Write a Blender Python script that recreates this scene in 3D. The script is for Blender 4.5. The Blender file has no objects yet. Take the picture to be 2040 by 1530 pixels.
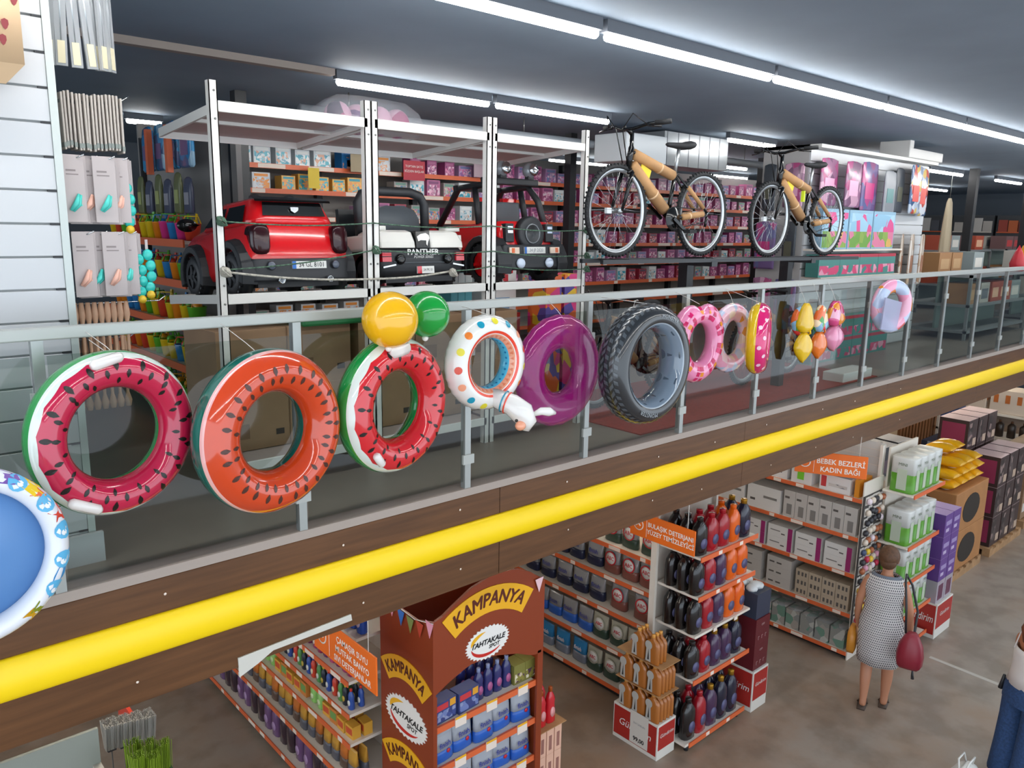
import bpy, bmesh, math, random
from mathutils import Vector, Matrix
random.seed(7)
scene = bpy.context.scene
COL = scene.collection
PI = math.pi

# ------------------------------------------------------------------ camera
EYE = 1.526                       # eye height above the upper floor (z = 0); the hall floor is at z = -3
G = -3.0
F_PX, CX, CY = 1585.0, 1020.0, 765.0
_X = Vector((2830 - CX, 482 - CY, F_PX)).normalized()      # direction of the balustrade seen by the camera
_Y = Vector((-420 - CX, 428 - CY, F_PX)); _Y = (_Y - _X * _X.dot(_Y)).normalized()
_Z = _X.cross(_Y)
cam_d = bpy.data.cameras.new('camera'); cam = bpy.data.objects.new('camera', cam_d); COL.objects.link(cam)
cam_d.sensor_fit = 'HORIZONTAL'; cam_d.sensor_width = 36.0; cam_d.lens = 36.0 * F_PX / 2040.0
cam_d.clip_start = 0.05; cam_d.clip_end = 200
right = Vector((_X.x, _Y.x, _Z.x)); down = Vector((_X.y, _Y.y, _Z.y)); fwd = Vector((_X.z, _Y.z, _Z.z))
m = Matrix((right, -down, -fwd)).transposed().to_4x4(); m.translation = (0, 0, EYE)
cam.matrix_world = m
scene.camera = cam

# ------------------------------------------------------------------ world, exposure
world = bpy.data.worlds.new('world'); scene.world = world; world.use_nodes = True
bg = world.node_tree.nodes['Background']; bg.inputs[0].default_value = (0.80, 0.90, 1.0, 1); bg.inputs[1].default_value = 2.4
vs = scene.view_settings
vs.view_transform = 'Standard'; vs.look = 'None'; vs.gamma = 1.0; vs.use_curve_mapping = False; vs.exposure = -0.08
scene.cycles.use_denoising = True
scene.cycles.max_bounces = 8; scene.cycles.transparent_max_bounces = 24
scene.cycles.sample_clamp_indirect = 6.0; scene.cycles.caustics_reflective = False; scene.cycles.caustics_refractive = False
TUBE_STRENGTH = 35.0              # upper level light tubes
TUBE_STRENGTH_LOW = 29.0           # tubes under the mezzanine

# ------------------------------------------------------------------ pixel helpers (a pixel gives a direction only)
def ray(u, v):
    c = Vector((u - CX, v - CY, F_PX)); return Vector((_X.dot(c), _Y.dot(c), _Z.dot(c)))
EYEP = Vector((0, 0, EYE))
def onY(u, v, y): r = ray(u, v); return EYEP + r * (y / r.y)
def onX(u, v, x): r = ray(u, v); return EYEP + r * (x / r.x)
def onZ(u, v, z): r = ray(u, v); return EYEP + r * ((z - EYE) / r.z)

# ------------------------------------------------------------------ materials
MATS = {}
def lin(h):
    h = h.lstrip('#'); c = [int(h[i:i + 2], 16) / 255 for i in (0, 2, 4)]
    return tuple((x / 12.92 if x <= 0.04045 else ((x + 0.055) / 1.055) ** 2.4) for x in c)
def mat(name, col, rough=0.5, metal=0.0, emit=0.0, coat=0.0, noise=0.0, nscale=8.0, alpha=None, trans=0.0, bump=0.0, col2=None):
    """plain principled material; noise varies the colour a little (grain), bump adds fine relief"""
    if name in MATS: return MATS[name]
    M = bpy.data.materials.new(name); M.use_nodes = True; nt = M.node_tree; b = nt.nodes['Principled BSDF']
    c = lin(col) if isinstance(col, str) else col
    b.inputs['Base Color'].default_value = (*c, 1); b.inputs['Roughness'].default_value = rough; b.inputs['Metallic'].default_value = metal
    if coat: b.inputs['Coat Weight'].default_value = coat; b.inputs['Coat Roughness'].default_value = 0.08
    if trans: b.inputs['Transmission Weight'].default_value = trans
    if alpha is not None: b.inputs['Alpha'].default_value = alpha
    if emit: b.inputs['Emission Color'].default_value = (*c, 1); b.inputs['Emission Strength'].default_value = emit
    if noise or bump:
        tc = nt.nodes.new('ShaderNodeTexCoord'); nz = nt.nodes.new('ShaderNodeTexNoise'); nz.inputs['Scale'].default_value = nscale; nz.inputs['Detail'].default_value = 4
        nt.links.new(tc.outputs['Object'], nz.inputs['Vector'])
        if noise:
            rp = nt.nodes.new('ShaderNodeValToRGB'); nt.links.new(nz.outputs['Fac'], rp.inputs['Fac'])
            c2 = lin(col2) if col2 else tuple(min(1, x * (1 + noise)) for x in c)
            rp.color_ramp.elements[0].position = 0.35; rp.color_ramp.elements[1].position = 0.68
            rp.color_ramp.elements[0].color = (*[x * (1 - noise) for x in c], 1) if not col2 else (*c, 1); rp.color_ramp.elements[1].color = (*c2, 1)
            nt.links.new(rp.outputs['Color'], b.inputs['Base Color'])
        if bump:
            bp = nt.nodes.new('ShaderNodeBump'); bp.inputs['Strength'].default_value = bump; bp.inputs['Distance'].default_value = 0.01
            nt.links.new(nz.outputs['Fac'], bp.inputs['Height']); nt.links.new(bp.outputs['Normal'], b.inputs['Normal'])
    MATS[name] = M; return M
def C(h, rough=0.45, **k):
    return mat('paint_%s_%d_%s' % (h.lstrip('#'), int(rough * 100), '_'.join('%s%s' % kv for kv in sorted(k.items()))), h, rough, **k)
def print_mat(name, cols, scale=14.0, rough=0.35, coat=0.0, kind='voronoi', stretch=(1, 1, 1), seed=0.0):
    """printed packaging: patches of several colours (a print has its own shapes), one offset for each object"""
    if name in MATS: return MATS[name]
    M = bpy.data.materials.new(name); M.use_nodes = True; nt = M.node_tree; b = nt.nodes['Principled BSDF']
    b.inputs['Roughness'].default_value = rough
    if coat: b.inputs['Coat Weight'].default_value = coat
    tc = nt.nodes.new('ShaderNodeTexCoord'); mp = nt.nodes.new('ShaderNodeMapping'); mp.inputs['Scale'].default_value = stretch
    oi = nt.nodes.new('ShaderNodeObjectInfo'); mu = nt.nodes.new('ShaderNodeMath'); mu.operation = 'MULTIPLY'; mu.inputs[1].default_value = 37.0
    cb = nt.nodes.new('ShaderNodeCombineXYZ')
    nt.links.new(oi.outputs['Random'], mu.inputs[0])
    for i in range(3): nt.links.new(mu.outputs[0], cb.inputs[i])
    nt.links.new(cb.outputs[0], mp.inputs['Location'])
    nt.links.new(tc.outputs['Object'], mp.inputs['Vector'])
    if kind == 'voronoi':
        t = nt.nodes.new('ShaderNodeTexVoronoi'); t.inputs['Scale'].default_value = scale; nt.links.new(mp.outputs[0], t.inputs['Vector'])
        sp = nt.nodes.new('ShaderNodeSeparateColor'); nt.links.new(t.outputs['Color'], sp.inputs[0]); fac = sp.outputs[0]
    else:
        t = nt.nodes.new('ShaderNodeTexNoise'); t.inputs['Scale'].default_value = scale; t.inputs['Detail'].default_value = 2; nt.links.new(mp.outputs[0], t.inputs['Vector']); fac = t.outputs['Fac']
    rp = nt.nodes.new('ShaderNodeValToRGB'); rp.color_ramp.interpolation = 'CONSTANT'; nt.links.new(fac, rp.inputs['Fac'])
    n = len(cols); el = rp.color_ramp.elements
    while len(el) < n: el.new(0.5)
    for i, h in enumerate(cols):
        el[i].position = (i / n) if kind == 'voronoi' else (0.0 if i == 0 else 0.34 + 0.34 * (i - 1) / max(1, n - 2)); el[i].color = (*lin(h), 1)
    nt.links.new(rp.outputs['Color'], b.inputs['Base Color'])
    MATS[name] = M; return M
def glass_mat(name, tint, rough=0.02, face=0.10):
    """thin sheet: lets light straight through with a tint, plus a clear surface reflection"""
    if name in MATS: return MATS[name]
    M = bpy.data.materials.new(name); M.use_nodes = True; nt = M.node_tree; nt.nodes.clear()
    out = nt.nodes.new('ShaderNodeOutputMaterial'); mx = nt.nodes.new('ShaderNodeMixShader'); tr = nt.nodes.new('ShaderNodeBsdfTransparent'); gl = nt.nodes.new('ShaderNodeBsdfGlossy')
    tr.inputs[0].default_value = (*lin(tint), 1); gl.inputs['Roughness'].default_value = rough; gl.inputs[0].default_value = (1, 1, 1, 1)
    lw = nt.nodes.new('ShaderNodeFresnel'); lw.inputs['IOR'].default_value = 1.45
    ad = nt.nodes.new('ShaderNodeMath'); ad.operation = 'MULTIPLY'; ad.inputs[1].default_value = face * 10
    nt.links.new(lw.outputs[0], ad.inputs[0]); nt.links.new(ad.outputs[0], mx.inputs[0]); nt.links.new(tr.outputs[0], mx.inputs[1]); nt.links.new(gl.outputs[0], mx.inputs[2]); nt.links.new(mx.outputs[0], out.inputs[0])
    MATS[name] = M; return M
def film_mat(name, tint, gloss=0.12, cloud=0.35):
    """clear or milky plastic film with glints"""
    if name in MATS: return MATS[name]
    M = bpy.data.materials.new(name); M.use_nodes = True; nt = M.node_tree; b = nt.nodes['Principled BSDF']
    b.inputs['Base Color'].default_value = (*lin(tint), 1); b.inputs['Roughness'].default_value = gloss; b.inputs['Alpha'].default_value = cloud
    MATS[name] = M; return M

# ------------------------------------------------------------------ mesh builder
class MB:
    def __init__(s): s.v = []; s.f = []; s.mi = []; s.mats = []; s.sm = []
    def m(s, M):
        if M not in s.mats: s.mats.append(M)
        return s.mats.index(M)
    def add(s, vs, fs, M, smooth=False):
        o = len(s.v); k = s.m(M); s.v += [tuple(p) for p in vs]
        for q in fs: s.f.append(tuple(i + o for i in q)); s.mi.append(k); s.sm.append(smooth)
        return s
    def box(s, lo, hi, M, rot=None, at=None):
        x0, y0, z0 = lo; x1, y1, z1 = hi
        vs = [(x0, y0, z0), (x1, y0, z0), (x1, y1, z0), (x0, y1, z0), (x0, y0, z1), (x1, y0, z1), (x1, y1, z1), (x0, y1, z1)]
        if rot is not None:
            c = Vector(at or (0, 0, 0)); vs = [c + rot @ (Vector(p) - c) for p in vs]
        return s.add(vs, [(0, 3, 2, 1), (4, 5, 6, 7), (0, 1, 5, 4), (1, 2, 6, 5), (2, 3, 7, 6), (3, 0, 4, 7)], M)
    def bar(s, a, b, w, h, M, up=(0, 0, 1)):
        a = Vector(a); b = Vector(b); d = (b - a).normalized(); u = Vector(up)
        if abs(d.dot(u)) > 0.98: u = Vector((1, 0, 0))
        x = d.cross(u).normalized(); u = x.cross(d)
        vs = [p + x * (sx * w / 2) + u * (sz * h / 2) for p in (a, b) for sx, sz in ((-1, -1), (1, -1), (1, 1), (-1, 1))]
        return s.add(vs, [(0, 1, 2, 3), (7, 6, 5, 4), (0, 4, 5, 1), (1, 5, 6, 2), (2, 6, 7, 3), (3, 7, 4, 0)], M)
    def tube(s, pts, r, M, n=8, caps=True, closed=False):
        pts = [Vector(p) for p in pts]; k = len(pts); rs = r if isinstance(r, (list, tuple)) else [r] * k
        vs = []; prev = None
        for i, p in enumerate(pts):
            if closed: d = pts[(i + 1) % k] - pts[i - 1]
            else: d = pts[min(i + 1, k - 1)] - pts[max(i - 1, 0)]
            d = d.normalized() if d.length > 1e-9 else Vector((0, 0, 1))
            if prev is None:
                u = Vector((0, 0, 1)) if abs(d.z) < 0.9 else Vector((1, 0, 0))
                x = d.cross(u).normalized()
            else: x = (prev - d * prev.dot(d)); x = x.normalized() if x.length > 1e-6 else d.orthogonal().normalized()
            prev = x; y = d.cross(x)
            vs += [p + (x * math.cos(2 * PI * j / n) + y * math.sin(2 * PI * j / n)) * rs[i] for j in range(n)]
        fs = []
        for i in range(k if closed else k - 1):
            a = i * n; b = ((i + 1) % k) * n
            fs += [(a + j, a + (j + 1) % n, b + (j + 1) % n, b + j) for j in range(n)]
        if caps and not closed: fs += [tuple(range(n))[::-1], tuple((k - 1) * n + j for j in range(n))]
        return s.add(vs, fs, M, True)
    def lathe(s, prof, M, n=16, at=(0, 0, 0), axis='z', sx=1, sy=1, caps=True):
        """prof: (radius, height) pairs"""
        vs = []
        for r, h in prof:
            for j in range(n):
                a = 2 * PI * j / n; x, y = r * math.cos(a) * sx, r * math.sin(a) * sy
                p = (x, y, h) if axis == 'z' else ((x, h, y) if axis == 'y' else (h, x, y))
                vs.append((p[0] + at[0], p[1] + at[1], p[2] + at[2]))
        fs = []
        fl = axis == 'y'
        for i in range(len(prof) - 1):
            for j in range(n):
                q = (i * n + j, i * n + (j + 1) % n, (i + 1) * n + (j + 1) % n, (i + 1) * n + j); fs.append(q[::-1] if fl else q)
        if caps:
            k = (len(prof) - 1) * n; a = tuple(range(n)); b = tuple(k + j for j in range(n))
            fs += [a if fl else a[::-1], b[::-1] if fl else b]
        return s.add(vs, fs, M, True)
    def prism(s, poly, y0, y1, M, axis='y'):
        """polygon in (x, z) pushed along y (axis y), in (y, z) along x (axis x), or in (x, y) along z (axis z)"""
        n = len(poly)
        def P(p, t): return (p[0], t, p[1]) if axis == 'y' else ((t, p[0], p[1]) if axis == 'x' else (p[0], p[1], t))
        vs = [P(p, y0) for p in poly] + [P(p, y1) for p in poly]
        fs = [tuple(range(n)), tuple(range(2 * n - 1, n - 1, -1))] + [(i, i + n, (i + 1) % n + n, (i + 1) % n) for i in range(n)]
        return s.add(vs, fs, M)
    def loft(s, secs, M, caps=True, smooth=True):
        n = len(secs[0]); vs = [p for q in secs for p in q]; fs = []
        for i in range(len(secs) - 1):
            a, b = i * n, (i + 1) * n; fs += [(a + j, a + (j + 1) % n, b + (j + 1) % n, b + j) for j in range(n)]
        if caps: k = (len(secs) - 1) * n; fs += [tuple(range(n))[::-1], tuple(k + j for j in range(n))]
        return s.add(vs, fs, M, smooth)
    def ball(s, c, r, M, n=14, k=9, sc=(1, 1, 1), rot=None):
        vs = []; c = Vector(c)
        for i in range(k + 1):
            t = PI * i / k
            for j in range(n):
                a = 2 * PI * j / n; p = Vector((r * math.sin(t) * math.cos(a) * sc[0], r * math.sin(t) * math.sin(a) * sc[1], r * math.cos(t) * sc[2]))
                if rot is not None: p = rot @ p
                vs.append(c + p)
        fs = [(i * n + j, (i + 1) * n + j, (i + 1) * n + (j + 1) % n, i * n + (j + 1) % n) for i in range(k) for j in range(n)]
        return s.add(vs, fs, M, True)
    def mesh(s, name):
        me = bpy.data.meshes.new(name); me.from_pydata(s.v, [], s.f)
        for M in s.mats: me.materials.append(M)
        me.polygons.foreach_set('material_index', s.mi); me.polygons.foreach_set('use_smooth', s.sm)
        me.update(); return me
    def fix(s, me):
        bm = bmesh.new(); bm.from_mesh(me); bmesh.ops.remove_doubles(bm, verts=bm.verts, dist=1e-6); bmesh.ops.recalc_face_normals(bm, faces=bm.faces); bm.to_mesh(me); bm.free(); return me
    def build(s, name, parent=None, loc=None, rot=None, bevel=0.0, seg=2, sub=0, fix=True, tags=None):
        me = s.mesh(name)
        if fix: s.fix(me)
        if bevel:
            bm = bmesh.new(); bm.from_mesh(me)
            ed = [e for e in bm.edges if len(e.link_faces) == 2 and e.calc_face_angle(0) > 0.5]
            bmesh.ops.bevel(bm, geom=ed, offset=bevel, segments=seg, affect='EDGES', profile=0.5, clamp_overlap=True)
            for p in bm.faces: p.smooth = False
            bm.to_mesh(me); bm.free()
        return obj(name, me, parent, loc, rot, sub, tags)
def obj(name, me, parent=None, loc=None, rot=None, sub=0, tags=None):
    o = bpy.data.objects.new(name, me); COL.objects.link(o); o.parent = parent
    if loc is not None: o.location = loc
    if rot is not None: o.rotation_euler = rot
    if sub:
        md = o.modifiers.new('subdivision', 'SUBSURF'); md.levels = sub; md.render_levels = sub
    if tags: tag(o, *tags)
    return o
def tag(o, label, cat, group=None, kind=None):
    if label: o['label'] = label
    if cat: o['category'] = cat
    if group: o['group'] = group
    if kind: o['kind'] = kind
    return o
def thing(name, label, cat, loc=(0, 0, 0), rot=None, group=None):
    o = bpy.data.objects.new(name, None); COL.objects.link(o); o.location = loc; o.empty_display_size = 0.05
    if rot is not None: o.rotation_euler = rot
    return tag(o, label, cat, group)
KIDS = {}
def copy_tree(o, parent=None):
    c = o.copy(); COL.objects.link(c); c.parent = parent
    for ch in list(o.children): copy_tree(ch, c)
    return c
def put(proto, used, loc, rz=0.0, label=None, group=None, cat=None, scale=None, rx=0.0, ry=0.0):
    """first call moves the prototype itself, later calls copy it with its parts"""
    key = proto.name
    if key in used: o = copy_tree(proto)
    else: o = proto; used.add(key)
    o.location = loc; o.rotation_euler = (rx, ry, rz)
    if scale: o.scale = scale if isinstance(scale, (tuple, list)) else (scale,) * 3
    if label: o['label'] = label
    if group: o['group'] = group
    if cat: o['category'] = cat
    return o
USED = set()
def struct(o): o['kind'] = 'structure'; return o
TEXTS = {}
def text_mesh(s, size, M, shear=0.0, align='CENTER', width=1.0, space=1.0, arc=None, depth=0.0, bold=0.0):
    """lettering as a mesh in the (x, z) plane, front towards -y; arc=(radius) bends it along a circle"""
    cu = bpy.data.curves.new('lettering', 'FONT'); cu.body = s; cu.size = size; cu.shear = shear; cu.align_x = align; cu.align_y = 'CENTER'; cu.space_character = space; cu.extrude = depth; cu.offset = bold; cu.resolution_u = 2
    o = bpy.data.objects.new('lettering', cu); COL.objects.link(o)
    dg = bpy.context.evaluated_depsgraph_get(); me = bpy.data.meshes.new_from_object(o.evaluated_get(dg))
    bpy.data.objects.remove(o); bpy.data.curves.remove(cu)
    for v in me.vertices:
        x, y, z = v.co; x *= width
        if arc: a = x / arc; rr = arc + y; v.co = (rr * math.sin(a), -z, rr * math.cos(a) - arc)
        else: v.co = (x, -z, y)
    me.materials.clear(); me.materials.append(M); me.update(); return me
def letters(s, size, M, parent, loc, rot=None, name='lettering', **k):
    key = (s, size, M.name, tuple(sorted(k.items())))
    if key not in TEXTS: TEXTS[key] = text_mesh(s, size, M, **k)
    return obj(name, TEXTS[key], parent, loc, rot)
# ================================================================== THE SETTING
M_ceil = mat('ceiling_dark_paint', '#7f90a2', 0.75, noise=0.05, nscale=1.5)
M_floor = None
def floor_mat():
    M = bpy.data.materials.new('polished_screed'); M.use_nodes = True; nt = M.node_tree; b = nt.nodes['Principled BSDF']
    tc = nt.nodes.new('ShaderNodeTexCoord'); n1 = nt.nodes.new('ShaderNodeTexNoise'); n1.inputs['Scale'].default_value = 0.55; n1.inputs['Detail'].default_value = 6; n1.inputs['Roughness'].default_value = 0.62
    n2 = nt.nodes.new('ShaderNodeTexNoise'); n2.inputs['Scale'].default_value = 3.2; n2.inputs['Detail'].default_value = 8
    nt.links.new(tc.outputs['Object'], n1.inputs['Vector']); nt.links.new(tc.outputs['Object'], n2.inputs['Vector'])
    r1 = nt.nodes.new('ShaderNodeValToRGB'); e = r1.color_ramp.elements; e[0].position = 0.38; e[1].position = 0.64; e[0].color = (*lin('#9a9086'), 1); e[1].color = (*lin('#957a64'), 1)
    r2 = nt.nodes.new('ShaderNodeValToRGB'); e = r2.color_ramp.elements; e[0].position = 0.36; e[1].position = 0.55; e[0].color = (0.55, 0.53, 0.50, 1); e[1].color = (1, 1, 1, 1)
    mx = nt.nodes.new('ShaderNodeMix'); mx.data_type = 'RGBA'; mx.blend_type = 'MULTIPLY'; mx.inputs[0].default_value = 0.55
    nt.links.new(n1.outputs['Fac'], r1.inputs[0]); nt.links.new(n2.outputs['Fac'], r2.inputs[0]); nt.links.new(r1.outputs[0], mx.inputs[6]); nt.links.new(r2.outputs[0], mx.inputs[7]); nt.links.new(mx.outputs[2], b.inputs['Base Color'])
    b.inputs['Roughness'].default_value = 0.38
    return M
M_floor = floor_mat()
M_upfloor = mat('upper_floor_tile', '#857b72', 0.35, noise=0.08, nscale=2)
def wood_mat():
    M = bpy.data.materials.new('brown_laminate'); M.use_nodes = True; nt = M.node_tree; b = nt.nodes['Principled BSDF']
    tc = nt.nodes.new('ShaderNodeTexCoord'); mp = nt.nodes.new('ShaderNodeMapping'); mp.inputs['Scale'].default_value = (0.9, 1, 14); nz = nt.nodes.new('ShaderNodeTexNoise'); nz.inputs['Scale'].default_value = 2.2; nz.inputs['Detail'].default_value = 7
    rp = nt.nodes.new('ShaderNodeValToRGB'); e = rp.color_ramp.elements; e[0].position = 0.3; e[1].position = 0.7; e[0].color = (*lin('#52331a'), 1); e[1].color = (*lin('#694426'), 1)
    nt.links.new(tc.outputs['Object'], mp.inputs['Vector']); nt.links.new(mp.outputs[0], nz.inputs['Vector']); nt.links.new(nz.outputs['Fac'], rp.inputs[0]); nt.links.new(rp.outputs[0], b.inputs['Base Color']); b.inputs['Roughness'].default_value = 0.33
    return M
M_wood = wood_mat()
M_steel = mat('brushed_grey_steel', '#a9adab', 0.32, metal=0.55)
M_steel2 = mat('pale_grey_profile', '#b3b6b2', 0.4, metal=0.25)
M_white = mat('white_enamel', '#e4e3e0', 0.38)
M_white2 = mat('warm_white_shelf', '#ded5c9', 0.42)
M_black = mat('black_steel', '#202226', 0.4)
M_orange = mat('orange_price_rail', '#dd683a', 0.4)
M_railw = mat('white_price_strip', '#ecdccf', 0.5)
M_cord = mat('white_string', '#e6e2dc', 0.6)
M_tube = mat('light_tube', (1.0, 0.985, 0.95), 0.4, emit=TUBE_STRENGTH)
M_tubel = mat('light_tube_under_mezzanine', (1.0, 0.90, 0.76), 0.4, emit=TUBE_STRENGTH_LOW)
M_fix = mat('fixture_housing', '#5b6068', 0.5)
CEIL = 2.72
X0, X1 = -5.0, 27.0
b = MB(); b.box((X0, -6, CEIL), (X1, 14, CEIL + 0.15), M_ceil); struct(b.build('ceiling'))
b = MB(); b.box((X0, -6, G - 0.12), (X1, 14, G), M_floor); struct(b.build('floor'))
b = MB(); b.box((X0, 3.57, -0.20), (X1, 14, 0.0), M_upfloor); struct(b.build('floor_mezzanine'))
b = MB(); b.box((X0, 3.56, -0.52), (X1, 14, -0.46), mat('mezzanine_soffit', '#8b8d8f', 0.8)); struct(b.build('ceiling_mezzanine_soffit'))
b = MB(); b.box((X0, 13.6, 0.0), (X1, 13.75, CEIL), mat('wall_dark_blue_grey', '#626b76', 0.8)); struct(b.build('wall_back'))
b = MB(); b.box((X0, 13.6, G), (X1, 13.75, -0.52), mat('wall_cream', '#a79d92', 0.8)); struct(b.build('wall_back_hall'))
b = MB(); b.box((X1 - 0.15, -6, G), (X1, 13.6, CEIL), mat('wall_dark_blue_grey', '#626b76', 0.8)); struct(b.build('wall_right'))
# mezzanine edge: brown laminate panels with seams, a steel sill, the yellow half-round guard
edge = struct(thing('trim_1', None, None, (0, 3.5, 0)))
xs = [-5.0, 0.35, 3.05, 5.75, 8.45, 11.15, 13.85, 16.55, 19.25, 22, 27]
for a, c in zip(xs, xs[1:]):
    b = MB(); b.box((a + 0.002, 0.0, -0.60), (c - 0.002, 0.055, -0.035), M_wood); b.build('panel', edge, bevel=0.003, seg=1)
b = MB(); b.box((-5, -0.003, -0.033), (27, 0.10, 0.012), mat('sill_pinkish_grey', '#a5988f', 0.45)); b.build('sill', edge)
for x in [0.9, 1.95, 2.72, 3.6, 4.45, 5.1, 6.0, 6.9, 7.7, 8.7]:
    for z in (-0.105 - 0.03 * random.random(), -0.50 + 0.05 * random.random()):
        b = MB(); b.lathe([(0.007, -0.004), (0.005, -0.0065), (0.0, -0.007)], M_railw, 8, axis='y'); b.build('screw', edge, (x + 0.25 * random.random(), 0, z))
b = MB(); pr = []
for k in range(13):
    a = -PI / 2 - PI * k / 12; pr.append((0.0 + 0.055 * math.cos(a) * 1.0, -0.29 + 0.091 * math.sin(a) * -1))
b.prism([(y, z) for y, z in pr], -5, 27, mat('yellow_guard_plastic', '#ffd806', 0.42), axis='x')
g = b.build('guard_tube', loc=(0, 3.499, 0)); tag(g, 'long yellow half-round guard tube running along the brown mezzanine edge', 'guard tube')
for p in g.data.polygons: p.use_smooth = len(p.vertices) == 4
# torn white paper strip stuck to the edge
pw = [(475, 1312), (700, 1224), (702, 1236), (545, 1296), (515, 1322), (478, 1350)]
b = MB(); b.prism([(onY(u, v, 3.49).x, onY(u, v, 3.49).z) for u, v in pw], 3.492, 3.4995, mat('worn_white_paper', '#cfccc3', 0.7)); tag(b.build('paper_strip'), 'torn white paper strip peeling off the lower brown mezzanine edge', 'paper')
# ------------------------------------------------------------------ balustrade
bal = thing('balustrade', 'grey steel balustrade with clear glass panels along the mezzanine edge', 'balustrade', (0, 3.5, 0))
b = MB(); b.box((-5, 0.0, 1.062), (27, 0.05, 1.112), M_steel2); b.build('handrail', bal, bevel=0.006, seg=2)
posts = [-1.5, -0.42, 0.66, 1.75, 2.80, 3.81, 4.86, 5.88, 6.89, 7.85, 8.82, 9.78, 10.8, 11.8, 12.8, 13.8, 14.8, 15.8, 17, 18, 19, 20]
pm = MB(); pm.box((-0.021, 0.004, 0.0), (0.021, 0.044, 1.062), M_steel); pme = pm.fix(pm.mesh('post'))
cm = MB(); cm.box((-0.040, -0.002, -0.028), (0.040, 0.014, 0.028), M_steel2); cme = cm.fix(cm.mesh('glass_clamp'))
Mg = glass_mat('balustrade_glass', '#d3dbd6', 0.03, 0.085)
for i, x in enumerate(posts):
    p = obj('post', pme, bal, (x, 0, 0)); 
    for z in (0.19, 0.83): obj('glass_clamp', cme, p, (0, -0.004, z))
    if i + 1 < len(posts):
        w = posts[i + 1] - x
        gb = MB(); gb.add([(x + 0.03, 0.010, 0.055), (x + w - 0.03, 0.010, 0.055), (x + w - 0.03, 0.010, 1.0), (x + 0.03, 0.010, 1.0)], [(0, 1, 2, 3)], Mg); gb.build('glass_pane', bal, fix=False)
# ------------------------------------------------------------------ light tubes
def light_row(y, z, segs, M, label, group, lit=True, rad=0.028, drop=0.07):
    for a, c in segs:
        t = thing('tube_light', label, 'light', (a, y, z), group=group)
        h = MB(); h.box((0, -0.03, 0.02), (c - a, 0.03, 0.02 + drop), M_fix); h.build('housing', t)
        L = c - a
        h = MB(); h.tube([(0.015, 0, 0), (0.03, 0, 0), (L - 0.03, 0, 0), (L - 0.015, 0, 0)], [rad * 0.5, rad, rad, rad * 0.5], M, 10); h.build('tube', t)
LT = 2.63
r1 = [(-3.80 + 1.87 * k, -3.80 + 1.87 * k + 1.83) for k in range(14)]
light_row(3.36, LT, r1, M_tube, 'long white light tube in the row above the balustrade', 'ceiling lights above the balustrade')
light_row(5.90, LT, [(3.35, 4.95), (5.01, 6.60), (8.80, 9.90), (12.2, 13.8)], M_tube, 'white light tube in the row above the toy car rack', 'ceiling lights above the toy car rack')
light_row(9.9, LT, [(2.95, 3.36), (5.6, 7.2), (9.6, 11.2), (14, 15.6)], M_tube, 'white light tube high over the back toy shelves', 'ceiling lights over the back shelves')
light_row(0.3, LT, [(-4 + 1.9 * k, -4 + 1.9 * k + 1.8) for k in range(15)], M_tube, 'unseen white light tube added over the open hall void', 'added ceiling lights over the hall')  # out-of-view row, added to brighten the hall floor and the mezzanine front
light_row(-3.0, LT, [(-4 + 1.9 * k, -4 + 1.9 * k + 1.8) for k in range(15)], M_tube, 'unseen white light tube added over the far side of the hall void', 'added ceiling lights over the far hall side')  # another added row behind the camera, unseen, for more light from the front
b = MB(); b.box((-5, 5.86, CEIL - 0.05), (3.33, 5.94, CEIL), mat('cable_tray', '#9a8f88', 0.6)); b.build('cable_tray', tags=('pale cable tray fixed to the dark ceiling leading to the lights', 'cable tray'))
light_row(4.7, -0.58, [(-2 + 2.4 * k, -2 + 2.4 * k + 1.5) for k in range(10)], M_tubel, 'light tube under the mezzanine near its edge', 'lights under the mezzanine', drop=0.05)
light_row(8.2, -0.58, [(-2 + 2.4 * k, -2 + 2.4 * k + 1.5) for k in range(10)], M_tubel, 'light tube under the mezzanine deep inside', 'lights deep under the mezzanine', drop=0.05)
# ================================================================== TOY CAR RACK
RX = [1.70, 2.64, 3.58, 4.51]; RY0, RY1 = 4.26, 5.13
rack = thing('steel_rack', 'white steel rack of three bays with ride-on toy cars roped in', 'rack', (0, 0, 0))
M_rack = mat('white_rack_enamel', '#e6e4df', 0.35); M_under = mat('plate_underside', '#b9aaa6', 0.55); M_bolt = mat('bolt_zinc', '#8d8d8a', 0.3, metal=0.8)
def rpost(x, y, top=2.24):
    b = MB(); b.box((x - 0.022, y - 0.022, 0.0), (x + 0.022, y - 0.017, top), M_rack); b.box((x - 0.022, y - 0.022, 0.0), (x - 0.017, y + 0.022, top), M_rack); b.box((x + 0.017, y - 0.022, 0.0), (x + 0.022, y + 0.022, top), M_rack)
    p = b.build('post', rack)
    if y < 4.5:
        for z in (2.19, 2.05, 1.29, 1.19, 1.09, 0.98):
            b = MB(); b.lathe([(0.006, -0.022), (0.006, -0.027), (0.003, -0.029)], M_bolt, 8, (x + 0.004, y, z), 'y'); b.build('bolt', p)
for x, offs in ((RX[0], (0,)), (RX[1], (-0.024, 0.024)), (RX[2], (-0.024, 0.024)), (RX[3], (0,))):
    for o in offs: rpost(x + o, RY0)
dz = 0.07
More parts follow.
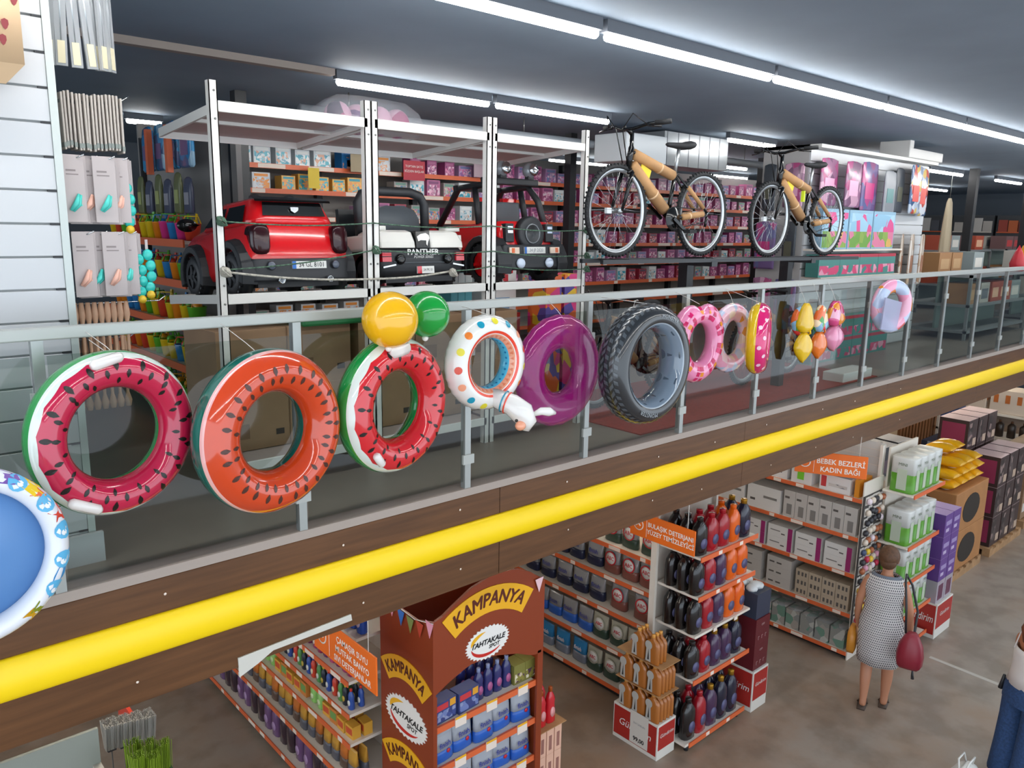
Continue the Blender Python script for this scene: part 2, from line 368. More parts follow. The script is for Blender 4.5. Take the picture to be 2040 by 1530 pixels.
for i in range(3):
    a, c = RX[i] + 0.022, RX[i + 1] - 0.022
    for z, dep, nm in ((2.115, dz, 'top'), (1.115, dz, 'low'), (0.16, 0.0, 'foot')):
        b = MB(); b.box((a, RY0 - 0.022, z - 0.028), (c, RY0 - 0.008, z + 0.028), M_rack); b.build('front_beam', rack, bevel=0.003, seg=1)
        b = MB(); b.box((a, RY1 + 0.005, z - dep - 0.028), (c, RY1 + 0.02, z - dep + 0.028), M_rack); b.build('back_beam', rack)
        if nm == 'low':
            cxm = (RX[i] + RX[i + 1]) / 2
            for s in (-0.25, 0.25):
                b = MB(); b.bar((cxm + s, RY0 - 0.02, z - 0.002), (cxm + s, RY1 + 0.02, z - dep - 0.002), 0.06, 0.02, M_black); b.build('runner', rack)
        else:
            b = MB(); b.add([(a, RY0 - 0.01, z + 0.012), (c, RY0 - 0.01, z + 0.012), (c, RY1, z + 0.012 - dep), (a, RY1, z + 0.012 - dep), (a, RY0 - 0.01, z + 0.02), (c, RY0 - 0.01, z + 0.02), (c, RY1, z + 0.02 - dep), (a, RY1, z + 0.02 - dep)], [(0, 3, 2, 1), (4, 5, 6, 7), (0, 1, 5, 4), (2, 3, 7, 6)], M_under); b.build('shelf_plate', rack)
            if nm == 'top':
                b = MB(); b.bar((a, (RY0 + RY1) / 2, z - 0.03), (c, (RY0 + RY1) / 2, z - 0.03), 0.05, 0.02, M_rack); b.build('stiffener', rack)
    for x in (a, c):
        for z in (2.115, 1.115):
            if z < 2 and 0 < i and x == a: continue
            b = MB(); b.bar((x, RY0, z), (x, RY1, z - dz), 0.016, 0.05, M_rack); b.build('side_beam', rack)
# ropes across the bays
M_rope_g = mat('green_twine', '#4f6b57', 0.8, noise=0.5, nscale=60); M_rope_w = mat('grey_rope', '#b9b4a8', 0.8, noise=0.3, nscale=60)
def rope(pts, M, label, r=0.0045, knots=()):
    pp = []
    for a, c in zip(pts, pts[1:]):
        a, c = Vector(a), Vector(c)
        for k in range(8): t = k / 8; pp.append(a.lerp(c, t) - Vector((0, 0, 0.02 * math.sin(PI * t) * (c - a).length)))
    pp.append(Vector(pts[-1])); o = thing('rope', label, 'rope', pts[0], group='ropes across the toy car rack')
    b = MB(); b.tube([p - Vector(pts[0]) for p in pp], r, M, 6); b.build('strand', o)
    for k in knots:
        b = MB()
        for q in range(5):
            c = Vector(k) - Vector(pts[0]); b.tube([c + Vector((0.026 * math.cos(t * PI / 4 + q), -0.008 - 0.004 * q, 0.024 * math.sin(t * PI / 4 + q * 0.7))) for t in range(9)], r * 0.9, M, 5)
        b.build('knot', o)
yr = RY0 - 0.032
rope([(RX[0], yr, 1.53), (RX[1], yr, 1.535), (RX[2], yr, 1.53), (RX[3], yr, 1.51)], M_rope_g, 'green twine stretched across the toy car rack at bumper height', knots=[(RX[0], yr, 1.53), (RX[3], yr, 1.51)])
rope([(RX[0], yr - 0.01, 1.275), (RX[1], yr - 0.01, 1.375), (RX[2], yr - 0.01, 1.36), (RX[3], yr - 0.01, 1.32)], M_rope_g, 'green twine rising from the rack corner past the red car number plate', knots=[(RX[1], yr - 0.01, 1.375), (RX[3], yr - 0.01, 1.32)])
rope([(RX[0], yr - 0.02, 1.265), (RX[1], yr - 0.02, 1.20), (3.22, yr - 0.02, 1.235)], M_rope_w, 'thick grey rope sagging low across two toy car bays', 0.007, knots=[(RX[0], yr - 0.02, 1.265), (3.22, yr - 0.02, 1.225)])
rope([(3.22, yr - 0.015, 1.235), (RX[2], yr - 0.015, 1.26), (RX[3], yr - 0.015, 1.22)], M_rope_g, 'thin green twine tied to the grey rope near the jeep wheels', knots=[(RX[3], yr - 0.015, 1.22)])

# ------------------------------------------------------------------ ride-on cars (local: rear at y = 0 facing -y)
def rr(x0, x1, y0, y1, z, r=0.05, n=4, bulge=0.0):
    pts = []
    for (cx, cy, a0) in ((x1 - r, y1 - r, 0), (x0 + r, y1 - r, PI / 2), (x0 + r, y0 + r, PI), (x1 - r, y0 + r, 1.5 * PI)):
        for k in range(n + 1):
            a = a0 + PI / 2 * k / n; pts.append((cx + r * math.cos(a), cy + r * math.sin(a), z))
    return pts
Mred = mat('glossy_red_plastic', '#d8141c', 0.18, coat=0.6); Mblk = mat('matt_black_plastic', '#282a2e', 0.45); Mblkg = mat('gloss_black_plastic', '#0c0d0f', 0.12)
Mlamp = mat('dark_red_lens', '#2e0710', 0.18); Mredl = mat('bright_red_lens', '#d01428', 0.15, coat=1.0); Mwht = mat('glossy_white_plastic', '#e9e6df', 0.2, coat=0.5); Mgrey = mat('grey_seat_plastic', '#4c5258', 0.5); Mchr = mat('chrome', '#c8ccd0', 0.12, metal=1.0)
Mplate = mat('number_plate_white', '#e6e6e2', 0.4); Mink = mat('black_ink', '#16171a', 0.5); Mblue = mat('plate_blue', '#2a6fc4', 0.4); Mclear = mat('pale_lens', '#cfdcf0', 0.1, coat=1.0)
def wheel(parent, x, y, r, w, M_rim, spokes=5, side=-1):
    t = MB(); t.lathe([(r * 0.62, -w / 2), (r * 0.9, -w / 2), (r, -w * 0.36), (r, w * 0.36), (r * 0.9, w / 2), (r * 0.62, w / 2)], Mblk, 24, axis='x', caps=False)
    o = t.build('wheel', parent, (x, y, r)); h = MB(); h.lathe([(r * 0.64, w * 0.30 * side), (r * 0.60, w * 0.42 * side), (r * 0.5, w * 0.36 * side), (0.02, w * 0.34 * side), (0.018, w * 0.48 * side), (0.0, w * 0.48 * side)], M_rim, 20, axis='x', caps=False)
    for k in range(spokes):
        a = 2 * PI * k / spokes; h.bar((side * w * 0.43, 0.02 * math.cos(a), 0.02 * math.sin(a)), (side * w * 0.43, r * 0.58 * math.cos(a), r * 0.58 * math.sin(a)), 0.025, 0.012, M_rim, up=(1, 0, 0))
    h.build('rim', o); tr = MB()
    for k in range(20):
        a = 2 * PI * k / 20; tr.bar((-w * 0.42, r * 1.0 * math.cos(a), r * math.sin(a)), (w * 0.42, r * math.cos(a + 0.12), r * math.sin(a + 0.12)), 0.012, 0.012, Mblk, up=(0, math.cos(a), math.sin(a)))
    tr.build('tread', o); return o
def fender(parent, x, y, r, w, M, side):
    b = MB(); n = 12; secs = []
    for k in range(n + 1):
        a = -0.35 + (PI + 0.7) * k / n; ca, sa = math.cos(a), math.sin(a)
        secs.append([(x + side * dx, y + (r + dr) * ca, r * 0.95 + (r + dr) * sa) for dx, dr in ((0.0, 0.012), (w, 0.012), (w, 0.055), (0.0, 0.075))])
    b.loft(secs, M, smooth=False); return b.build('fender', parent, bevel=0.005, seg=1)
tilt = -math.atan(dz / (RY1 - RY0))
def shelf_z(y): return 1.127 - dz * (y - RY0) / (RY1 - RY0)

def red_car():
    t = thing('ride_on_car', 'glossy red ride-on toy car with black bumper and number plate on the white rack', 'toy car', (2.235, 4.36, shelf_z(4.36)), (tilt, 0, 0))
    b = MB(); W = 0.325
    b.loft([rr(-W + .02, W - .02, .02, 1.0, .085, .05), rr(-W, W, .0, 1.02, .13, .06), rr(-W, W, -.005, 1.03, .235, .07), rr(-W + .015, W - .015, .015, 1.02, .335, .08), rr(-W + .04, W - .04, .035, .98, .385, .09), rr(-W + .055, W - .055, .045, .84, .41, .09)], Mred); b.build('body', t)
    b = MB(); b.loft([rr(-.275, .275, .045, .84, .405, .09), rr(-.262, .262, .055, .80, .44, .08), rr(-.225, .225, .09, .66, .545, .09), rr(-.21, .21, .11, .62, .56, .08)], Mred); gh = b.build('cabin', t)
    b = MB(); b.add([(-.20, .052, .455), (.20, .052, .455), (.185, .082, .535), (-.185, .082, .535)], [(0, 1, 2, 3)], Mblkg); b.add([(-.24, .062, .548), (.24, .062, .548), (.235, .15, .572), (-.235, .15, .572), (-.24, .055, .535), (.24, .055, .535)], [(0, 1, 2, 3), (4, 5, 1, 0)], Mblkg); b.build('rear_window', gh)
    b = MB(); b.prism([(-.026, .505), (.026, .505), (.022, .485), (.0, .472), (-.022, .485)], .050, .058, Mchr); b.build('emblem', gh)
    for s in (-1, 1):
        for (y0, y1, z0, z1, q0, q1) in ((.16, .43, .425, .525, .19, .42), (.45, .74, .425, .525, .46, .62)):
            b = MB(); xa, xb = s * .276, s * .240; b.add([(xa, y0, z0), (xa, y1, z0), (xb, q1, z1), (xb, q0, z1)], [(0, 1, 2, 3)], Mblkg); b.build('side_window', gh)
        b = MB(); b.loft([[(s * .25 + q * .052 * math.copysign(abs(math.cos(a)) ** .6, math.cos(a)), yy, .315 + q * .085 * math.copysign(abs(math.sin(a)) ** .6, math.sin(a))) for a in [2 * PI * k / 20 for k in range(20)]] for q, yy in ((.8, -.028), (1, -.018), (1, .09))], Mlamp); b.build('tail_lamp', t)
        b = MB(); b.loft([[(s * (.33 + dx), .70 + dy * 1.0, .44 + zz) for dx, dy, zz in ((0.0, -.03, 0), (.10 * k, -.035 * k - .005, -.035 * k), (.11 * k, .03, 0), (.1 * k, -.035 * k, .035 * k))] for k in (.2, 1)], Mblkg); b.ball((s * .40, .70, .44), .055, Mblkg, sc=(1.15, .7, .75)); b.build('mirror', t)
        for y in (.20, .80):
            wheel(t, s * .315, y, .125, .085, Mblk, side=s); fender(t, s * .28, y, .135, .088, Mblk, s); b = MB(); b.lathe([(.0, s * .27), (.137, s * .27), (.137, s * .331), (.0, s * .331)], Mblk, 20, (0, y, .125), 'x'); b.build('wheel_arch', t)
        b = MB(); b.box((s * .245 - .03, .10, .085), (s * .245 + .03, .9, .125), Mblk); b.build('sill', t)
        b = MB(); b.lathe([(.026, -.03), (.02, -.036), (.0, -.036)], mat('reflector', '#59606e', .15), 12, (s * .205, 0, .165), 'y'); b.build('reflector', t)
        b = MB(); b.lathe([(.02, -.02), (.02, -.05), (.014, -.05), (.014, -.02)], Mchr, 12, (s * .155, 0, .08), 'y'); b.build('exhaust', t)
        b = MB(); b.ball((s * .11, .33, .575), .045, Mblk, sc=(1, .6, .7)); b.build('headrest', gh)
    b = MB(); b.loft([rr(-W + .01, W - .01, -.015, .16, z, .05) for z in (.075, .09, .19, .205)], Mblk); b.build('bumper', t)
    b = MB(); b.box((-.075, -.024, .145), (.145, -.016, .188), Mplate); p = b.build('number_plate', t)
    b = MB(); b.box((-.075, -.026, .145), (-.052, -.024, .188), Mblue); b.build('plate_strip', p)
    letters('34 GL 8101', .040, Mink, p, (.048, -.0262, .166), width=.88)
    b = MB(); b.box((-.26, .05, .04), (.26, .95, .09), Mblk); b.build('chassis', t)
red_car()

def white_car():
    t = thing('ride_on_car', 'white and black ride-on toy pickup with roll bar and grey seat', 'toy car', (3.11, 4.36, shelf_z(4.36)), (tilt, 0, 0))
    b = MB(); b.loft([rr(-.33, .33, .02, 1.0, .08, .05), rr(-.345, .345, .0, 1.02, .12, .05), rr(-.345, .345, .0, 1.02, .235, .05), rr(-.33, .33, .01, 1.0, .262, .05)], Mblk); b.build('body', t)
    for s in (-1, 1):
        b = MB(); x0, x1 = (s * .06, s * .335) if s > 0 else (s * .335, s * .06)
        b.loft([rr(x0, x1, -.012, .30, .262, .02), rr(x0, x1, -.006, .30, .30, .02), rr(x0 + (.02 if s < 0 else 0), x1 - (.02 if s > 0 else 0), .03, .30, .365, .02), rr(x0 + (.05 if s < 0 else .02), x1 - (.05 if s > 0 else .02), .06, .30, .38, .02)], Mwht, smooth=False); b.build('rear_panel', t, bevel=.004, seg=1)
        b = MB(); b.loft([rr(s * .30 - .06, s * .30 + .06, .04, .16, z, .03) for z in (.375, .395, .405)], Mwht); b.build('panel_cap', t)
        b = MB(); b.loft([rr(s * .34 - .04, s * .34 + .04, .05, .98, z, .03) for z in (.25, .27, .335, .35)], Mwht); b.build('side_panel', t)
        b = MB(); b.box((s * .295 - .034, -.018, .175), (s * .295 + .034, .04, .205), Mredl); b.box((s * .295 - .034, -.018, .21), (s * .295 + .034, .04, .232), Mredl); b.build('tail_lamp', t)
        b = MB(); b.lathe([(.036, -.012), (.03, -.028), (.012, -.03), (.0, -.024)], Mblkg, 14, (s * .19, 0, .19), 'y'); b.build('rear_light', t)
        b = MB(); b.bar((s * .325, -.012, .14), (s * .23, -.014, .155), .012, .01, Mchr); b.build('trim_piece', t)
        for y in (.20, .80): wheel(t, s * .30, y, .12, .09, Mblk, side=s)
    b = MB(); b.box((-.055, -.004, .262), (.055, .26, .372), Mblkg); b.build('tail_badge_panel', t)
    # leaping animal badge as a plain white silhouette
    b = MB(); b.prism([(-.05, .335), (-.02, .352), (.02, .358), (.045, .345), (.05, .325), (.038, .30), (.032, .275), (.022, .285), (.024, .31), (-.02, .312), (-.04, .305)], -.010, -.003, Mwht); b.build('badge', t)
    letters('PANTHER', .052, Mplate, t, (0, -.003, .234), width=1.12, bold=.0012)
    letters('POWER SERIES', .024, Mplate, t, (0, -.003, .203), shear=.25)
    b = MB(); b.tube([(-.24, -.006, .175), (-.2, -.006, .166), (.2, -.006, .166), (.24, -.006, .175)], .004, Mgrey, 6); b.build('crease', t)
    b = MB(); b.box((-.06, -.012, .095), (.075, -.002, .142), Mplate); p = b.build('number_plate', t); b = MB(); b.box((-.06, -.0135, .095), (-.026, -.012, .142), Mredl); b.build('plate_strip', p); letters('34 PK 01', .026, Mink, p, (.026, -.0128, .118), width=.8)
    b = MB(); prof = [(-.265, .35), (-.27, .58), (-.235, .635), (-.15, .66), (.15, .66), (.235, .635), (.27, .58), (.265, .35)]
    b.tube([(x, .34, z) for x, z in prof], .033, Mblk, 10); b.build('roll_bar', t)
    b = MB(); b.loft([[(x * k, .30 + y, z * 1.0) for x, z in ((-.2, .36), (.2, .36), (.2, .47), (.16, .535), (.08, .56), (-.08, .56), (-.16, .535), (-.2, .47))] for k, y in ((.96, 0), (1, .02), (1, .06), (.95, .08))], Mgrey); b.build('seat', t)
    b = MB(); b.box((-.26, .62, .30), (.26, .66, .56), mat('windscreen_frame', '#23262a', .3)); b.build('windscreen_frame', t)
    b = MB(); b.box((-.27, .05, .04), (.27, .95, .09), Mblk); b.build('chassis', t)
white_car()

def red_jeep():
    t = thing('ride_on_car', 'red and black ride-on toy jeep with spare wheel and roof lamps', 'toy car', (4.10, 4.38, shelf_z(4.38)), (tilt, 0, 0))
    b = MB(); b.loft([rr(-.245, .245, .03, .98, .20, .04), rr(-.26, .26, .02, .98, .25, .04), rr(-.27, .27, .03, .98, .42, .05), rr(-.25, .25, .05, .96, .455, .05)], Mred); b.build('body', t)
    for s in (-1, 1):
        b = MB(); b.box((s * .20 - .04, -.004, .30), (s * .20 + .04, .05, .435), Mblk); l = b.build('lamp_housing', t, bevel=.006)
        for z in (.405, .375): 
            b = MB(); b.box((s * .20 - .024, -.010, z - .01), (s * .20 + .024, -.003, z + .01), Mclear); b.build('lens', l)
        b = MB(); b.box((s * .205 - .05, -.055, .215), (s * .205 + .045, -.045, .26), mat('amber_white_lens', '#f1d8c4', .3)); q = b.build('reflector', t); b = MB(); b.box((s * .205 + .015 * s - .014, -.0565, .22), (s * .205 + .015 * s + .014, -.0545, .255), mat('reflector_orange', '#e86a30', .3)); b.build('reflector_patch', q)
        b = MB(); b.ball((s * .145, -.05, .145), .042, Mclear, sc=(1, .5, .9)); b.build('fog_lamp', t)
        b = MB(); b.tube([(s * .25, .10, .42), (s * .245, .16, .62), (s * .22, .24, .735), (s * .22, .55, .74), (s * .25, .80, .45)], .026, Mblk, 8); b.build('roll_cage', t)
        b = MB(); b.tube([(s * .24, .30, .45), (s * .23, .34, .72)], .024, Mblk, 8); b.build('cage_post', t)
        b = MB(); b.ball((s * .14 + .06, .20, .853), .058, mat('silver_lamp_shell', '#9aa0a6', .25, metal=.3), sc=(1, .85, 1)); b.lathe([(.045, -.055), (.045, -.06), (.02, -.066)], Mchr, 12, (s * .14 + .06, .20, .853), 'y'); b.box((s * .14 + .03, .18, .78), (s * .14 + .09, .22, .81), Mblk); b.build('roof_lamp', t)
        for y in (.17, .80):
            wheel(t, s * .29, y, .15, .11, Mred, side=s); fender(t, s * .235, y, .155, .12, Mblk if y < .5 else Mred, s)
        b = MB(); b.box((s * .13 - .07, .36, .60), (s * .13 + .07, .40, .655), Mred); b.build('headrest', t)
    b = MB(); b.box((-.27, .17, .735), (.27, .23, .785), Mblk); b.build('lamp_bar', t, bevel=.01)
    b = MB(); b.box((-.25, .54, .72), (.25, .58, .76), Mblk); b.build('cage_crossbar', t)
    b = MB(); b.loft([rr(-.19, .19, .30, .40, z, .03) for z in (.42, .44, .60, .62)], Mgrey); b.build('seat', t)
    b = MB(); b.lathe([(.075, -.03), (.115, -.03), (.13, -.015), (.13, .03)], Mblk, 24, (0, .0, .36), 'y'); o = b.build('spare_wheel', t)
    b = MB(); b.lathe([(.078, -.034), (.066, -.036), (.06, -.026), (.03, -.034), (.0, -.034)], mat('spare_rim_grey', '#83878b', .3, metal=.4), 20, (0, 0, .36), 'y'); b.build('rim', o)
    b = MB(); b.loft([rr(-.30, .30, -.04, .06, z, .03) for z in (.10, .12, .265, .28)], Mblk); b.build('bumper', t)
    b = MB(); b.box((-.105, -.052, .215), (.105, -.042, .262), Mplate); p = b.build('number_plate', t); b = MB(); b.box((-.105, -.0535, .215), (-.085, -.0515, .262), Mblue); b.build('plate_strip', p); letters('34 JP 2020', .036, mat('grey_ink', '#7a8088', .5), p, (.012, -.0525, .238), width=.9)
    b = MB(); b.box((-.2, .05, .10), (.2, .95, .21), Mblk); b.build('chassis', t)
red_jeep()
# wrapped bag of toys lying on the rack's top
t = thing('toy_bag', 'clear bag of pink and purple toys lying on top of the white rack', 'toy bag', (2.86, 4.62, 2.085), (tilt, 0, 0))
b = MB()
for k in range(4): b.ball((-.22 + .15 * k, 0.02 * (k % 2), .10), .10, print_mat('pink_toy_print', ['#b04a78', '#7d5a86', '#d7a7bd', '#5b4a5f'], 9), sc=(.9, .9, .95))
b.build('toy_bundle', t)
b = MB(); b.loft([[(x * k, y * k, z) for x, y in ((-.38, -.13), (-.2, -.17), (.1, -.16), (.34, -.12), (.36, .1), (.1, .16), (-.2, .16), (-.38, .1))] for k, z in ((.95, .0), (1.05, .06), (.95, .15), (.7, .215))], film_mat('clear_film', '#dfe3ea', .08, .22)); b.build('film', t)

# ================================================================== BICYCLES
BY = 3.92
M_tyre = mat('bicycle_tyre', '#1b1c1f', .7); M_rim = mat('silver_rim', '#b6babd', .28, metal=.75); M_kraft = mat('kraft_cardboard_wrap', '#b58a5d', .75, noise=.08, nscale=12); M_spoke = mat('steel_spoke', '#b9bdc2', .25, metal=.9); M_tape = mat('pale_tape', '#d9b48c', .4)
def bike_wheel(parent, x, z, R=.332):
    b = MB(); n = 40; pts = [(R * .95 * math.cos(2 * PI * k / n), 0, R * .95 * math.sin(2 * PI * k / n)) for k in range(n)]; b.tube(pts, R * .055, M_tyre, 8, closed=True)
    for k in range(56):
        a = 2 * PI * k / 56
        for s in (-1, 1): b.box((R * 1.0 - .012, s * .011 - .007, -.006), (R * 1.0 + .004, s * .011 + .007, .006), M_tyre, rot=Matrix.Rotation(-a + s * .03, 3, 'Y'))
    w = b.build('wheel', parent, (x, 0, z))
    b = MB(); b.lathe([(R * .90, -.011), (R * .84, -.009), (R * .825, 0), (R * .84, .009), (R * .90, .011)], M_rim, 40, axis='y', caps=False); b.build('rim', w)
    b = MB(); b.lathe([(.012, -.05), (.022, -.034), (.022, -.028), (.012, -.02), (.012, .02), (.022, .028), (.022, .034), (.012, .05)], M_rim, 12, axis='y'); b.build('hub', w)
    b = MB()
    for k in range(28):
        a = 2 * PI * k / 28; s = 1 if k % 2 else -1; a2 = a + (.55 if k % 4 < 2 else -.55)
        b.tube([(.022 * math.cos(a2), s * .03, .022 * math.sin(a2)), (R * .835 * math.cos(a), 0, R * .835 * math.sin(a))], .0014, M_spoke, 4)
    b.build('spokes', w)
    b = MB(); b.box((-R * .35, -.012, -.02), (-R * .35 + .05, .012, .02), mat('white_reflector', '#d9dde0', .2)); b.build('reflector', w)
    return w
def bicycle(label, x0, z0, tagc, bx=0.0):
    """front wheel at x = 0, rear at x = 1.05; origin under the front hub"""
    t = thing('bicycle', label, 'bicycle', (x0, BY, z0), group='bicycles on the black display rail')
    R = .332; bike_wheel(t, 0, R); bike_wheel(t, 1.05, R)
    H1, H0 = Vector((.135, 0, .78)), Vector((.105, 0, .63)); BB = Vector((.60, 0, .29)); ST = Vector((.665, 0, .64)); RA = Vector((1.05, 0, R))
    b = MB(); b.tube([H0, H1, H1 + Vector((0, 0, .02)), H1 + Vector((-.0, 0, .12))], [.024, .024, .016, .016], Mblkg, 10); b.tube([H0 + Vector((0, 0, .02)), BB], .016, Mblkg, 8); b.tube([H1 - Vector((0, 0, .02)), ST], .015, Mblkg, 8)
    b.tube([BB, ST], .017, Mblkg, 8)
    for s in (-1, 1):
        b.tube([BB + Vector((.02, s * .03, 0)), RA + Vector((-.02, s * .055, 0))], .010, Mblkg, 8); b.tube([ST + Vector((.02, s * .015, -.02)), RA + Vector((-.01, s * .055, .01))], .009, Mblkg, 8)
    b.build('frame', t)
    b = MB()
    for s in (-1, 1): b.tube([H0 + Vector((-.005, s * .05, -.02)), Vector((.07, s * .052, .52)), Vector((0, s * .052, R))], [.017, .017, .010], Mblkg, 8)
    b.tube([H0 + Vector((-.005, -.05, -.02)), H0 + Vector((-.005, .05, -.02))], .016, Mblkg, 8); b.build('fork', t)
    b = MB(); b.tube([H1 + Vector((0, 0, .10)), H1 + Vector((-.05, 0, .13))], .016, Mblkg, 8); b.tube([H1 + Vector((x, y, z)) for x, y, z in ((.05, -.31, .17), (-.01, -.16, .16), (-.05, -.05, .13), (-.05, .05, .13), (-.01, .16, .16), (.05, .31, .17))], .012, Mblkg, 8); hb = b.build('handlebar', t)
    for s in (-1, 1):
        b = MB(); b.tube([H1 + Vector((.05, s * .31, .17)), H1 + Vector((.01, s * .20, .163))], .018, M_tyre, 8); b.build('grip', hb)
        b = MB(); b.tube([H1 + Vector((-.01, s * .17, .16)), H1 + Vector((-.06, s * .19, .14)), H1 + Vector((-.03, s * .29, .13))], .006, Mblkg, 6); b.build('brake_lever', hb)
        b = MB(); b.tube([H1 + Vector((-.05, s * .18, .15)), H1 + Vector((-.14, s * .12, .22)), H1 + Vector((-.14, s * .03, .12)), H0 + Vector((-.03, s * .02, .02))], .004, Mblkg, 5); b.build('brake_cable', hb)
    b = MB(); b.tube([ST, ST + Vector((.035, 0, .18))], .0135, M_rim, 8); b.build('seat_post', t)
    b = MB(); c = ST + Vector((.03, 0, .20)); secs = []
    for x, w, h in ((-.15, .012, .012), (-.13, .02, .022), (-.04, .03, .028), (.05, .065, .036), (.12, .085, .042), (.145, .06, .02)): secs.append([(c.x + x, c.y + w * math.cos(a), c.z + h * math.sin(a) * .8 + (.012 if x > .05 else 0)) for a in [2 * PI * k / 10 for k in range(10)]])
    b.loft(secs, M_tyre); b.build('saddle', t)
    for a, c, r, nm in ((H1 + Vector((.0, 0, -.03)), ST + Vector((-.01, 0, -.03)), .040, 'top_tube_wrap'), (H0 + Vector((.02, 0, .05)), BB + Vector((-.03, 0, .05)), .046, 'down_tube_wrap')):
        b = MB(); d = (c - a); b.tube([a + d * .06, a + d * .96], r, M_kraft, 14); w = b.build(nm, t)
        for f in (.62,): b = MB(); b.tube([a + d * f, a + d * (f + .03)], r + .002, M_tape, 14); b.build('tape', w)
    for s in (-1, 1):
        a, c = BB + Vector((.13, s * .045, .01)), RA + Vector((-.07, s * .055, 0)); b = MB(); b.tube([a, c], .024, M_kraft, 10); w = b.build('chainstay_wrap', t); b = MB(); b.tube([a.lerp(c, .3), a.lerp(c, .36)], .0255, M_tape, 10); b.build('tape', w)
        a, c = ST.lerp(RA, .35) + Vector((0, s * .035, 0)), ST.lerp(RA, .85) + Vector((0, s * .05, 0)); b = MB(); b.tube([a, c], .017, M_kraft, 10); b.build('seatstay_wrap', t)
    b = MB(); b.lathe([(.085, -.055), (.088, -.052), (.085, -.049), (.03, -.049), (.03, -.055)], Mblkg, 24, (BB.x, 0, BB.z), 'y'); b.build('chainring', t)
    for s, a in ((-1, .6), (1, .6 + PI)):
        e = BB + Vector((.17 * math.cos(a), s * .075, -.17 * math.sin(a))); b = MB(); b.bar(BB + Vector((0, s * .06, 0)), e, .018, .024, Mblkg); b.box((e.x - .045, e.y - .03 + s * .045, e.z - .013), (e.x + .045, e.y + .03 + s * .045, e.z + .013), M_tyre); b.build('crank', t)
    b = MB(); b.tube([(BB.x, -.052, BB.z + .085), (RA.x, -.05, RA.z + .035)], .004, M_tyre, 5); b.tube([(BB.x, -.052, BB.z - .085), (RA.x - .01, -.05, RA.z - .06)], .004, M_tyre, 5); b.tube([(RA.x, -.05, RA.z - .02), (RA.x - .02, -.05, RA.z - .10)], .012, Mblkg, 6); b.build('chain', t)
    b = MB(); b.box((.24, -.004, .565), (.36, .004, .66), mat('yellow_card', '#e8cf2b', .5), rot=Matrix.Rotation(.35, 3, 'Y'), at=(.3, 0, .61)); b.build('price_tag', t)
    if tagc: b = MB(); b.box((.52, -.03, .50), (.54, .0, .60), mat('neon_sticker', '#c8e020', .4)); b.build('sticker', t)
bicycle('black bicycle wrapped in cardboard standing beside the toy car rack', 4.50, 1.32, False)
bicycle('black bicycle with neon sticker standing beside the hanging toy wall', 6.58, 1.30, True)
r = thing('bicycle_stand', 'black steel display rail holding two wrapped bicycles above the floor', 'display stand', (0, BY, 0))
for y in (-.10, .10):
    b = MB(); b.bar((4.25, y, 1.292), (8.15, y, 1.272), .03, .03, M_black); b.build('rail', r)
for x in (4.5, 5.55, 6.58, 7.62):
    b = MB(); b.bar((x - .06, -.10, 1.30 if x < 6 else 1.285), (x - .06, .10, 1.30 if x < 6 else 1.285), .02, .016, M_black); b.bar((x + .06, -.10, 1.30 if x < 6 else 1.285), (x + .06, .10, 1.30 if x < 6 else 1.285), .02, .016, M_black); b.build('wheel_cradle', r)
for x in (5.60, 7.22):
    b = MB(); b.box((x - .045, .115, .009), (x + .045, .205, 1.28), M_black); b.build('upright', r)
    b = MB(); b.box((x - .04, -.12, 1.235), (x + .04, .2, 1.275), M_black); b.build('bracket', r)
# ================================================================== SWIM RINGS AND BALLS HUNG ON THE BALUSTRADE
def torus_rows(b, R, r, rows, n=72, flat=1.0, ripple=0.0, rip_n=60, lobes=None):
    """rows: list of (phi function of theta, material after this row). phi 0 = outer seam, PI/2 = front (-y), PI = hole, 3PI/2 = back"""
    vs = []; k = len(rows)
    for i, (pf, M) in enumerate(rows):
        for j in range(n):
            th = 2 * PI * j / n; ph = pf(th) if callable(pf) else pf
            rr_ = r * (lobes(th, ph) if lobes else 1.0)
            rad = R + rr_ * math.cos(ph)
            if ripple: rad += ripple * math.sin(rip_n * th) * max(0, math.cos(ph)) ** 4
            vs.append((rad * math.sin(th), -rr_ * flat * math.sin(ph), rad * math.cos(th)))
    for i in range(k):
        M = rows[i][1]; fs = []
        for j in range(n): fs.append((i * n + j, i * n + (j + 1) % n, ((i + 1) % k) * n + (j + 1) % n, ((i + 1) % k) * n + j))
        o = len(b.v)
        if i == 0: base = o; b.v += vs
        for q in fs: b.f.append(tuple(x + base for x in q)); b.mi.append(b.m(M)); b.sm.append(True)
    return b
def tor_pt(R, r, th, ph, flat=1.0, off=0.0):
    return Vector(((R + (r + off) * math.cos(ph)) * math.sin(th), -(r * flat + off) * math.sin(ph), (R + (r + off) * math.cos(ph)) * math.cos(th)))
def patch(b, R, r, th, ph, poly, M, flat=1.0, off=0.0015):
    """flat print: polygon (along theta, along phi in metres) laid on the ring surface"""
    vs = [tor_pt(R, r, th + du / (R + r * math.cos(ph)), ph + dv / r, flat, off) for du, dv in poly]
    c = tor_pt(R, r, th, ph, flat, off * 1.6); n = len(vs)
    b.add(vs + [c], [(i, (i + 1) % n, n) for i in range(n)], M, True)
def patches(name, parent, items, R, r, flat, off=.0015):
    for th, ph, poly, M in items:
        b = MB(); patch(b, R, r, th, ph, poly, M, flat, off); b.build(name, parent, fix=False)
def disc(q, n=12): return [(q * math.cos(2 * PI * k / n), q * math.sin(2 * PI * k / n)) for k in range(n)]
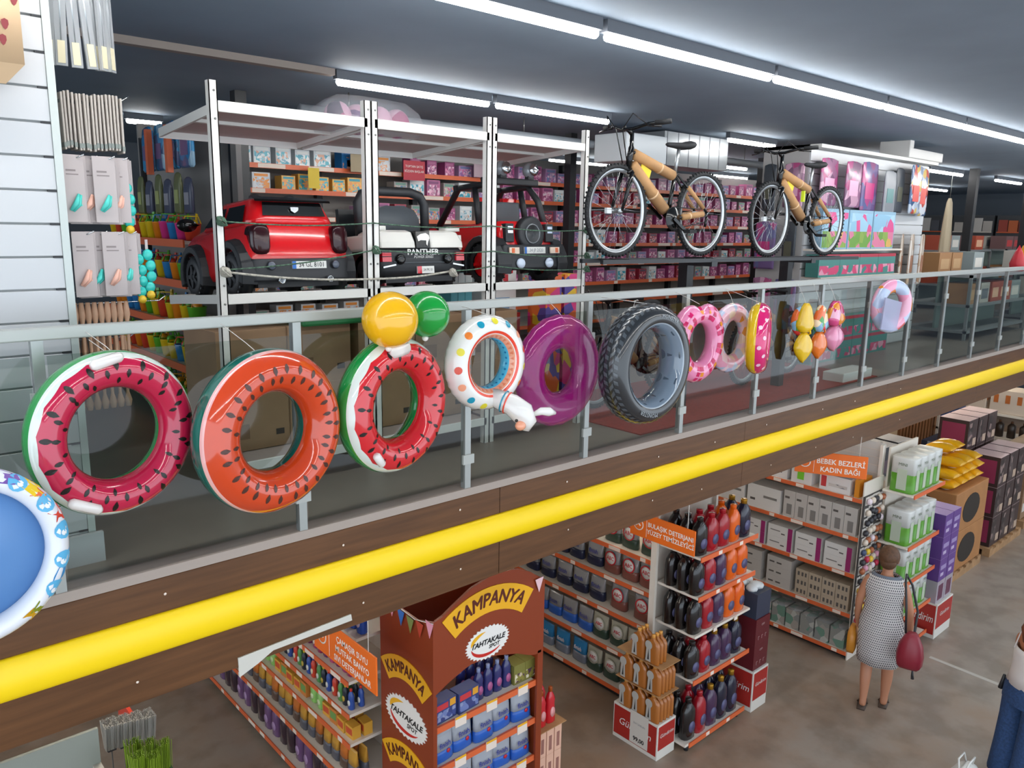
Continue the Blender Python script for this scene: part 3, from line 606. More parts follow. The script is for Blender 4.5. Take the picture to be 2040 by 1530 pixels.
def string(parent, top, bottom, r=.0016, bow=False):
    b = MB(); b.tube([top, (Vector(top) + Vector(bottom)) / 2 + Vector((.006, -.004, 0)), bottom], r, M_cord, 5)
    if bow:
        for a in (0.4, 2.2, 3.9): b.tube([Vector(top).lerp(Vector(bottom), .75) + Vector((.03 * math.cos(a) * math.sin(k * PI / 6), -.004, .022 * math.sin(a + .5) * math.sin(k * PI / 6) + .01 * math.cos(k))) for k in range(7)], .0013, M_cord, 4)
    b.build('hanging_string', parent)
def lin_rows(a, c, M, n):
    return [(a + (c - a) * k / n, M) for k in range(n)]
GL = dict(rough=.16, coat=.7)
def vinyl(name, h, **k): return mat(name, h, k.pop('rough', .11), coat=.8, **k)
HANG_Y = 3.30
def handle(b, R, r, th, ph, L, M, flat, rad=.026, tangent=True, skew=0.0):
    c = tor_pt(R, r, th, ph, flat, .012); e = tor_pt(R, r, th + .02, ph, flat, .012) - c; e.normalize(); n = (c - tor_pt(R, 0, th, 0)); n.normalize(); f = e.cross(n); d = (e * math.cos(skew) + f * math.sin(skew))
    b.tube([c - d * L / 2, c - d * (L / 2 - .012), c + d * (L / 2 - .012), c + d * L / 2], [rad * .6, rad, rad, rad * .6], M, 10)
def melon(name, label, u, v, Ro, Ri, flesh, rind, white, seedc, wob, seeds, handles, th_shift=0.0, rings=2, string_dx=0.03, bow=False, white_w=.28, translucent=False, seam_ripple=.006, tilt=.20):
    c = onY(u, v, HANG_Y); R = (Ro + Ri) / 2; r = (Ro - Ri) / 2; flat = 1.12
    t = thing(name, label, 'swim ring', c, (0, 0, tilt), 'watermelon swim rings on the balustrade')
    b = MB(); Mf, Mr, Mw = flesh, rind, white
    g0 = .36 if wob else .30
    wv = (lambda th: .74 + .10 * abs(math.sin(wob * th))) if wob else (lambda th: .50)
    rows = [(-.02, Mr), (.10, Mr), (.22, Mr), (g0, Mw), (lambda th: .5 * (g0 + wv(th)), Mw), (wv, Mf)]
    rows += [(1.05, Mf), (1.3, Mf), (1.57, Mf), (1.85, Mf), (2.1, Mf), (2.4, Mf), (2.7, Mf), (2.92, Mf), (3.06, Mr), (3.4, Mr), (3.9, Mr), (4.4, Mr), (4.9, Mr), (5.4, Mr), (5.9, Mr), (6.1, Mr)]
    torus_rows(b, R, r, rows, 144, flat, seam_ripple, 72); b.build('tube', t)
    random.seed(3)
    for ring, (ph, n, s) in enumerate(seeds):
        for k in range(n):
            th = 2 * PI * (k + .5 * ring) / n + random.uniform(-.04, .04) + th_shift; ll = .021 * s; w = .0085 * s; p2 = ph + random.uniform(-.05, .05)
            patches('seed_print', t, [(th, p2, [(0, -ll * .75), (w * .6, -ll * .55), (w, -ll * .1), (w, ll * .3), (w * .4, ll * .75), (0, ll), (-w * .4, ll * .75), (-w, ll * .3), (-w, -ll * .1), (-w * .6, -ll * .55)], seedc)], R, r, flat, .0012)
    for th, ph, L, sk in handles:
        b = MB(); handle(b, R, r, th, ph, L, vinyl('white_vinyl_handle', '#ebe6e2'), flat, .021, skew=sk); b.build('handle', t)
    zt = 1.085 - c.z; string(t, (string_dx - .01, 3.497 - c.y, zt), (string_dx, -r * .75 * 1.0, R + r * .45), bow=bow)
    if not bow: string(t, (string_dx - .01, 3.497 - c.y - .02, zt - .03), (string_dx + .004, -r * flat, R))
    return t
red1 = vinyl('melon_crimson', '#c21a45'); red2 = vinyl('melon_red', '#d3222c'); grn = vinyl('melon_green', '#16903f'); grn2 = vinyl('melon_teal_green', '#12665a'); whi = vinyl('melon_white', '#dfe9e2'); pnk = vinyl('melon_pink_white', '#efb6b4'); org = vinyl('papaya_orange', '#d2441a'); seed = mat('seed_print_black', '#1c1512', .3); seedb = mat('seed_print_brown', '#4f2f27', .25)
melon('watermelon_swim_ring', 'crimson watermelon swim ring with two long white handles and green rind', 226, 862, .327, .182, red1, grn, whi, seed, 9, [(1.15, 17, 1.25), (1.62, 19, 1.0), (2.05, 15, .85)], [(6.15, .98, .125, -.1), (3.75, 1.1, .125, -.15)])
HANG_Y = 3.24
melon('papaya_swim_ring', 'orange melon swim ring with teal rind and pale pink edge', 538, 858, .366, .175, org, grn2, pnk, seedb, 0, [(1.35, 26, 1.2), (1.85, 28, 1.05)], [], th_shift=.1, bow=True, string_dx=-.04, seam_ripple=.004)
HANG_Y = 3.31
melon('watermelon_swim_ring', 'red watermelon swim ring with one short handle below the yellow ball', 783, 806, .345, .172, red2, grn, whi, seed, 9, [(1.15, 17, 1.15), (1.62, 19, 1.0), (2.05, 15, .8)], [(3.85, 1.15, .085, .2)], string_dx=.0)
# two balls stuffed between ring and handrail
for u, v, rad, h, lab, y in ((777, 637, .135, '#f2b70d', 'shiny yellow ball resting on the red watermelon ring', 3.21), (850, 626, .118, '#12993a', 'shiny green ball tucked behind the yellow ball', 3.30)):
    c = onY(u, v, y); b = MB(); b.ball((0, 0, 0), rad, mat('ball_vinyl_' + h[1:], h, .2, coat=.6), 40, 24); o = thing('play_ball', lab, 'ball', c, group='balls on the watermelon ring'); b.build('shell', o)
    b = MB(); b.ball((-.02, -rad * .12, -rad * 1.0), .017, vinyl('white_vinyl_handle', '#ebe6e2')); b.build('valve', o)
c = onY(797, 697, 3.19); b = MB(); b.loft([[(x * k, y * .5, z) for x, y in ((-.055, -.03), (.0, -.035), (.055, -.02), (.055, .02), (0, .035), (-.055, .03))] for k, z in ((.8, -.028), (1.05, -.01), (1, .012), (.9, .026))], vinyl('white_vinyl_handle', '#ebe6e2')); tag(b.build('white_handle_sleeve', loc=c, rot=(.2, -.15, 0)), 'white soft sleeve under the yellow ball on the red ring', 'sleeve')

# llama ring: the ring, dotted print, coral band, zig-zag band, blue inner band, neck, head, ear, tail
def llama():
    HANG_Y = 3.29; c = onY(967, 722, HANG_Y); Ro, Ri = .262, .130; R, r = (Ro + Ri) / 2, (Ro - Ri) / 2; fl = 1.15
    t = thing('llama_swim_ring', 'white baby swim ring with an inflated animal head and coloured dots', 'swim ring', c)
    w = vinyl('llama_white', '#eceae6'); co = vinyl('llama_coral', '#e8452b'); pe = vinyl('llama_peach', '#f0a482'); bl = vinyl('llama_blue', '#5cc0e2')
    b = MB(); rows = [(0.0, w), (.4, w), (.8, w), (1.2, w), (1.55, w), (1.78, co), (2.02, w), (2.1, pe), (2.35, pe), (2.6, bl), (2.9, bl), (3.3, bl), (3.6, w), (4.1, w), (4.6, w), (5.1, w), (5.6, w), (6.0, w)]
    torus_rows(b, R, r, rows, 72, fl, .003, 40); b.build('tube', t)
    b = MB(); cl = ['#e3d63c', '#1f96b4', '#f0a482', '#de5440', '#e3d63c', '#ee8434', '#1f96b4', '#e0685c']
    patches('dot_print', t, [(2 * PI * k / 15 + .05, .95, disc(.021), mat('dot_' + cl[k % 8][1:], cl[k % 8], .25)) for k in range(15)], R, r, fl)
    b = MB()
    for k in range(30): patch(b, R, r, 2 * PI * k / 30, 2.36, [(-.010, -.009), (.010, -.009), (0, .011)], mat('zigzag_print', '#e5805c', .3), fl)
    for k in range(26): patch(b, R, r, 2 * PI * k / 26, 2.85, [(.006 * math.cos(a), .006 * math.sin(a)) for a in [PI * q / 4 for q in range(8)]], mat('blue_dot_print', '#1d7fae', .3), fl)
    b.build('band_print', t)['kind'] = 'stuff'
    hp = lambda u, v, y: onY(u, v, y) - c
    P = [hp(978, 788, 3.27), hp(1000, 798, 3.21), hp(1020, 806, 3.16), hp(1040, 822, 3.11), hp(1050, 842, 3.09), hp(1047, 858, 3.09)]
    b = MB(); b.tube(P[:5] + [P[5]], [.05, .056, .060, .068, .055, .02], w, 16); hd = b.build('head', t)
    b = MB(); b.ball(hp(1037, 848, 3.075), .03, pe, sc=(1.1, .9, .9)); b.build('muzzle', hd)
    b = MB(); b.ball(hp(1029, 838, 3.05), .009, seed); b.build('eye', hd)
    b = MB(); b.tube([hp(1062, 826, 3.09), hp(1078, 819, 3.06), hp(1094, 820, 3.04), hp(1106, 823, 3.03)], [.012, .022, .026, .010], w, 10); b.build('ear', hd)
    for f, M in ((.55, co), (.2, vinyl('llama_teal', '#1f96b4'))):
        b = MB(); p = P[1].lerp(P[2], f); d = (P[2] - P[1]).normalized(); x = d.orthogonal().normalized(); y = d.cross(x); b.tube([p + (x * math.cos(2 * PI * k / 18) + y * math.sin(2 * PI * k / 18)) * .060 for k in range(18)], .0045, M, 6, closed=True); b.build('collar', hd)
    b = MB(); b.ball(hp(955, 655, 3.26), .055, w, sc=(1.25, .8, .75), rot=Matrix.Rotation(-.35, 3, 'Y')); b.build('tail', t)
    string(t, (.0, 3.497 - c.y, 1.085 - c.z), (.0, -.02, R + r))
llama()
# translucent purple ring
def see_vinyl(name, h, al):
    M = mat(name, h, .12, coat=.5, alpha=al); return M
c = onY(1112, 738, 3.415); Ro, Ri = .347, .136; t = thing('purple_swim_ring', 'see-through purple swim ring hanging between llama and tyre rings', 'swim ring', c)
b = MB(); torus_rows(b, (Ro + Ri) / 2, (Ro - Ri) / 2, lin_rows(0, 2 * PI, see_vinyl('purple_clear_vinyl', '#a01a78', .62), 20), 72, .68, .004, 50); b.build('tube', t); string(t, (-.02, 3.497 - c.y, 1.085 - c.z), (0, -.05, Ro - .04))
# tyre ring with tread blocks and lettering
def tyre():
    c = onY(1285, 725, 3.13); Ro, Ri = .380, .222; R, r = (Ro + Ri) / 2, (Ro - Ri) / 2; fl = 1.40
    t = thing('tyre_swim_ring', 'black swim ring printed like a car tyre with grey hub', 'swim ring', c)
    dk = vinyl('tyre_charcoal', '#24282d', rough=.3); gy = vinyl('tyre_tread_grey', '#4a5158', rough=.3); hb = vinyl('tyre_hub_grey', '#7d8c9c'); hb2 = vinyl('tyre_hub_light', '#a7b4c0')
    b = MB(); rows = [(0, dk), (.3, dk), (.6, dk), (.9, dk), (1.2, dk), (1.5, dk), (1.8, dk), (1.98, hb2), (2.08, hb), (2.4, hb), (2.8, hb), (3.2, hb), (3.6, hb), (4.0, hb), (4.3, dk), (4.7, dk), (5.2, dk), (5.7, dk), (6.05, dk)]
    torus_rows(b, R, r, rows, 96, fl, .0, 60); b.build('tube', t)
    b = MB(); n = 46
    for row, ph in enumerate((-.55, -.25, .08, .40, .70)):
        for k in range(n):
            sk = .010 if row % 2 else -.010
            patch(b, R, r, 2 * PI * (k + .5 * (row % 2)) / n, ph, [(-.017 - sk, -.009), (.009 - sk, -.011), (.019 + sk, .009), (-.007 + sk, .011)], gy, fl, .003)
    b.build('tread_print', t)['kind'] = 'stuff'
    b = MB()
    for k in range(9): patch(b, R, r, 2 * PI * k / 9, 2.9, [(-.02, -.05), (.02, -.05), (.032, .05), (-.032, .05)], vinyl('tyre_hub_dark', '#4f5c6a'), fl, .0015)
    b.build('hub_print', t)['kind'] = 'stuff'
    ph = 1.45; rad = R + r * math.cos(ph); me = text_mesh('MONSTER', .036, mat('tyre_letter', '#9aa2a8', .4), arc=rad, space=1.1)
    for a in (.3, PI + .25): o = obj('lettering', me, t, (rad * math.sin(a) * 1.0, -r * fl * math.sin(ph) - .003, rad * math.cos(a)), (0, a, 0))
    string(t, (-.02, 3.497 - c.y, 1.085 - c.z), (-.01, 0, Ro + .0), .002, True)
tyre()
# pink heart ring, sweet print ring, pink-yellow ring seen edge on, arm bands, last packed ring
def ring(name, label, u, v, Ro, Ri, M, rotz=0.0, flat=.9, M2=None, split=None, lobes=None, y=HANG_Y):
    c = onY(u, v, y); R, r = (Ro + Ri) / 2, (Ro - Ri) / 2; t = thing(name, label, 'swim ring', c, (0, 0, rotz))
    b = MB(); rows = lin_rows(0, 2 * PI, M, 20)
    if M2: rows = [(p, M if p < PI else M2) for p, _ in rows]
    torus_rows(b, R, r, rows, 72, flat, .003, 44, lobes); b.build('tube', t)
    q = Matrix.Rotation(-rotz, 3, 'Z'); string(t, q @ Vector((-.02, 3.497 - c.y, 1.085 - c.z)), (0, 0, Ro - .004), .0016); return t, R, r
heart = lambda th, ph: 1.0 + .50 * max(0, math.cos(th)) * (abs(math.sin(th)) ** .5) * max(0, math.cos(ph)) - .75 * math.exp(-(min(th, 2 * PI - th) / .25) ** 2) * max(0, math.cos(ph)) ** .6 + .18 * max(0, -math.cos(th)) ** 6 * max(0, math.cos(ph))
t, R, r = ring('heart_swim_ring', 'pink heart-shaped swim ring printed with sweets and stripes', 1389, 682, .275, .135, vinyl('heart_pink', '#ef8fb8'), lobes=heart, y=3.30)
for k in range(26):
    for ph in (.75, 1.3, 1.85): 
        if k % 3: b = MB(); patch(b, R, r * heart(2 * PI * k / 26, ph), 2 * PI * k / 26 + .04 * (k % 2), ph, [(-.018, -.016), (.018, -.016), (.018, .016), (-.018, .016)], mat('heart_' + ['d', 'e', 'f'][(k * 2 + int(ph * 3)) % 3], ['#d6246a', '#c81e5c', '#e8902e'][(k * 2 + int(ph * 3)) % 3], .25), .9, .002); b.build('sweet_print', t, fix=False)
sw = print_mat('sweet_ring_print', ['#f1a9c9', '#b9c9ea', '#f7e3d2', '#f0a0c0', '#e8a04b', '#f4d7e6', '#f1b9d2', '#c9d7f2', '#b9c4ea', '#f3c3d8'], 15, .16, .7)
ring('sweet_print_swim_ring', 'pastel swim ring with sweets print beside the pink heart ring', 1456, 673, .270, .132, sw, flat=.75, y=3.44)
t, R, r = ring('edge_on_swim_ring', 'pink and yellow dotted swim ring turned edge-on', 1511, 674, .268, .11, vinyl('ring_magenta', '#dd2272'), rotz=.47, flat=1.0, M2=vinyl('ring_yellow', '#ecc518'), y=3.2)
patches('dot_print', t, [(2 * PI * k / 22, .35 + .5 * (k % 2), disc(.016, 10), mat('dot_pale_pink', '#f6d3df', .25)) for k in range(22)], R, r, 1.0)
def armband(label, u, v, cols, w, h, rz):
    c = onY(u, v, 3.40); t = thing('inflatable_toy', label, 'inflatable', c, (0, 0, rz), 'limp inflatables on the balustrade')
    for s, (zc, hh) in zip((1, -1), ((h * .27, h * .5), (-h * .25, h * .52))):
        b = MB(); secs = []
        for k in range(9):
            f = k / 8; z = zc + hh * (f - .5); ww = w * ((.22 + .95 * (1 - f) ** .55 * min(1, .35 + f * 3)) if s > 0 else (.08 + 1.0 * math.sin(PI * (.5 * min(1, f * 1.9) if f < .55 else .5 + .42 * (f - .52) / .48)) )); secs.append([(ww * .5 * math.cos(a), w * (.10 + .13 * ww / w) * math.sin(a) * (1 + .35 * math.cos(3 * a)), z) for a in [2 * PI * q / 14 for q in range(14)]])
        b.loft(secs, cols[0 if s > 0 else 1]); b.build('chamber', t)
    b = MB(); b.tube([(w * .25, .02, -.02), (w * .36, 0, 0), (w * .25, -.02, .02)], .008, cols[1], 6); b.build('valve', t)
    q = Matrix.Rotation(-rz, 3, 'Z'); string(t, q @ Vector((0, 3.4985 - c.y, 1.085 - c.z)), (0, 0, h * .48), .0016); return t
fy = vinyl('foil_yellow', '#e8bd10'); fo = vinyl('foil_orange', '#ea7417'); fp = vinyl('foil_pink', '#e58fb2'); mix = print_mat('fruit_print', ['#e86a2a', '#4aa24e', '#f2d9b0', '#d93a3a', '#8bb8d8'], 14, .2, .6)
t0 = armband('limp yellow inflatable hanging with fruit print armband', 1602, 664, (fy, fy), .17, .50, -.5)
c0 = onY(1594, 640, 3.44); b = MB(); b.ball(c0 - t0.location, .12, mix, sc=(.8, .5, 1.1)); b.build('print_chamber', t0)
t1 = armband('limp orange inflatable hanging beside the yellow one', 1632, 662, (mix, fo), .17, .46, -.4)
armband('pink folded star inflatable hanging at the end of the bunch', 1662, 650, (print_mat('pink_print', ['#d94a86', '#f0b2cb', '#e8902e', '#c22f68'], 12, .2, .6), fp), .22, .44, -.3)
t, R, r = ring('packed_swim_ring', 'small pink printed swim ring hanging with its plastic pack', 1776, 610, .26, .13, print_mat('princess_ring_print', ['#efa3c4', '#f3b9d2', '#b9c9e6', '#ef9fc0', '#e8902e', '#e46a6a', '#f0b5cf', '#eec2d6'], 7, .16, .7), rotz=-.28)
b = MB(); b.prism([(-.27, -.20), (-.06, -.22), (-.02, .05), (-.25, .10)], -.13, -.115, film_mat('printed_film', '#b7b9d8', .1, .55)); b.build('plastic_pack', t)
# big paddling ring at the frame's edge: white print wall, blue floor
def pool_ring():
    c = onY(-75, 1115, 3.10); Ro, Ri = .322, .245; R, r = (Ro + Ri) / 2, (Ro - Ri) / 2; fl = 1.3
    t = thing('paddling_pool', 'small inflatable paddling pool with white sea animal print hung upright', 'paddling pool', c)
    w = vinyl('pool_white', '#e8ebf2', rough=.35); b = MB(); torus_rows(b, R, r, lin_rows(0, 2 * PI, w, 18), 72, fl, .0); b.build('tube', t)
    b = MB(); b.lathe([(.0, .012), (Ri + .03, .01), (Ri + .03, .02), (.0, .02)], mat('pool_blue_floor', '#5f8fc8', .4), 48, axis='y'); b.build('pool_floor', t)
    b = MB(); bl = mat('pool_print_blue', '#5db4e0', .35); wh = mat('pool_print_white', '#f2f4f6', .35)
    for k, a in enumerate((.62, 1.02, 1.42, 1.78, 2.14)):
        patches('bubble_print', t, [(a, 1.0 + .15 * (k % 2), disc(.033), bl), (a + .03, 1.05 + .15 * (k % 2), disc(.011, 8), wh)], R, r, fl, .0015 + .0008)
    pat = lambda th, ph, pl, h: patches('fish_print', t, [(th, ph, pl, mat('pool_print_' + h[1:], h, .35))], R, r, fl, .002)
    pat(.50, .8, [(-.04, -.03), (.03, -.02), (.045, .0), (.03, .02), (-.03, .03)], '#7a56a8'); pat(.80, .75, [(-.045, -.022), (.02, -.028), (.05, .0), (.02, .026), (-.04, .02)], '#f0cc18'); pat(.90, 1.1, [(-.02, -.02), (.02, -.02), (.028, .015), (0, .0), (-.026, .02)], '#e8662a'); pat(1.22, .9, [(-.03, -.028), (.0, -.036), (.03, -.02), (.022, .02), (.0, .008), (-.026, .03)], '#d23f2c'); pat(1.95, .75, [(-.09, -.012), (-.02, -.036), (.06, -.026), (.10, .012), (.02, .034), (-.05, .02)], '#2f8fd0'); pat(2.4, .9, [(-.03, -.03), (.03, -.02), (.035, .02), (-.02, .03)], '#8f9a2c'); pat(2.5, 1.1, [(-.02, -.03), (.02, -.025), (.03, .02), (-.02, .02)], '#d8a018')
    string(t, (0.02, 3.497 - c.y, 1.085 - c.z), (.0, 0, Ro - .01))
pool_ring()
# ================================================================== THE HALL BELOW: SHELVES AND GOODS
def gondola(name, label, fx, y0, y1, zs, depth, back_top, facing=-1, Mback=None, tags_every=.45, endp=True):
    """shelving that runs along y; its open face looks along facing * x. zs: heights of the price rails, lowest first"""
    t = thing(name, label, 'shelving', (fx, y0, G)); d = -facing; L = y1 - y0
    b = MB(); xb = d * depth
    b.box((min(xb, xb + d * .02), 0, 0.02), (max(xb, xb + d * .02), L, back_top - G), Mback or M_white2); b.build('back_panel', t)
    for y in ([0.0] if endp else []) + [1.25 * k for k in range(1, int(L / 1.25) + 1)]:
        b = MB(); b.box((min(xb - d * .05, xb), y, 0), (max(xb - d * .05, xb), y + .03, back_top - G), M_white2); b.build('upright', t)
    for k, z in enumerate(zs):
        dp = depth + (.04 if k == 0 else 0.0); zz = z - G
        b = MB(); x0 = d * .0; b.box((min(x0, xb), .0, zz - .012), (max(x0, xb), L, zz + .012), M_white2); s = b.build('shelf', t)
        b = MB(); xr = -d * .004; b.box((min(xr, xr - d * .008), .0, zz - .026), (max(xr, xr - d * .008), L, zz + .016), M_orange); b.build('price_rail', s)
        random.seed(k + int(fx * 10)); y = .1
        while y < L - .15:
            w = random.choice((.06, .09, .14)); b = MB(); xt = xr - d * .008; b.box((min(xt, xt - d * .002), y, zz - .022), (max(xt, xt - d * .002), y + w, zz + .013), M_railw); b.build('price_tag', s); y += tags_every * random.uniform(.6, 1.5)
        if k == 0: b = MB(); b.box((min(d * .06, xb), .0, 0), (max(d * .06, xb), L, zz - .012), M_black); b.build('plinth', t)
    return t
FILM = film_mat('clear_film', '#dfe3ea', .08, .22)
def ell(w, d, z, n=12, p=3.0):
    out = []
    for k in range(n):
        a = 2 * PI * k / n; c, s = math.cos(a), math.sin(a); out.append((w * .5 * math.copysign(abs(c) ** (2 / p), c), d * .5 * math.copysign(abs(s) ** (2 / p), s), z))
    return out
def pouch(Mtop, Mbot, txt=None, tcol=None, tsize=.05, disc_=None, w=.20, h=.24, d=.085, tz=.62, label2=None, cat='pouch', name='detergent_pouch'):
    t = thing(name, 'pouch', cat); b = MB()
    lv = [(0, .9, .8), (.04, 1, 1), (.30, .97, .95), (.42, .95, .85)]
    b.loft([ell(w * a, d * c, h * f) for f, a, c in lv], Mbot); b.build('lower_print', t)
    b = MB(); b.loft([ell(w * a, d * c, h * f) for f, a, c in [(.42, .95, .85), (.7, .96, .6), (.9, 1.0, .22), (1.0, 1.0, .06)]], Mtop); body = b.build('pouch_body', t)
    if disc_ is not None:
        b = MB(); b.lathe([(.0, -.002), (w * .33, 0), (w * .33, .004)], disc_[0], 16, (0, -d * .44, h * tz), 'y'); r = b.build('round_badge', t)
        b = MB(); b.lathe([(w * .30, -.003), (w * .36, -.003), (w * .36, .004), (w * .30, .004)], disc_[1], 16, (0, -d * .44, h * tz), 'y', caps=False); b.build('badge_rim', r)
    if txt: letters(txt, tsize, tcol, t, (0, -d * .44 - .004, h * tz), (-.10, 0, 0), width=.9, bold=.001)
    return t
def bottle(M, Mcap, Mlab=None, w=.115, d=.075, h=.30, kind='handle', name='detergent_bottle', labh=.34, n=12):
    t = thing(name, 'bottle', 'bottle'); b = MB()
    if kind == 'handle': lv = [(0, .92, .92), (.02, 1, 1), (.55, 1, 1), (.70, .92, .95), (.80, .62, .8), (.87, .38, .55), (.90, .30, .42)]
    elif kind == 'slim': lv = [(0, .9, .9), (.02, 1, 1), (.30, .96, .96), (.5, .82, .9), (.66, .9, .92), (.78, .62, .7), (.86, .34, .4), (.88, .32, .36)]
    else: lv = [(0, .92, .92), (.02, 1, 1), (.72, 1, 1), (.80, .7, .75), (.85, .36, .45), (.88, .34, .4)]
    b.loft([ell(w * a, d * c, h * f, n, 2.6) for f, a, c in lv], M); b.build('bottle_body', t)
    b = MB(); b.loft([ell(w * .36, w * .36, h * f, 8, 2) for f in (.875, .985, 1.0)], Mcap); b.build('cap', t)
    if Mlab: b = MB(); b.loft([[(w * .26 * math.cos(a), -d * .5 - dy, h * (.32) + h * labh * .42 * math.sin(a)) for a in [2 * PI * k / 14 for k in range(14)]] for dy in (-.006, .0015)], Mlab); b.build('label', t)
    return t
def carton(w, d, h, M, Mtop=None, prints=(), name='carton', cat='box', bevel=0.0, side=None):
    """box with its front at y = -d/2; prints: (x0, z0, x1, z1, material) flat prints on the front, fractions"""
    t = thing(name, 'box', cat); b = MB(); b.box((-w / 2, -d / 2, 0), (w / 2, d / 2, h), M); b.build('box_body', t, bevel=bevel, seg=1)
    if Mtop: b = MB(); b.box((-w / 2, -d / 2, h), (w / 2, d / 2, h + .002), Mtop); b.build('lid', t)
    for x0, z0, x1, z1, Mp in prints:
        b = MB(); b.box((w * (x0 - .5), -d / 2 - .0018, h * z0), (w * (x1 - .5), -d / 2 + .0005, h * z1), Mp); b.build('printed_panel', t)
    if side:
        for s in (-1, 1):
            b = MB(); b.box((s * w / 2 - .001, -d * .4, h * .12), (s * w / 2 + .001, d * .4, h * .88), side); b.build('side_print', t)
    return t
def lab(protos, words_, tail): return {p.name: w + ' ' + tail for p, w in zip(protos, words_)}
def along_y(proto, fx, y0, y1, z, pitch, label, group, depth=.10, rows=1, row_gap=.12, jitter=.01, rz=-PI / 2, protos=None, skip=0.0, scale=None, seed_=1, labels=None, yaw=.06):
    """stand copies of proto in a row along y on a shelf whose face looks along -x"""
    random.seed(seed_); pitch = (y1 - y0) / max(1, int((y1 - y0) / pitch + 1e-4)); y = y0 + pitch / 2; i = 0
    while y < y1 - pitch / 2 + 1e-6:
        for r_ in range(rows):
            if random.random() < skip: continue
            p = proto if protos is None else protos[i % len(protos)]
            put(p, USED, (fx + depth + r_ * row_gap + random.uniform(-jitter, jitter) * .5, y + random.uniform(-jitter, jitter), z + .0125), rz + random.uniform(-yaw, yaw), label if labels is None else labels[p.name], group, scale=scale)
        y += pitch; i += 1
Msil = mat('silver_pouch_film', '#a9abb0', .22, metal=.35); Mslb = mat('grey_blue_pouch_film', '#7f8796', .25, metal=.2); Mnavy = mat('navy_print', '#20253f', .3); Mblu = mat('blue_print', '#2b5fb8', .3); Mcyan = mat('cyan_pouch_film', '#2f86c2', .25); Mredp = mat('red_brown_print', '#7d4a40', .3); Mgrn = mat('dark_green_print', '#31453a', .3); Mcrm = mat('cream_pouch_film', '#b7b5a4', .3); Mtxb = mat('finish_letter_blue', '#2b3a8c', .4); Mtxr = mat('letter_red', '#c22430', .4); Mtxw = mat('letter_white', '#e6e6ea', .4); Mwbadge = mat('white_badge', '#e4e2de', .4)
P_dark = pouch(Msil, Mnavy, 'finish', Mtxb, .062); P_blue = pouch(Msil, Mblu, 'finish', Mtxb, .062); P_cyan = pouch(Mcyan, Mslb, 'finish', Mtxw, .058)
P_badge = pouch(Msil, Mredp, 'ABC', Mtxr, .052, (Mwbadge, Mtxr)); P_cream = pouch(Mcrm, Mgrn, 'ABC', Mtxr, .046, (Mwbadge, Mcrm)); P_badge2 = pouch(Msil, Mgrn, 'ABC', Mtxr, .052, (Mwbadge, Mtxr))
MZ = [-2.89, -2.50, -2.12, -1.77, -1.45]
gondola('detergent_gondola', 'white gondola of dishwasher detergent pouches with orange price rails', 5.50, 4.16, 9.0, MZ, .42, -.72)
gm = 'pouches on the detergent gondola'
def two(pa, la, pb, lb, z, ysplit, y1=6.9, y0=4.18, tag_='', seed_=1):
    along_y(pb, 5.50, y0, ysplit, z, .215, lb, gm + tag_, seed_=seed_); along_y(pa, 5.50, ysplit, y1, z, .215, la, gm + tag_, seed_=seed_ + 1)
two(P_cyan, 'bright blue detergent pouch on the bottom shelf of the pouch gondola', P_cream, 'cream pouch with round badge on the bottom shelf of the pouch gondola', MZ[0], 5.02, tag_=', bottom shelf', y0=4.35)
two(P_blue, 'silver and blue detergent pouch on the second lowest gondola shelf', P_cream, 'cream pouch with round badge on the second lowest gondola shelf', MZ[1], 4.95, tag_=', second lowest shelf', y0=4.3, seed_=3)
two(P_dark, 'silver and navy detergent pouch on the middle gondola shelf', P_badge, 'silver pouch with white badge and red letters on the middle gondola shelf', MZ[2], 4.80, tag_=', middle shelf', seed_=5)
two(P_dark, 'silver and navy detergent pouch on the second highest gondola shelf', P_badge, 'silver pouch with white badge and red letters on the second highest shelf', MZ[3], 4.86, tag_=', second highest shelf', seed_=7)
along_y(P_badge2, 5.50, 4.18, 6.0, MZ[4], .215, 'silver and green pouch with round badge on the highest gondola shelf', gm + ', highest shelf', seed_=9)
# ---- end cap with big detergent bottles
ec = thing('bottle_end_cap', 'white end cap shelving stacked with large detergent bottles', 'shelving', (5.33, 3.60, G)); EZ = [-2.93, -2.33, -1.91, -1.55, -1.19]; EW = .90
b = MB(); b.box((0, .46, .02), (EW, .48, 2.25), M_white2); b.build('back_panel', ec)
for x in (0, EW - .03): b = MB(); b.box((x, .42, 0), (x + .03, .46, 2.25), M_white2); b.build('upright', ec)
for k, z in enumerate(EZ):
    b = MB(); b.box((0 if k < 1 else .05, 0, z - G - .012), (EW, .44, z - G + .012), M_white2); s = b.build('shelf', ec, bevel=.004, seg=1)
    if k != 2: b = MB(); b.box((.05, -.012, z - G - .026), (EW + .02, -.002, z - G + .018), M_orange); b.build('price_rail', s)
    for x in (.3, .62): b = MB(); b.box((x, -.0135, z - G - .02), (x + .05, -.0115, z - G + .014), M_railw); b.build('price_tag', s)
b = MB(); b.tube([(.06, .03, .0), (.06, .03, .05)], .02, M_black, 8); b.tube([(EW - .06, .03, .0), (EW - .06, .03, .05)], .02, M_black, 8); b.build('foot', ec)
hues = {'black': '#1a1718', 'red': '#a01422', 'purple': '#43294a', 'navy': '#1b1b30', 'orange': '#e0600f'}
Mgold = mat('gold_cap', '#b98a2c', .25, metal=.6); Mlb = mat('bottle_label', '#55557a', .3)
BO = {k: bottle(mat('bottle_' + k, h, .22, coat=.4), mat('bottle_' + k, h, .22, coat=.4) if k in ('black', 'red', 'orange') else Mgold, Mlb, .150, .10, .315 if k != 'navy' else .33) for k, h in hues.items()}
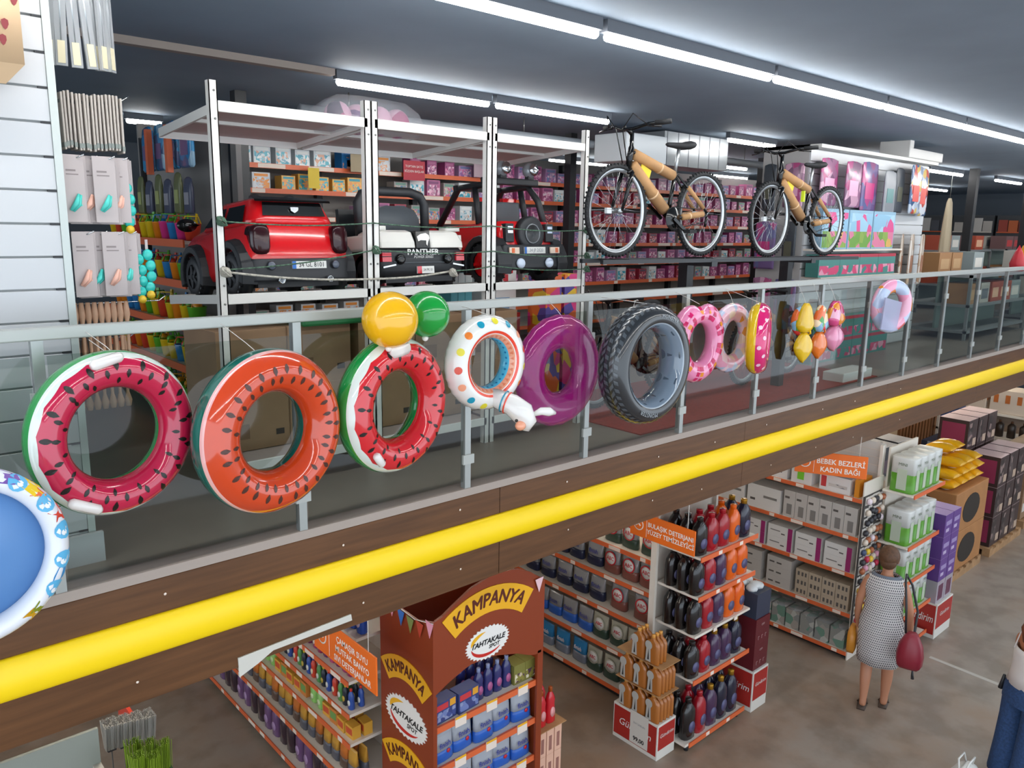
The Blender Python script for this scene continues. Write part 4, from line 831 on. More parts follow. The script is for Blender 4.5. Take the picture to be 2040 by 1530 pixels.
plan = {0: ['black', 'red', 'purple', 'navy', 'navy'], 1: ['black', 'red', 'purple', 'purple', 'navy'], 2: ['black', 'red', 'purple', 'orange', 'orange'], 3: ['black', 'red', 'purple', 'orange', 'orange'], 4: ['black', 'red', 'red', 'orange', 'navy']}
shelfw = ['lowest', 'second lowest', 'middle', 'second highest', 'highest']
for k, row in plan.items():
    hh = .36 if k == 0 else (.33 if k == 1 else .315)
    for i, c in enumerate(row):
        for r_ in range(3 if i == 0 else 2):
            put(BO[c], USED, (5.33 + .12 + i * .165, 3.675 + r_ * .125, EZ[k] + .0125), random.uniform(-.08, .08), '%s detergent bottle on the %s shelf of the end cap' % (c, shelfw[k]), 'detergent bottles on the end cap', scale=(1.06, 1.1, 1.04 if k != 0 else 1.22))
# ---- tall orange aisle signs
def hang_sign(label, x, y, z, w, h, lines, size, rz, icon=True):
    t = thing('aisle_sign', label, 'sign', (x, y, z), (0, 0, rz), 'orange aisle signs'); Mo = mat('orange_sign_board', '#f0701c', .45); Mw = mat('sign_white', '#f4ece4', .5)
    b = MB(); b.box((-w / 2, -.006, -h / 2), (w / 2, .006, h / 2), Mo); b.build('board', t, bevel=.004, seg=1)
    for k, s in enumerate(lines): letters(s, size, Mw, t, (w * .135, -.0075, h * .5 - size * (1.0 + 1.15 * k) - (h - size * 1.15 * len(lines)) * .32), width=.92, bold=.0012)
    if icon:
        b = MB(); b.lathe([(h * .20, -.0075), (h * .24, -.0075), (h * .24, -.006), (h * .20, -.006)], Mw, 20, (-w * .36, 0, 0), 'y', caps=False); b.tube([(-w * .40, -.008, -h * .06), (-w * .36, -.008, h * .05), (-w * .33, -.008, -h * .04)], .006, Mw, 6); b.build('icon', t)
        b = MB(); b.box((-w * .235, -.0075, -h * .42), (-w * .23, -.006, h * .42), Mw); b.build('divider', t)
    for s in (-.38, .38): b = MB(); b.tube([(s * w, 0, h / 2), (s * w, 0, -.52 - z)], .003, M_cord, 5); b.build('cable', t)
    return t
hang_sign('orange hanging sign for bleach and liquid detergents beside the brown stand', 2.44, 4.37, -1.285, .82, .27, ['ÇAMAŞIR SUYU', 'MUTFAK BANYO', 'SIVI DETERJANLAR'], .062, -PI / 2)
hang_sign('orange hanging sign for dish detergent and surface cleaner above the end cap', 5.20, 3.88, -.985, .68, .22, ['BULAŞIK DETERJANI', 'YÜZEY TEMİZLEYİCİ'], .056, -PI / 2)
p = onX(1655, 925, 7.80); hang_sign('orange hanging sign for baby nappies above the white boxes', 7.80, p.y, p.z, .70, .24, ['BEBEK BEZLERİ', 'KADIN BAĞI'], .075, -PI / 2 + .45)
# ---- left gondola: cleaning goods
LZ = [-2.90, -2.53, -2.20, -1.96, -1.70]
gondola('cleaning_gondola', 'white gondola of cleaning goods with orange price rails behind the brown stand', 2.60, 4.60, 10.2, LZ, .42, -.72, tags_every=.3)
gl = 'goods on the cleaning gondola'
def bmini(h, cap, lab, w=.065, d=.05, hh=.19, kind='slim'): return bottle(mat('mini_' + h[1:], h, .3), mat('mini_' + cap[1:], cap, .3), mat('mini_' + lab[1:], lab, .4) if lab else None, w, d, hh, kind, 'cleaner_bottle', n=8)
mix_top = [bmini('#8d2b55', '#f08a6a', '#e7d6c8'), bmini('#a03a6a', '#f0a020', '#e7d6c8'), bmini('#7a2a5a', '#2f6fc4', '#d8c0d0'), bmini('#b24a72', '#ee7320', '#e7d6c8'), bmini('#6a2f66', '#d8c92a', '#d8c0d0')]
along_y(None, 2.60, 4.62, 8.2, LZ[4], .088, 'pink bottle with bright cap on the highest cleaning goods shelf', gl + ', highest shelf', protos=mix_top, labels=lab(mix_top, ['dark pink bottle with peach cap', 'pink bottle with amber cap', 'plum bottle with blue cap', 'rose bottle with orange cap', 'purple bottle with yellow cap'], 'on the highest cleaning goods shelf'), depth=.06, rows=2, row_gap=.085, seed_=11)
mix_2 = [bmini('#2f4f9a', '#d23a2a', '#d8d8d0', .06, .045, .16), bmini('#1d2430', '#e3cf3a', '#b9a040', .06, .045, .16), bmini('#4f8a4a', '#e8e0c8', '#d8d8d0', .06, .045, .16), bmini('#c8402c', '#2c5fb2', '#e0d0b0', .06, .045, .16)]
along_y(None, 2.60, 4.62, 8.2, LZ[3], .078, 'small multicoloured cleaner bottle on the second highest cleaning shelf', gl + ', second highest shelf', protos=mix_2, labels=lab(mix_2, ['small blue bottle with red cap', 'small black bottle with yellow cap', 'small green bottle with cream cap', 'small red bottle with blue cap'], 'on the second highest cleaning shelf'), depth=.05, rows=2, row_gap=.08, seed_=12)
spg = [carton(.10, .07, .10, mat('sponge_pack_yellow', '#d8a23a', .6), prints=((.1, .3, .9, .8, mat('sponge_label', '#c8502c', .5)),), name='sponge_pack', cat='sponge pack'), carton(.10, .07, .12, mat('sponge_pack_orange', '#c97a34', .6), prints=((.1, .3, .9, .8, mat('sponge_label_green', '#6d9a52', .5)),), name='sponge_pack', cat='sponge pack'), bmini('#8fc46a', '#dfe8c8', '#cfe0b0', .085, .06, .17, 'round')]
along_y(None, 2.60, 4.62, 8.4, LZ[2], .118, 'sponge pack or green bottle on the middle cleaning goods shelf', gl + ', middle shelf', protos=[spg[0], spg[0], spg[1], spg[0], spg[2], spg[2], spg[1]], labels=lab(spg, ['yellow sponge pack', 'brown orange sponge pack', 'light green bottle'], 'on the middle cleaning goods shelf'), depth=.07, rows=2, row_gap=.10, seed_=13)
yp = pouch(mat('gold_pouch', '#c9953a', .3), mat('grey_pouch_low', '#55565f', .35), w=.11, h=.22, d=.06, name='refill_pouch'); yp2 = pouch(mat('orange_pouch', '#c8702c', .3), mat('brown_pouch_low', '#5a463c', .35), w=.11, h=.22, d=.06, name='refill_pouch')
along_y(None, 2.60, 4.62, 8.6, LZ[1], .128, 'gold and grey refill pouch on the second lowest cleaning shelf', gl + ', second lowest shelf', protos=[yp, yp2, yp], labels=lab([yp, yp2], ['gold and grey refill pouch', 'orange and brown refill pouch'], 'on the second lowest cleaning shelf'), depth=.07, rows=2, row_gap=.09, seed_=14)
pb = bottle(mat('purple_softener', '#6a4a74', .25, coat=.3), mat('violet_cap', '#8f6aa0', .3), mat('lilac_label', '#a98ab4', .4), .12, .085, .29, 'handle', 'softener_bottle', n=10); pk = bottle(mat('dark_softener', '#3a2a34', .25, coat=.3), mat('violet_cap', '#8f6aa0', .3), None, .12, .085, .29, 'handle', 'softener_bottle', n=10)
along_y(None, 2.60, 4.62, 8.6, LZ[0], .145, 'purple softener bottle on the lowest cleaning goods shelf', gl + ', lowest shelf', protos=[pk, pb, pb, pk], labels=lab([pk, pb], ['dark plum softener bottle', 'purple softener bottle with lilac label'], 'on the lowest cleaning goods shelf'), depth=.09, rows=2, row_gap=.12, seed_=15)
bb = bottle(mat('blue_spray', '#2450b0', .25), mat('red_spray_head', '#c8202c', .3), mat('spray_label', '#c8c0d8', .4), .09, .07, .27, 'slim', 'spray_bottle', n=8)
along_y(bb, 2.60, 4.62, 6.4, -1.395, .11, 'blue spray bottle on the small top shelf above the orange sign', gl + ', spray bottles', depth=.16, seed_=16)
ts = thing('top_shelf', 'narrow white top shelf carrying blue spray bottles above the cleaning goods', 'shelf', (2.68, 4.62, -1.40)); b = MB(); b.box((0, 0, -.012), (.33, 3.4, .012), M_white2); b.build('shelf_board', ts)
# ---- brown promotion stand
SY = 3.87
def D(u, v, dy=0.0): q = onY(u, v, SY); return (q.x, q.z)
st = thing('promotion_stand', 'tall brown cardboard promotion stand with arched front and yellow banner', 'display stand', (0, 0, 0)); Mst = mat('rust_brown_board', '#8a3715', .5); Myl = mat('amber_banner', '#f0b01c', .5); Mdk = mat('dark_brown_letter', '#5a1d08', .5)
xl, xr = D(868, 1400)[0], D(1078, 1300)[0]; sd = .64
arch = [D(875, 1236), D(905, 1205), D(940, 1172), D(985, 1143), D(1030, 1133), D(1060, 1140), D(1081, 1155)]
opn = [D(862, 1392), D(892, 1362), D(935, 1325), D(985, 1306), D(1030, 1302), D(1062, 1306)]
th = .02
def zrel(p): return (p[0], p[1])
left_x, right_x = xl, xr; cl, cr = opn[0][0] + .0, opn[-1][0]
b = MB(); n = 16
def lerp_poly(pl, f):
    x = left_x + (right_x - left_x) * f
    for a, c in zip(pl, pl[1:]):
        if a[0] <= x <= c[0]: return (x, a[1] + (c[1] - a[1]) * (x - a[0]) / (c[0] - a[0]))
    return (x, pl[0][1] if x < pl[0][0] else pl[-1][1])
top = [lerp_poly(arch, k / n) for k in range(n + 1)]; low = [lerp_poly(opn, k / n) for k in range(n + 1)]
b.prism(low + top[::-1], SY, SY + th, Mst); b.build('front_header', st)
for xa, xb in ((left_x, left_x + .012), (right_x - .035, right_x)): b = MB(); b.box((xa, SY, G), (xb, SY + th, min(low[0][1], low[-1][1]) + .02), Mst); b.build('front_jamb', st)
zl = arch[0][1]; side = [(SY, G), (SY, zl - .0), (SY + sd * .3, zl - .06), (SY + sd * .7, zl - .05), (SY + sd, zl + .03), (SY + sd, G)]
b = MB(); b.prism(side, left_x - .02, left_x, Mst, 'x'); b.build('side_panel', st)
b = MB(); b.prism(side, right_x, right_x + .02, Mst, 'x'); b.build('side_panel', st)
b = MB(); b.box((left_x, SY + sd - .02, G), (right_x, SY + sd, zl + .02), Mst); b.build('back_panel', st)
RZ = [onY(862, 1463, SY).z, onY(889, 1530, SY).z]; gap = RZ[0] - RZ[1]
SZ = [RZ[0], RZ[0] - gap * 1.02, RZ[0] - gap * 2.04, RZ[0] - gap * 3.0]
for z in SZ:
    if z < G + .1: continue
    b = MB(); b.box((left_x + .012, SY + .03, z - .01), (right_x - .035, SY + sd - .03, z + .01), M_white2); s = b.build('shelf', st)
    b = MB(); b.box((left_x + .012, SY + .012, z - .03), (right_x - .035, SY + .03, z + .016), M_orange); b.build('price_rail', s)
    for x in (.22, .5, .8):
        b = MB(); b.box((left_x + x - .05, SY + .004, z - .045), (left_x + x + .045, SY + .011, z + .03), M_railw); tg = b.build('price_tag', s); b = MB(); b.box((left_x + x - .05, SY + .003, z + .015), (left_x + x + .045, SY + .0045, z + .032), Myl); b.build('tag_header', tg)
def circ3(p, q, r):
    (ax, ay), (bx, by), (cx, cy) = p, q, r; d = 2 * (ax * (by - cy) + bx * (cy - ay) + cx * (ay - by))
    ux = ((ax * ax + ay * ay) * (by - cy) + (bx * bx + by * by) * (cy - ay) + (cx * cx + cy * cy) * (ay - by)) / d; uy = ((ax * ax + ay * ay) * (cx - bx) + (bx * bx + by * by) * (ax - cx) + (cx * cx + cy * cy) * (bx - ax)) / d
    return ux, uy, math.hypot(ax - ux, ay - uy)
def banner(parent, pl, pm, pr, h, face, off, txt='KAMPANYA', shear=.2):
    """curved amber banner through three centre points (along, height) with lettering; face 'y' looks along -y, 'x' along -x"""
    ux, uz, R = circ3(pl, pm, pr); sg = 1
    a0, a1 = math.atan2(pl[0] - ux, pl[1] - uz), math.atan2(pr[0] - ux, pr[1] - uz)
    b = MB(); n = 14; P = []
    for rr_ in (R - h / 2, R + h / 2): P.append([(rr_ * math.sin(a0 + (a1 - a0) * k / n), rr_ * math.cos(a0 + (a1 - a0) * k / n)) for k in range(n + 1)])
    b.prism(P[0] + P[1][::-1], -.006, .0, Myl); o = b.build('banner', parent, (ux, off, uz) if face == 'y' else (off, ux, uz), (0, 0, 0 if face == 'y' else -PI / 2))
    me = text_mesh(txt, h * .74, Mdk, shear=shear); xs2 = [v.co.x for v in me.vertices]; w = max(xs2) - min(xs2); L = abs(a1 - a0) * R * .86; am = (a0 + a1) / 2; xc = (max(xs2) + min(xs2)) / 2
    b2 = MB(); base_v = [v.co.copy() for v in me.vertices]; fs2 = [tuple(p.vertices) for p in me.polygons]
    for q, (dx, dz_) in enumerate(((-.0045, 0), (.0045, 0), (0, .0035), (0, -.0035), (0, 0))):   # overlapping strokes make the heavy weight
        vs2 = []
        for v in base_v: a = am + ((v.x + dx) - xc) / w * L / R; rr_ = R + v.z + dz_; vs2.append((rr_ * math.sin(a), v.y - .0075 - .0001 * q, rr_ * math.cos(a)))
        b2.add(vs2, fs2, Mdk)
    b2.build('lettering', o, fix=False)
banner(st, D(893, 1256), D(962, 1199), D(1050, 1196), .185, 'y', SY - .001)
def logo(parent, cx, cz, rx, rz, face, off, skew=0.0):
    Mw = mat('logo_white', '#efece6', .5); b = MB(); n = 64; poly = []
    for k in range(n):
        a = 2 * PI * k / n; f = 1.0 if k % 2 else .90; poly.append((rx * f * math.cos(a), rz * f * math.sin(a)))
    b.prism(poly, -.004, .0, Mw); o = b.build('logo_badge', parent, (cx, off, cz) if face == 'y' else (off, cx, cz), (0, skew, 0) if face == 'y' else (0, skew, -PI / 2))
    letters('TAHTAKALE', rz * .42, Mink, o, (0, -.0055, rz * .05), shear=.25, bold=.002, width=1.05 * rx / rz * .62); letters('SPOT', rz * .32, Mink, o, (rx * .28, -.0055, -rz * .30), shear=.25, bold=.0012)
    for col, s in (('#efb21c', 1), ('#c8281e', -1)):
        b = MB(); pts = []
        for k in range(13): a = (PI * .55 + PI * .42 * k / 12) if s > 0 else (PI * 1.05 + PI * .72 * k / 12); w = math.sin(PI * (k + .3) / 12.6) * .13; pts.append((a, w))
        b.prism([(rx * .74 * (1 + w) * math.cos(a), rz * .70 * (1 + w) * math.sin(a)) for a, w in pts] + [(rx * .74 * (1 - w) * math.cos(a), rz * .70 * (1 - w) * math.sin(a)) for a, w in pts[::-1]], -.0056, -.004, mat('logo_' + col[1:], col, .5)); b.build('logo_swoosh', o)
lc = D(971, 1279); logo(st, lc[0], lc[1], .20, .125, 'y', SY - .001, 0)
xs_ = left_x - .0205
def SP(u, v): q = onX(u, v, left_x - .02); return (-(q.y - SY - sd / 2), q.z)
def side_banner(pl, pm, pr, txt):
    o = thing('tmp', None, None); banner(o, pl, pm, pr, .165, 'y', 0, txt, 0.0); c = o.children[0]; c.parent = st; bpy.data.objects.remove(o); z = c.location.z; x = c.location.x; c.location = (xs_, SY + sd / 2 - x, z); c.rotation_euler = (0, 0, -PI / 2)
zs1 = onX(815, 1345, left_x - .02).z; side_banner((-.255, zs1 - .075), (0, zs1 + .02), (.255, zs1 - .075), 'KAMPANYA')
sc2 = onX(806, 1428, left_x - .02); logo(st, SY + .32, sc2.z, .26, .155, 'x', xs_, 0)
zs3 = onX(812, 1512, left_x - .02).z; side_banner((-.255, zs3 - .075), (0, zs3 + .02), (.255, zs3 - .075), 'KAMPANYA')
# bunting
cols = ['#e8a020', '#e49ab0', '#2f6fc0', '#7a8a4a', '#b8402a', '#e49ab0', '#e8c0c8']
bn = thing('flag_bunting', 'string of small coloured pennants along the top of the brown stand', 'bunting', (left_x - .03, SY + sd, zl)); b = MB(); b.tube([(0, 0, .03), (0, -sd * .3, -.03), (0, -sd * .7, -.05), (-.0, -sd - .015, .0)], .003, M_cord, 5); b.build('cord', bn)
for k in range(7):
    y = -.02 - k * (sd - .02) / 5.6
    if k < 6: b = MB(); zz = [.03, -.02, -.045, -.055, -.045, .0][k]; b.prism([(y, zz), (y - .085, zz - .006), (y - .045, zz - .115)], -.004, -.001, mat('pennant_' + cols[k][1:], cols[k], .6), 'x'); b.build('pennant', bn)
    else: b = MB(); b.prism([(right_x - left_x - .06, .035), (right_x - left_x + .02, .04), (right_x - left_x - .02, -.07)], -sd - .016, -sd - .013, mat('pennant_' + cols[k][1:], cols[k], .6)); b.build('pennant', bn)
# goods on the stand
P_st = pouch(mat('grey_pouch_print', '#a3a7b0', .3), Mblu, 'finish', Mtxb, .055, w=.185, h=.215, d=.08); gs = 'goods on the brown promotion stand'
b = MB(); b.lathe([(.0, -.002), (.016, 0), (.016, .003)], Mtxr, 12, (.03, -.040, .075), 'y'); b.build('red_badge', P_st)
for k, z in enumerate(SZ[1:3]):
    for i in range(5): put(P_st, USED, (left_x + .115 + i * .183, SY + .09 + .02 * (i % 2), z + .0105), random.uniform(-.1, .1), 'grey and blue detergent pouch on the %s shelf of the brown stand' % ['second', 'third'][k], gs)
for i in range(5): put(P_st, USED, (left_x + .115 + i * .183, SY + .24, SZ[1] + .0105), .05, 'grey and blue detergent pouch in the rear row of the brown stand', gs)
nb = bottle(mat('navy_rinse', '#2a2d66', .2, coat=.4), mat('white_blue_cap', '#8f9ac0', .3), mat('rinse_label', '#b05a8c', .4), .085, .06, .24, 'slim', 'rinse_bottle')
for i in range(4):
    for r_ in range(2): put(nb, USED, (left_x + .455 + i * .088 - r_ * .05, SY + .11 + r_ * .14, SZ[0] + .0105), 0, 'navy rinse aid bottle on the top shelf of the brown stand', gs)
bx1 = carton(.19, .10, .155, mat('dark_blue_carton', '#3a4578', .35), prints=((.05, .62, .6, .9, mat('red_flash', '#c83a40', .4)), (.05, .08, .95, .55, print_mat('blue_tab_print', ['#46548f', '#6f7fb4', '#39457c', '#8d97bb'], 30)), (.68, .62, .95, .95, mat('gold_flash', '#e0a032', .4))), name='tablet_carton', cat='carton')
for i in range(2): put(bx1, USED, (left_x + .12 + i * .2, SY + .10, SZ[0] + .0105), .08, 'dark blue dishwasher tablet carton on the top shelf of the brown stand', gs)
bx2 = carton(.11, .13, .15, mat('olive_carton', '#7d7a3c', .4), prints=((.08, .1, .92, .55, print_mat('olive_print', ['#c9b9a0', '#5a3f50', '#e0d8c0', '#8a8440'], 40)),), Mtop=mat('olive_top', '#8d8a48', .4), name='tablet_carton', cat='carton')
for i in range(2): put(bx2, USED, (left_x + .815 + i * .112, SY + .13, SZ[0] + .0105), 0, 'olive green carton on the top shelf of the brown stand', gs)
# red bottles stacked on cartons at the stand's right side
rb = bottle(mat('red_shampoo', '#c8202c', .22, coat=.4), mat('amber_cap', '#a8501c', .3), mat('pale_red_label', '#e8a0a0', .4), .085, .06, .26, 'slim', 'shampoo_bottle'); px = right_x + .20
cb = carton(.075, .20, .24, mat('pale_pink_carton', '#e2b49c', .5), prints=((.3, .15, .7, .7, mat('pink_text', '#9a6a60', .5)),), name='pink_carton', cat='carton')
zc = -2.30; ctop = zc - G
for k in range(3):
    for i in range(3):
        for j in range(2): put(cb, USED, (px - .10 + i * .085, SY + .16 + j * .205, G + k * .2305), 0, 'pale pink carton in tier %s beside the brown stand' % ['one', 'two', 'three'][k], 'pink cartons beside the stand', scale=(1, 1, .95))
brd = thing('cardboard_sheet', 'flat cardboard sheet between pink cartons and red bottles', 'cardboard', (px - .01, SY + .26, G + .6915)); b = MB(); b.box((-.15, -.22, 0), (.15, .22, .006), M_kraft); b.build('sheet', brd)
for i in range(6): put(rb, USED, (px - .07 + (i % 2) * .10, SY + .12 + (i // 2) * .11, G + .698), 0, 'red bottle with amber cap beside the brown stand', 'red bottles beside the stand', scale=(1.1, 1.1, 1.15))
# ---- honey soap bottles on a red discount stand
def red_base(label, x0, x1, y0, y1, h, tsx, txt=True, wide=False):
    t = thing('discount_stand', label, 'display stand', (x0, y0, G)); w, d = x1 - x0, y1 - y0; Mr = mat('discount_red', '#a5261f', .5); Mwht2 = mat('stand_white', '#d8d4cc', .5)
    b = MB(); b.box((0, 0, 0), (w, d, h), Mwht2); b.build('plinth_box', t, bevel=.003, seg=1)
    b = MB(); b.box((.012, -.002, h * .28), (w - .012, .0, h - .02), Mr); pf = b.build('red_face', t); b = MB(); b.box((-.002, .012, h * .12), (0, d - .012, h - .02), Mr); ps = b.build('red_face', t)
    if txt: letters('Gündirim', tsx, Mplate, pf, (w / 2, -.0035, h * .66), shear=.2, width=min(1, w / (tsx * 4.6))); letters('Gündirim', tsx * 1.9, Mplate, ps, (-.0035, d / 2, h * .55), (0, 0, -PI / 2), shear=.2, width=min(1, d / (tsx * 1.9 * 4.6)))
    return t
rs = red_base('red discount plinth stacked with honey coloured soap bottles', 5.06, 5.31, 3.70, 4.20, .34, .05)
b = MB(); b.box((-.006, .10, .05), (-.003, .30, .36), mat('price_sheet', '#cfcac2', .6)); ps = b.build('price_sheet', rs); letters('99,00', .055, Mink, ps, (-.0065, .20, .10), (0, 0, -PI / 2), bold=.002); letters('SIVI SABUN', .026, mat('grey_ink', '#7a8088', .5), ps, (-.0065, .20, .25), (0, 0, -PI / 2))
sb = thing('soap_bottle', 'honey', 'bottle'); Mhon = mat('honey_plastic', '#a8652a', .25, coat=.4); b = MB()
b.loft([[(x, y, z) for x, y, z in ell(a, c, zz, 10, 3.2)] for a, c, zz in ((.14, .042, 0), (.145, .046, .01), (.145, .046, .17), (.11, .040, .20), (.045, .032, .215), (.04, .03, .235))], Mhon); b.build('bottle_body', sb)
b = MB(); b.loft([ell(.036, .034, z, 8, 2) for z in (.232, .258, .262)], mat('honey_cap', '#e0a050', .3)); b.build('cap', sb)
b = MB(); Mlw = mat('clasp_label', '#b4b2ac', .4); b.prism([(-.03 + .037 * math.cos(a), .163 + .040 * math.sin(a)) for a in [PI * 1.3 - 2 * PI * .8 * k / 12 for k in range(13)]] + [(-.002, .012), (-.058, .012)], -.0255, -.0235, Mlw); lb_ = b.build('label', sb); b = MB(); b.prism([(-.026, .13), (-.02, .03), (-.036, .03)], -.0265, -.0255, Mink); b.build('label_print', lb_)
z0 = G + .3405
def tier(z, nd, ny, y0, lab):
    for i in range(ny):
        for r_ in range(nd): put(sb, USED, (5.088 + r_ * .048, y0 + i * .152, z), -PI / 2, lab, 'honey soap bottles on the red stand')
tier(z0, 5, 3, 3.785, 'honey soap bottle in the lowest tier on the red discount plinth'); tier(z0 + .268, 5, 3, 3.785, 'honey soap bottle in the second tier on the red discount plinth')
for k in range(2):
    sh = thing('cardboard_sheet', 'cardboard sheet laid between the %s soap bottle tiers' % ('lower', 'upper')[k], 'cardboard', (5.185, 3.94, z0 + .2625 + .268 * k)); b = MB(); b.box((-.13, -.25, 0), (.13, .25, .005), M_kraft); b.build('sheet', sh)
tier(z0 + .536, 3, 2, 3.82, 'honey soap bottle in the top tier on the red discount plinth')
# maroon boxes on a second discount stand with an opened box on top
red_base('small red discount plinth with maroon appliance boxes beside the end cap', 6.32, 6.58, 3.56, 3.98, .42, .05)
mb_ = carton(.24, .38, .26, mat('maroon_carton', '#5f1a22', .4), name='appliance_box', cat='box'); Mpl = mat('pale_print', '#c8a8a8', .5)
for s in (-.06, .0, .06): letters('Г', .05, Mpl, mb_, (s, -.1915, .06))
letters('OFF', .03, Mpl, mb_, (0, -.1915, .19))
for k in range(2): put(mb_, USED, (6.45, 3.77, G + .4225 + k * .2605), 0, '%s maroon appliance box on the small red plinth' % ('lower', 'upper')[k], 'maroon boxes on the red plinth')
ob = thing('opened_box', 'opened dark blue box with cardboard flap and white wrapping inside', 'box', (6.45, 3.77, G + .945)); b = MB(); b.box((-.12, -.18, 0), (.12, .18, .25), mat('dark_slate_carton', '#33384a', .5)); b.build('box_body', ob)
b = MB(); b.box((0, -.12, 0), (.17, .12, .005), M_kraft, rot=Matrix.Rotation(.5, 3, 'Y')); b.build('flap', ob, (.12, -.05, .245)); 
b = MB()
for k in range(6): b.ball((-.06 + .05 * (k % 3), -.08 + .12 * (k // 3), .27 + .02 * (k % 2)), .06, mat('crumpled_wrap', '#cfd2d2', .4), 8, 6, sc=(1, 1, .6))
b.build('wrapping', ob)
# ---- right gondola with household boxes
WZ = [-2.92, -2.48, -2.03, -1.62, -1.20]; FX = 7.95
Mslat = mat('slatwall_white', '#c9c8c4', .45)
rg = gondola('household_gondola', 'white gondola of boxed household goods with orange price rails and slatted back', FX, 3.42, 8.0, WZ, .42, -.67, tags_every=.4)
for k in range(6):
    b = MB(); b.box((.415, .0, 1.84 + k * .085), (.425, 4.58, 1.84 + k * .085 + .078), Mslat); b.build('slat', rg)
b = MB(); b.box((.0, -.012, .0), (.44, .0, 2.0), M_white2); b.build('end_panel', rg)
gw = 'boxes on the household gondola'
def boxrow(proto, z, y0, y1, w, label, grp, depth, scale=None, h=0, levels=1, hh=0.0, seed_=1):
    for l in range(levels): along_y(proto, FX, y0, y1, z + l * hh, w, label, gw + ', ' + grp, depth=depth, jitter=.001, seed_=seed_ + l, scale=scale, yaw=.004)
Mcw = mat('white_carton', '#dcd8d4', .5); Mcg = mat('grey_carton', '#bdb7b1', .55); Mcb = mat('beige_carton', '#b5a48f', .6); prt = print_mat('appliance_print', ['#c9c5c0', '#8f8d90', '#c9c5c0', '#3b3a40', '#bdb8b4'], 16); txtm = mat('carton_text', '#5a5450', .6)
va = carton(.26, .28, .30, mat('bright_white_carton', '#dcdad8', .45), prints=((.25, .2, .75, .95, mat('dark_appliance', '#2a2d34', .4)), (.3, .85, .7, .98, mat('red_lid', '#b03a34', .4))), name='appliance_box', cat='box'); vb = carton(.24, .28, .26, mat('bright_white_carton', '#dcdad8', .45), prints=((.3, .15, .62, .8, mat('green_cup', '#78c832', .4)),), name='appliance_box', cat='box'); vc = carton(.34, .30, .17, mat('bright_white_carton', '#dcdad8', .45), Mtop=mat('slate_lid', '#7d8690', .5), prints=((.05, .2, .22, .9, mat('red_band', '#c23a40', .4)), (.3, .3, .9, .5, prt)), name='appliance_box', cat='box'); vd = carton(.05, .28, .19, mat('orange_carton', '#d98a20', .5), name='slim_box', cat='box')
put(va, USED, (FX + .17, 4.42, WZ[4] + .0125), -PI / 2, 'white box with dark appliance picture on the top household shelf', gw); put(vb, USED, (FX + .17, 4.12, WZ[4] + .0125), -PI / 2, 'white box with green cup picture on the top household shelf', gw); put(vc, USED, (FX + .18, 3.74, WZ[4] + .0125), -PI / 2, 'flat white box with slate lid and red band on the top household shelf', gw); put(vd, USED, (FX + .17, 3.50, WZ[4] + .0125), -PI / 2, 'slim orange box at the end of the top household shelf', gw)
put(va, USED, (FX + .17, 4.78, WZ[4] + .0125), -PI / 2, 'white appliance box deepest on the top household shelf', gw)
tall = carton(.135, .26, .30, Mcg, Mtop=Mcw, prints=((.3, .1, .75, .5, mat('grey_print', '#7f7a76', .5)), (.1, .7, .5, .78, txtm)), name='tall_box', cat='box'); wide = carton(.42, .26, .27, Mcw, prints=((.1, .3, .25, .4, txtm), (.5, .5, .9, .6, mat('grey_print', '#7f7a76', .5))), name='wide_box', cat='box')
boxrow(tall, WZ[3], 3.46, 4.30, .14, 'tall grey box on the second highest household shelf', 'tall grey boxes', .15); boxrow(wide, WZ[3], 4.32, 5.7, .43, 'wide white box on the second highest household shelf', 'wide white boxes', .15, seed_=4)
kt = carton(.30, .26, .135, Mcw, prints=((.82, .0, 1.0, 1.0, mat('magenta_end', '#9a2a68', .45)), (.1, .5, .5, .58, mat('grey_print', '#7f7a76', .5)), (.55, .3, .7, .4, txtm)), name='kettle_box', cat='box')
boxrow(kt, WZ[2], 3.46, 5.5, .305, 'white box with magenta end on the middle household shelf', 'white magenta boxes', .15, levels=2, hh=.136); 
gb_ = carton(.30, .28, .115, Mcg, prints=((.1, .35, .3, .5, txtm), (.4, .35, .6, .5, txtm)), name='grey_box', cat='box'); bg_ = carton(.15, .26, .10, Mcb, prints=((.15, .25, .3, .7, txtm), (.45, .25, .6, .7, txtm), (.72, .25, .85, .7, txtm)), name='beige_box', cat='box')
boxrow(bg_, WZ[1], 3.46, 4.08, .154, 'small beige box on the second lowest household shelf', 'beige boxes', .15, levels=3, hh=.101); boxrow(gb_, WZ[1], 4.10, 5.6, .305, 'flat grey box on the second lowest household shelf', 'grey boxes', .16, levels=3, hh=.116, seed_=5)
pk1 = carton(.16, .24, .22, print_mat('plastic_pack_print', ['#8f8f8a', '#b5b4ae', '#6f8f80', '#a09a92', '#8a8c8a'], 12, .2), name='plastic_pack', cat='pack'); b = MB(); b.loft([ell(.165, .245, z, 10, 4) for z in (.0, .1, .2, .235)], FILM); b.build('film', pk1)
boxrow(pk1, WZ[0], 3.46, 5.4, .175, 'film-wrapped pack on the lowest household shelf', 'plastic packs', .15)
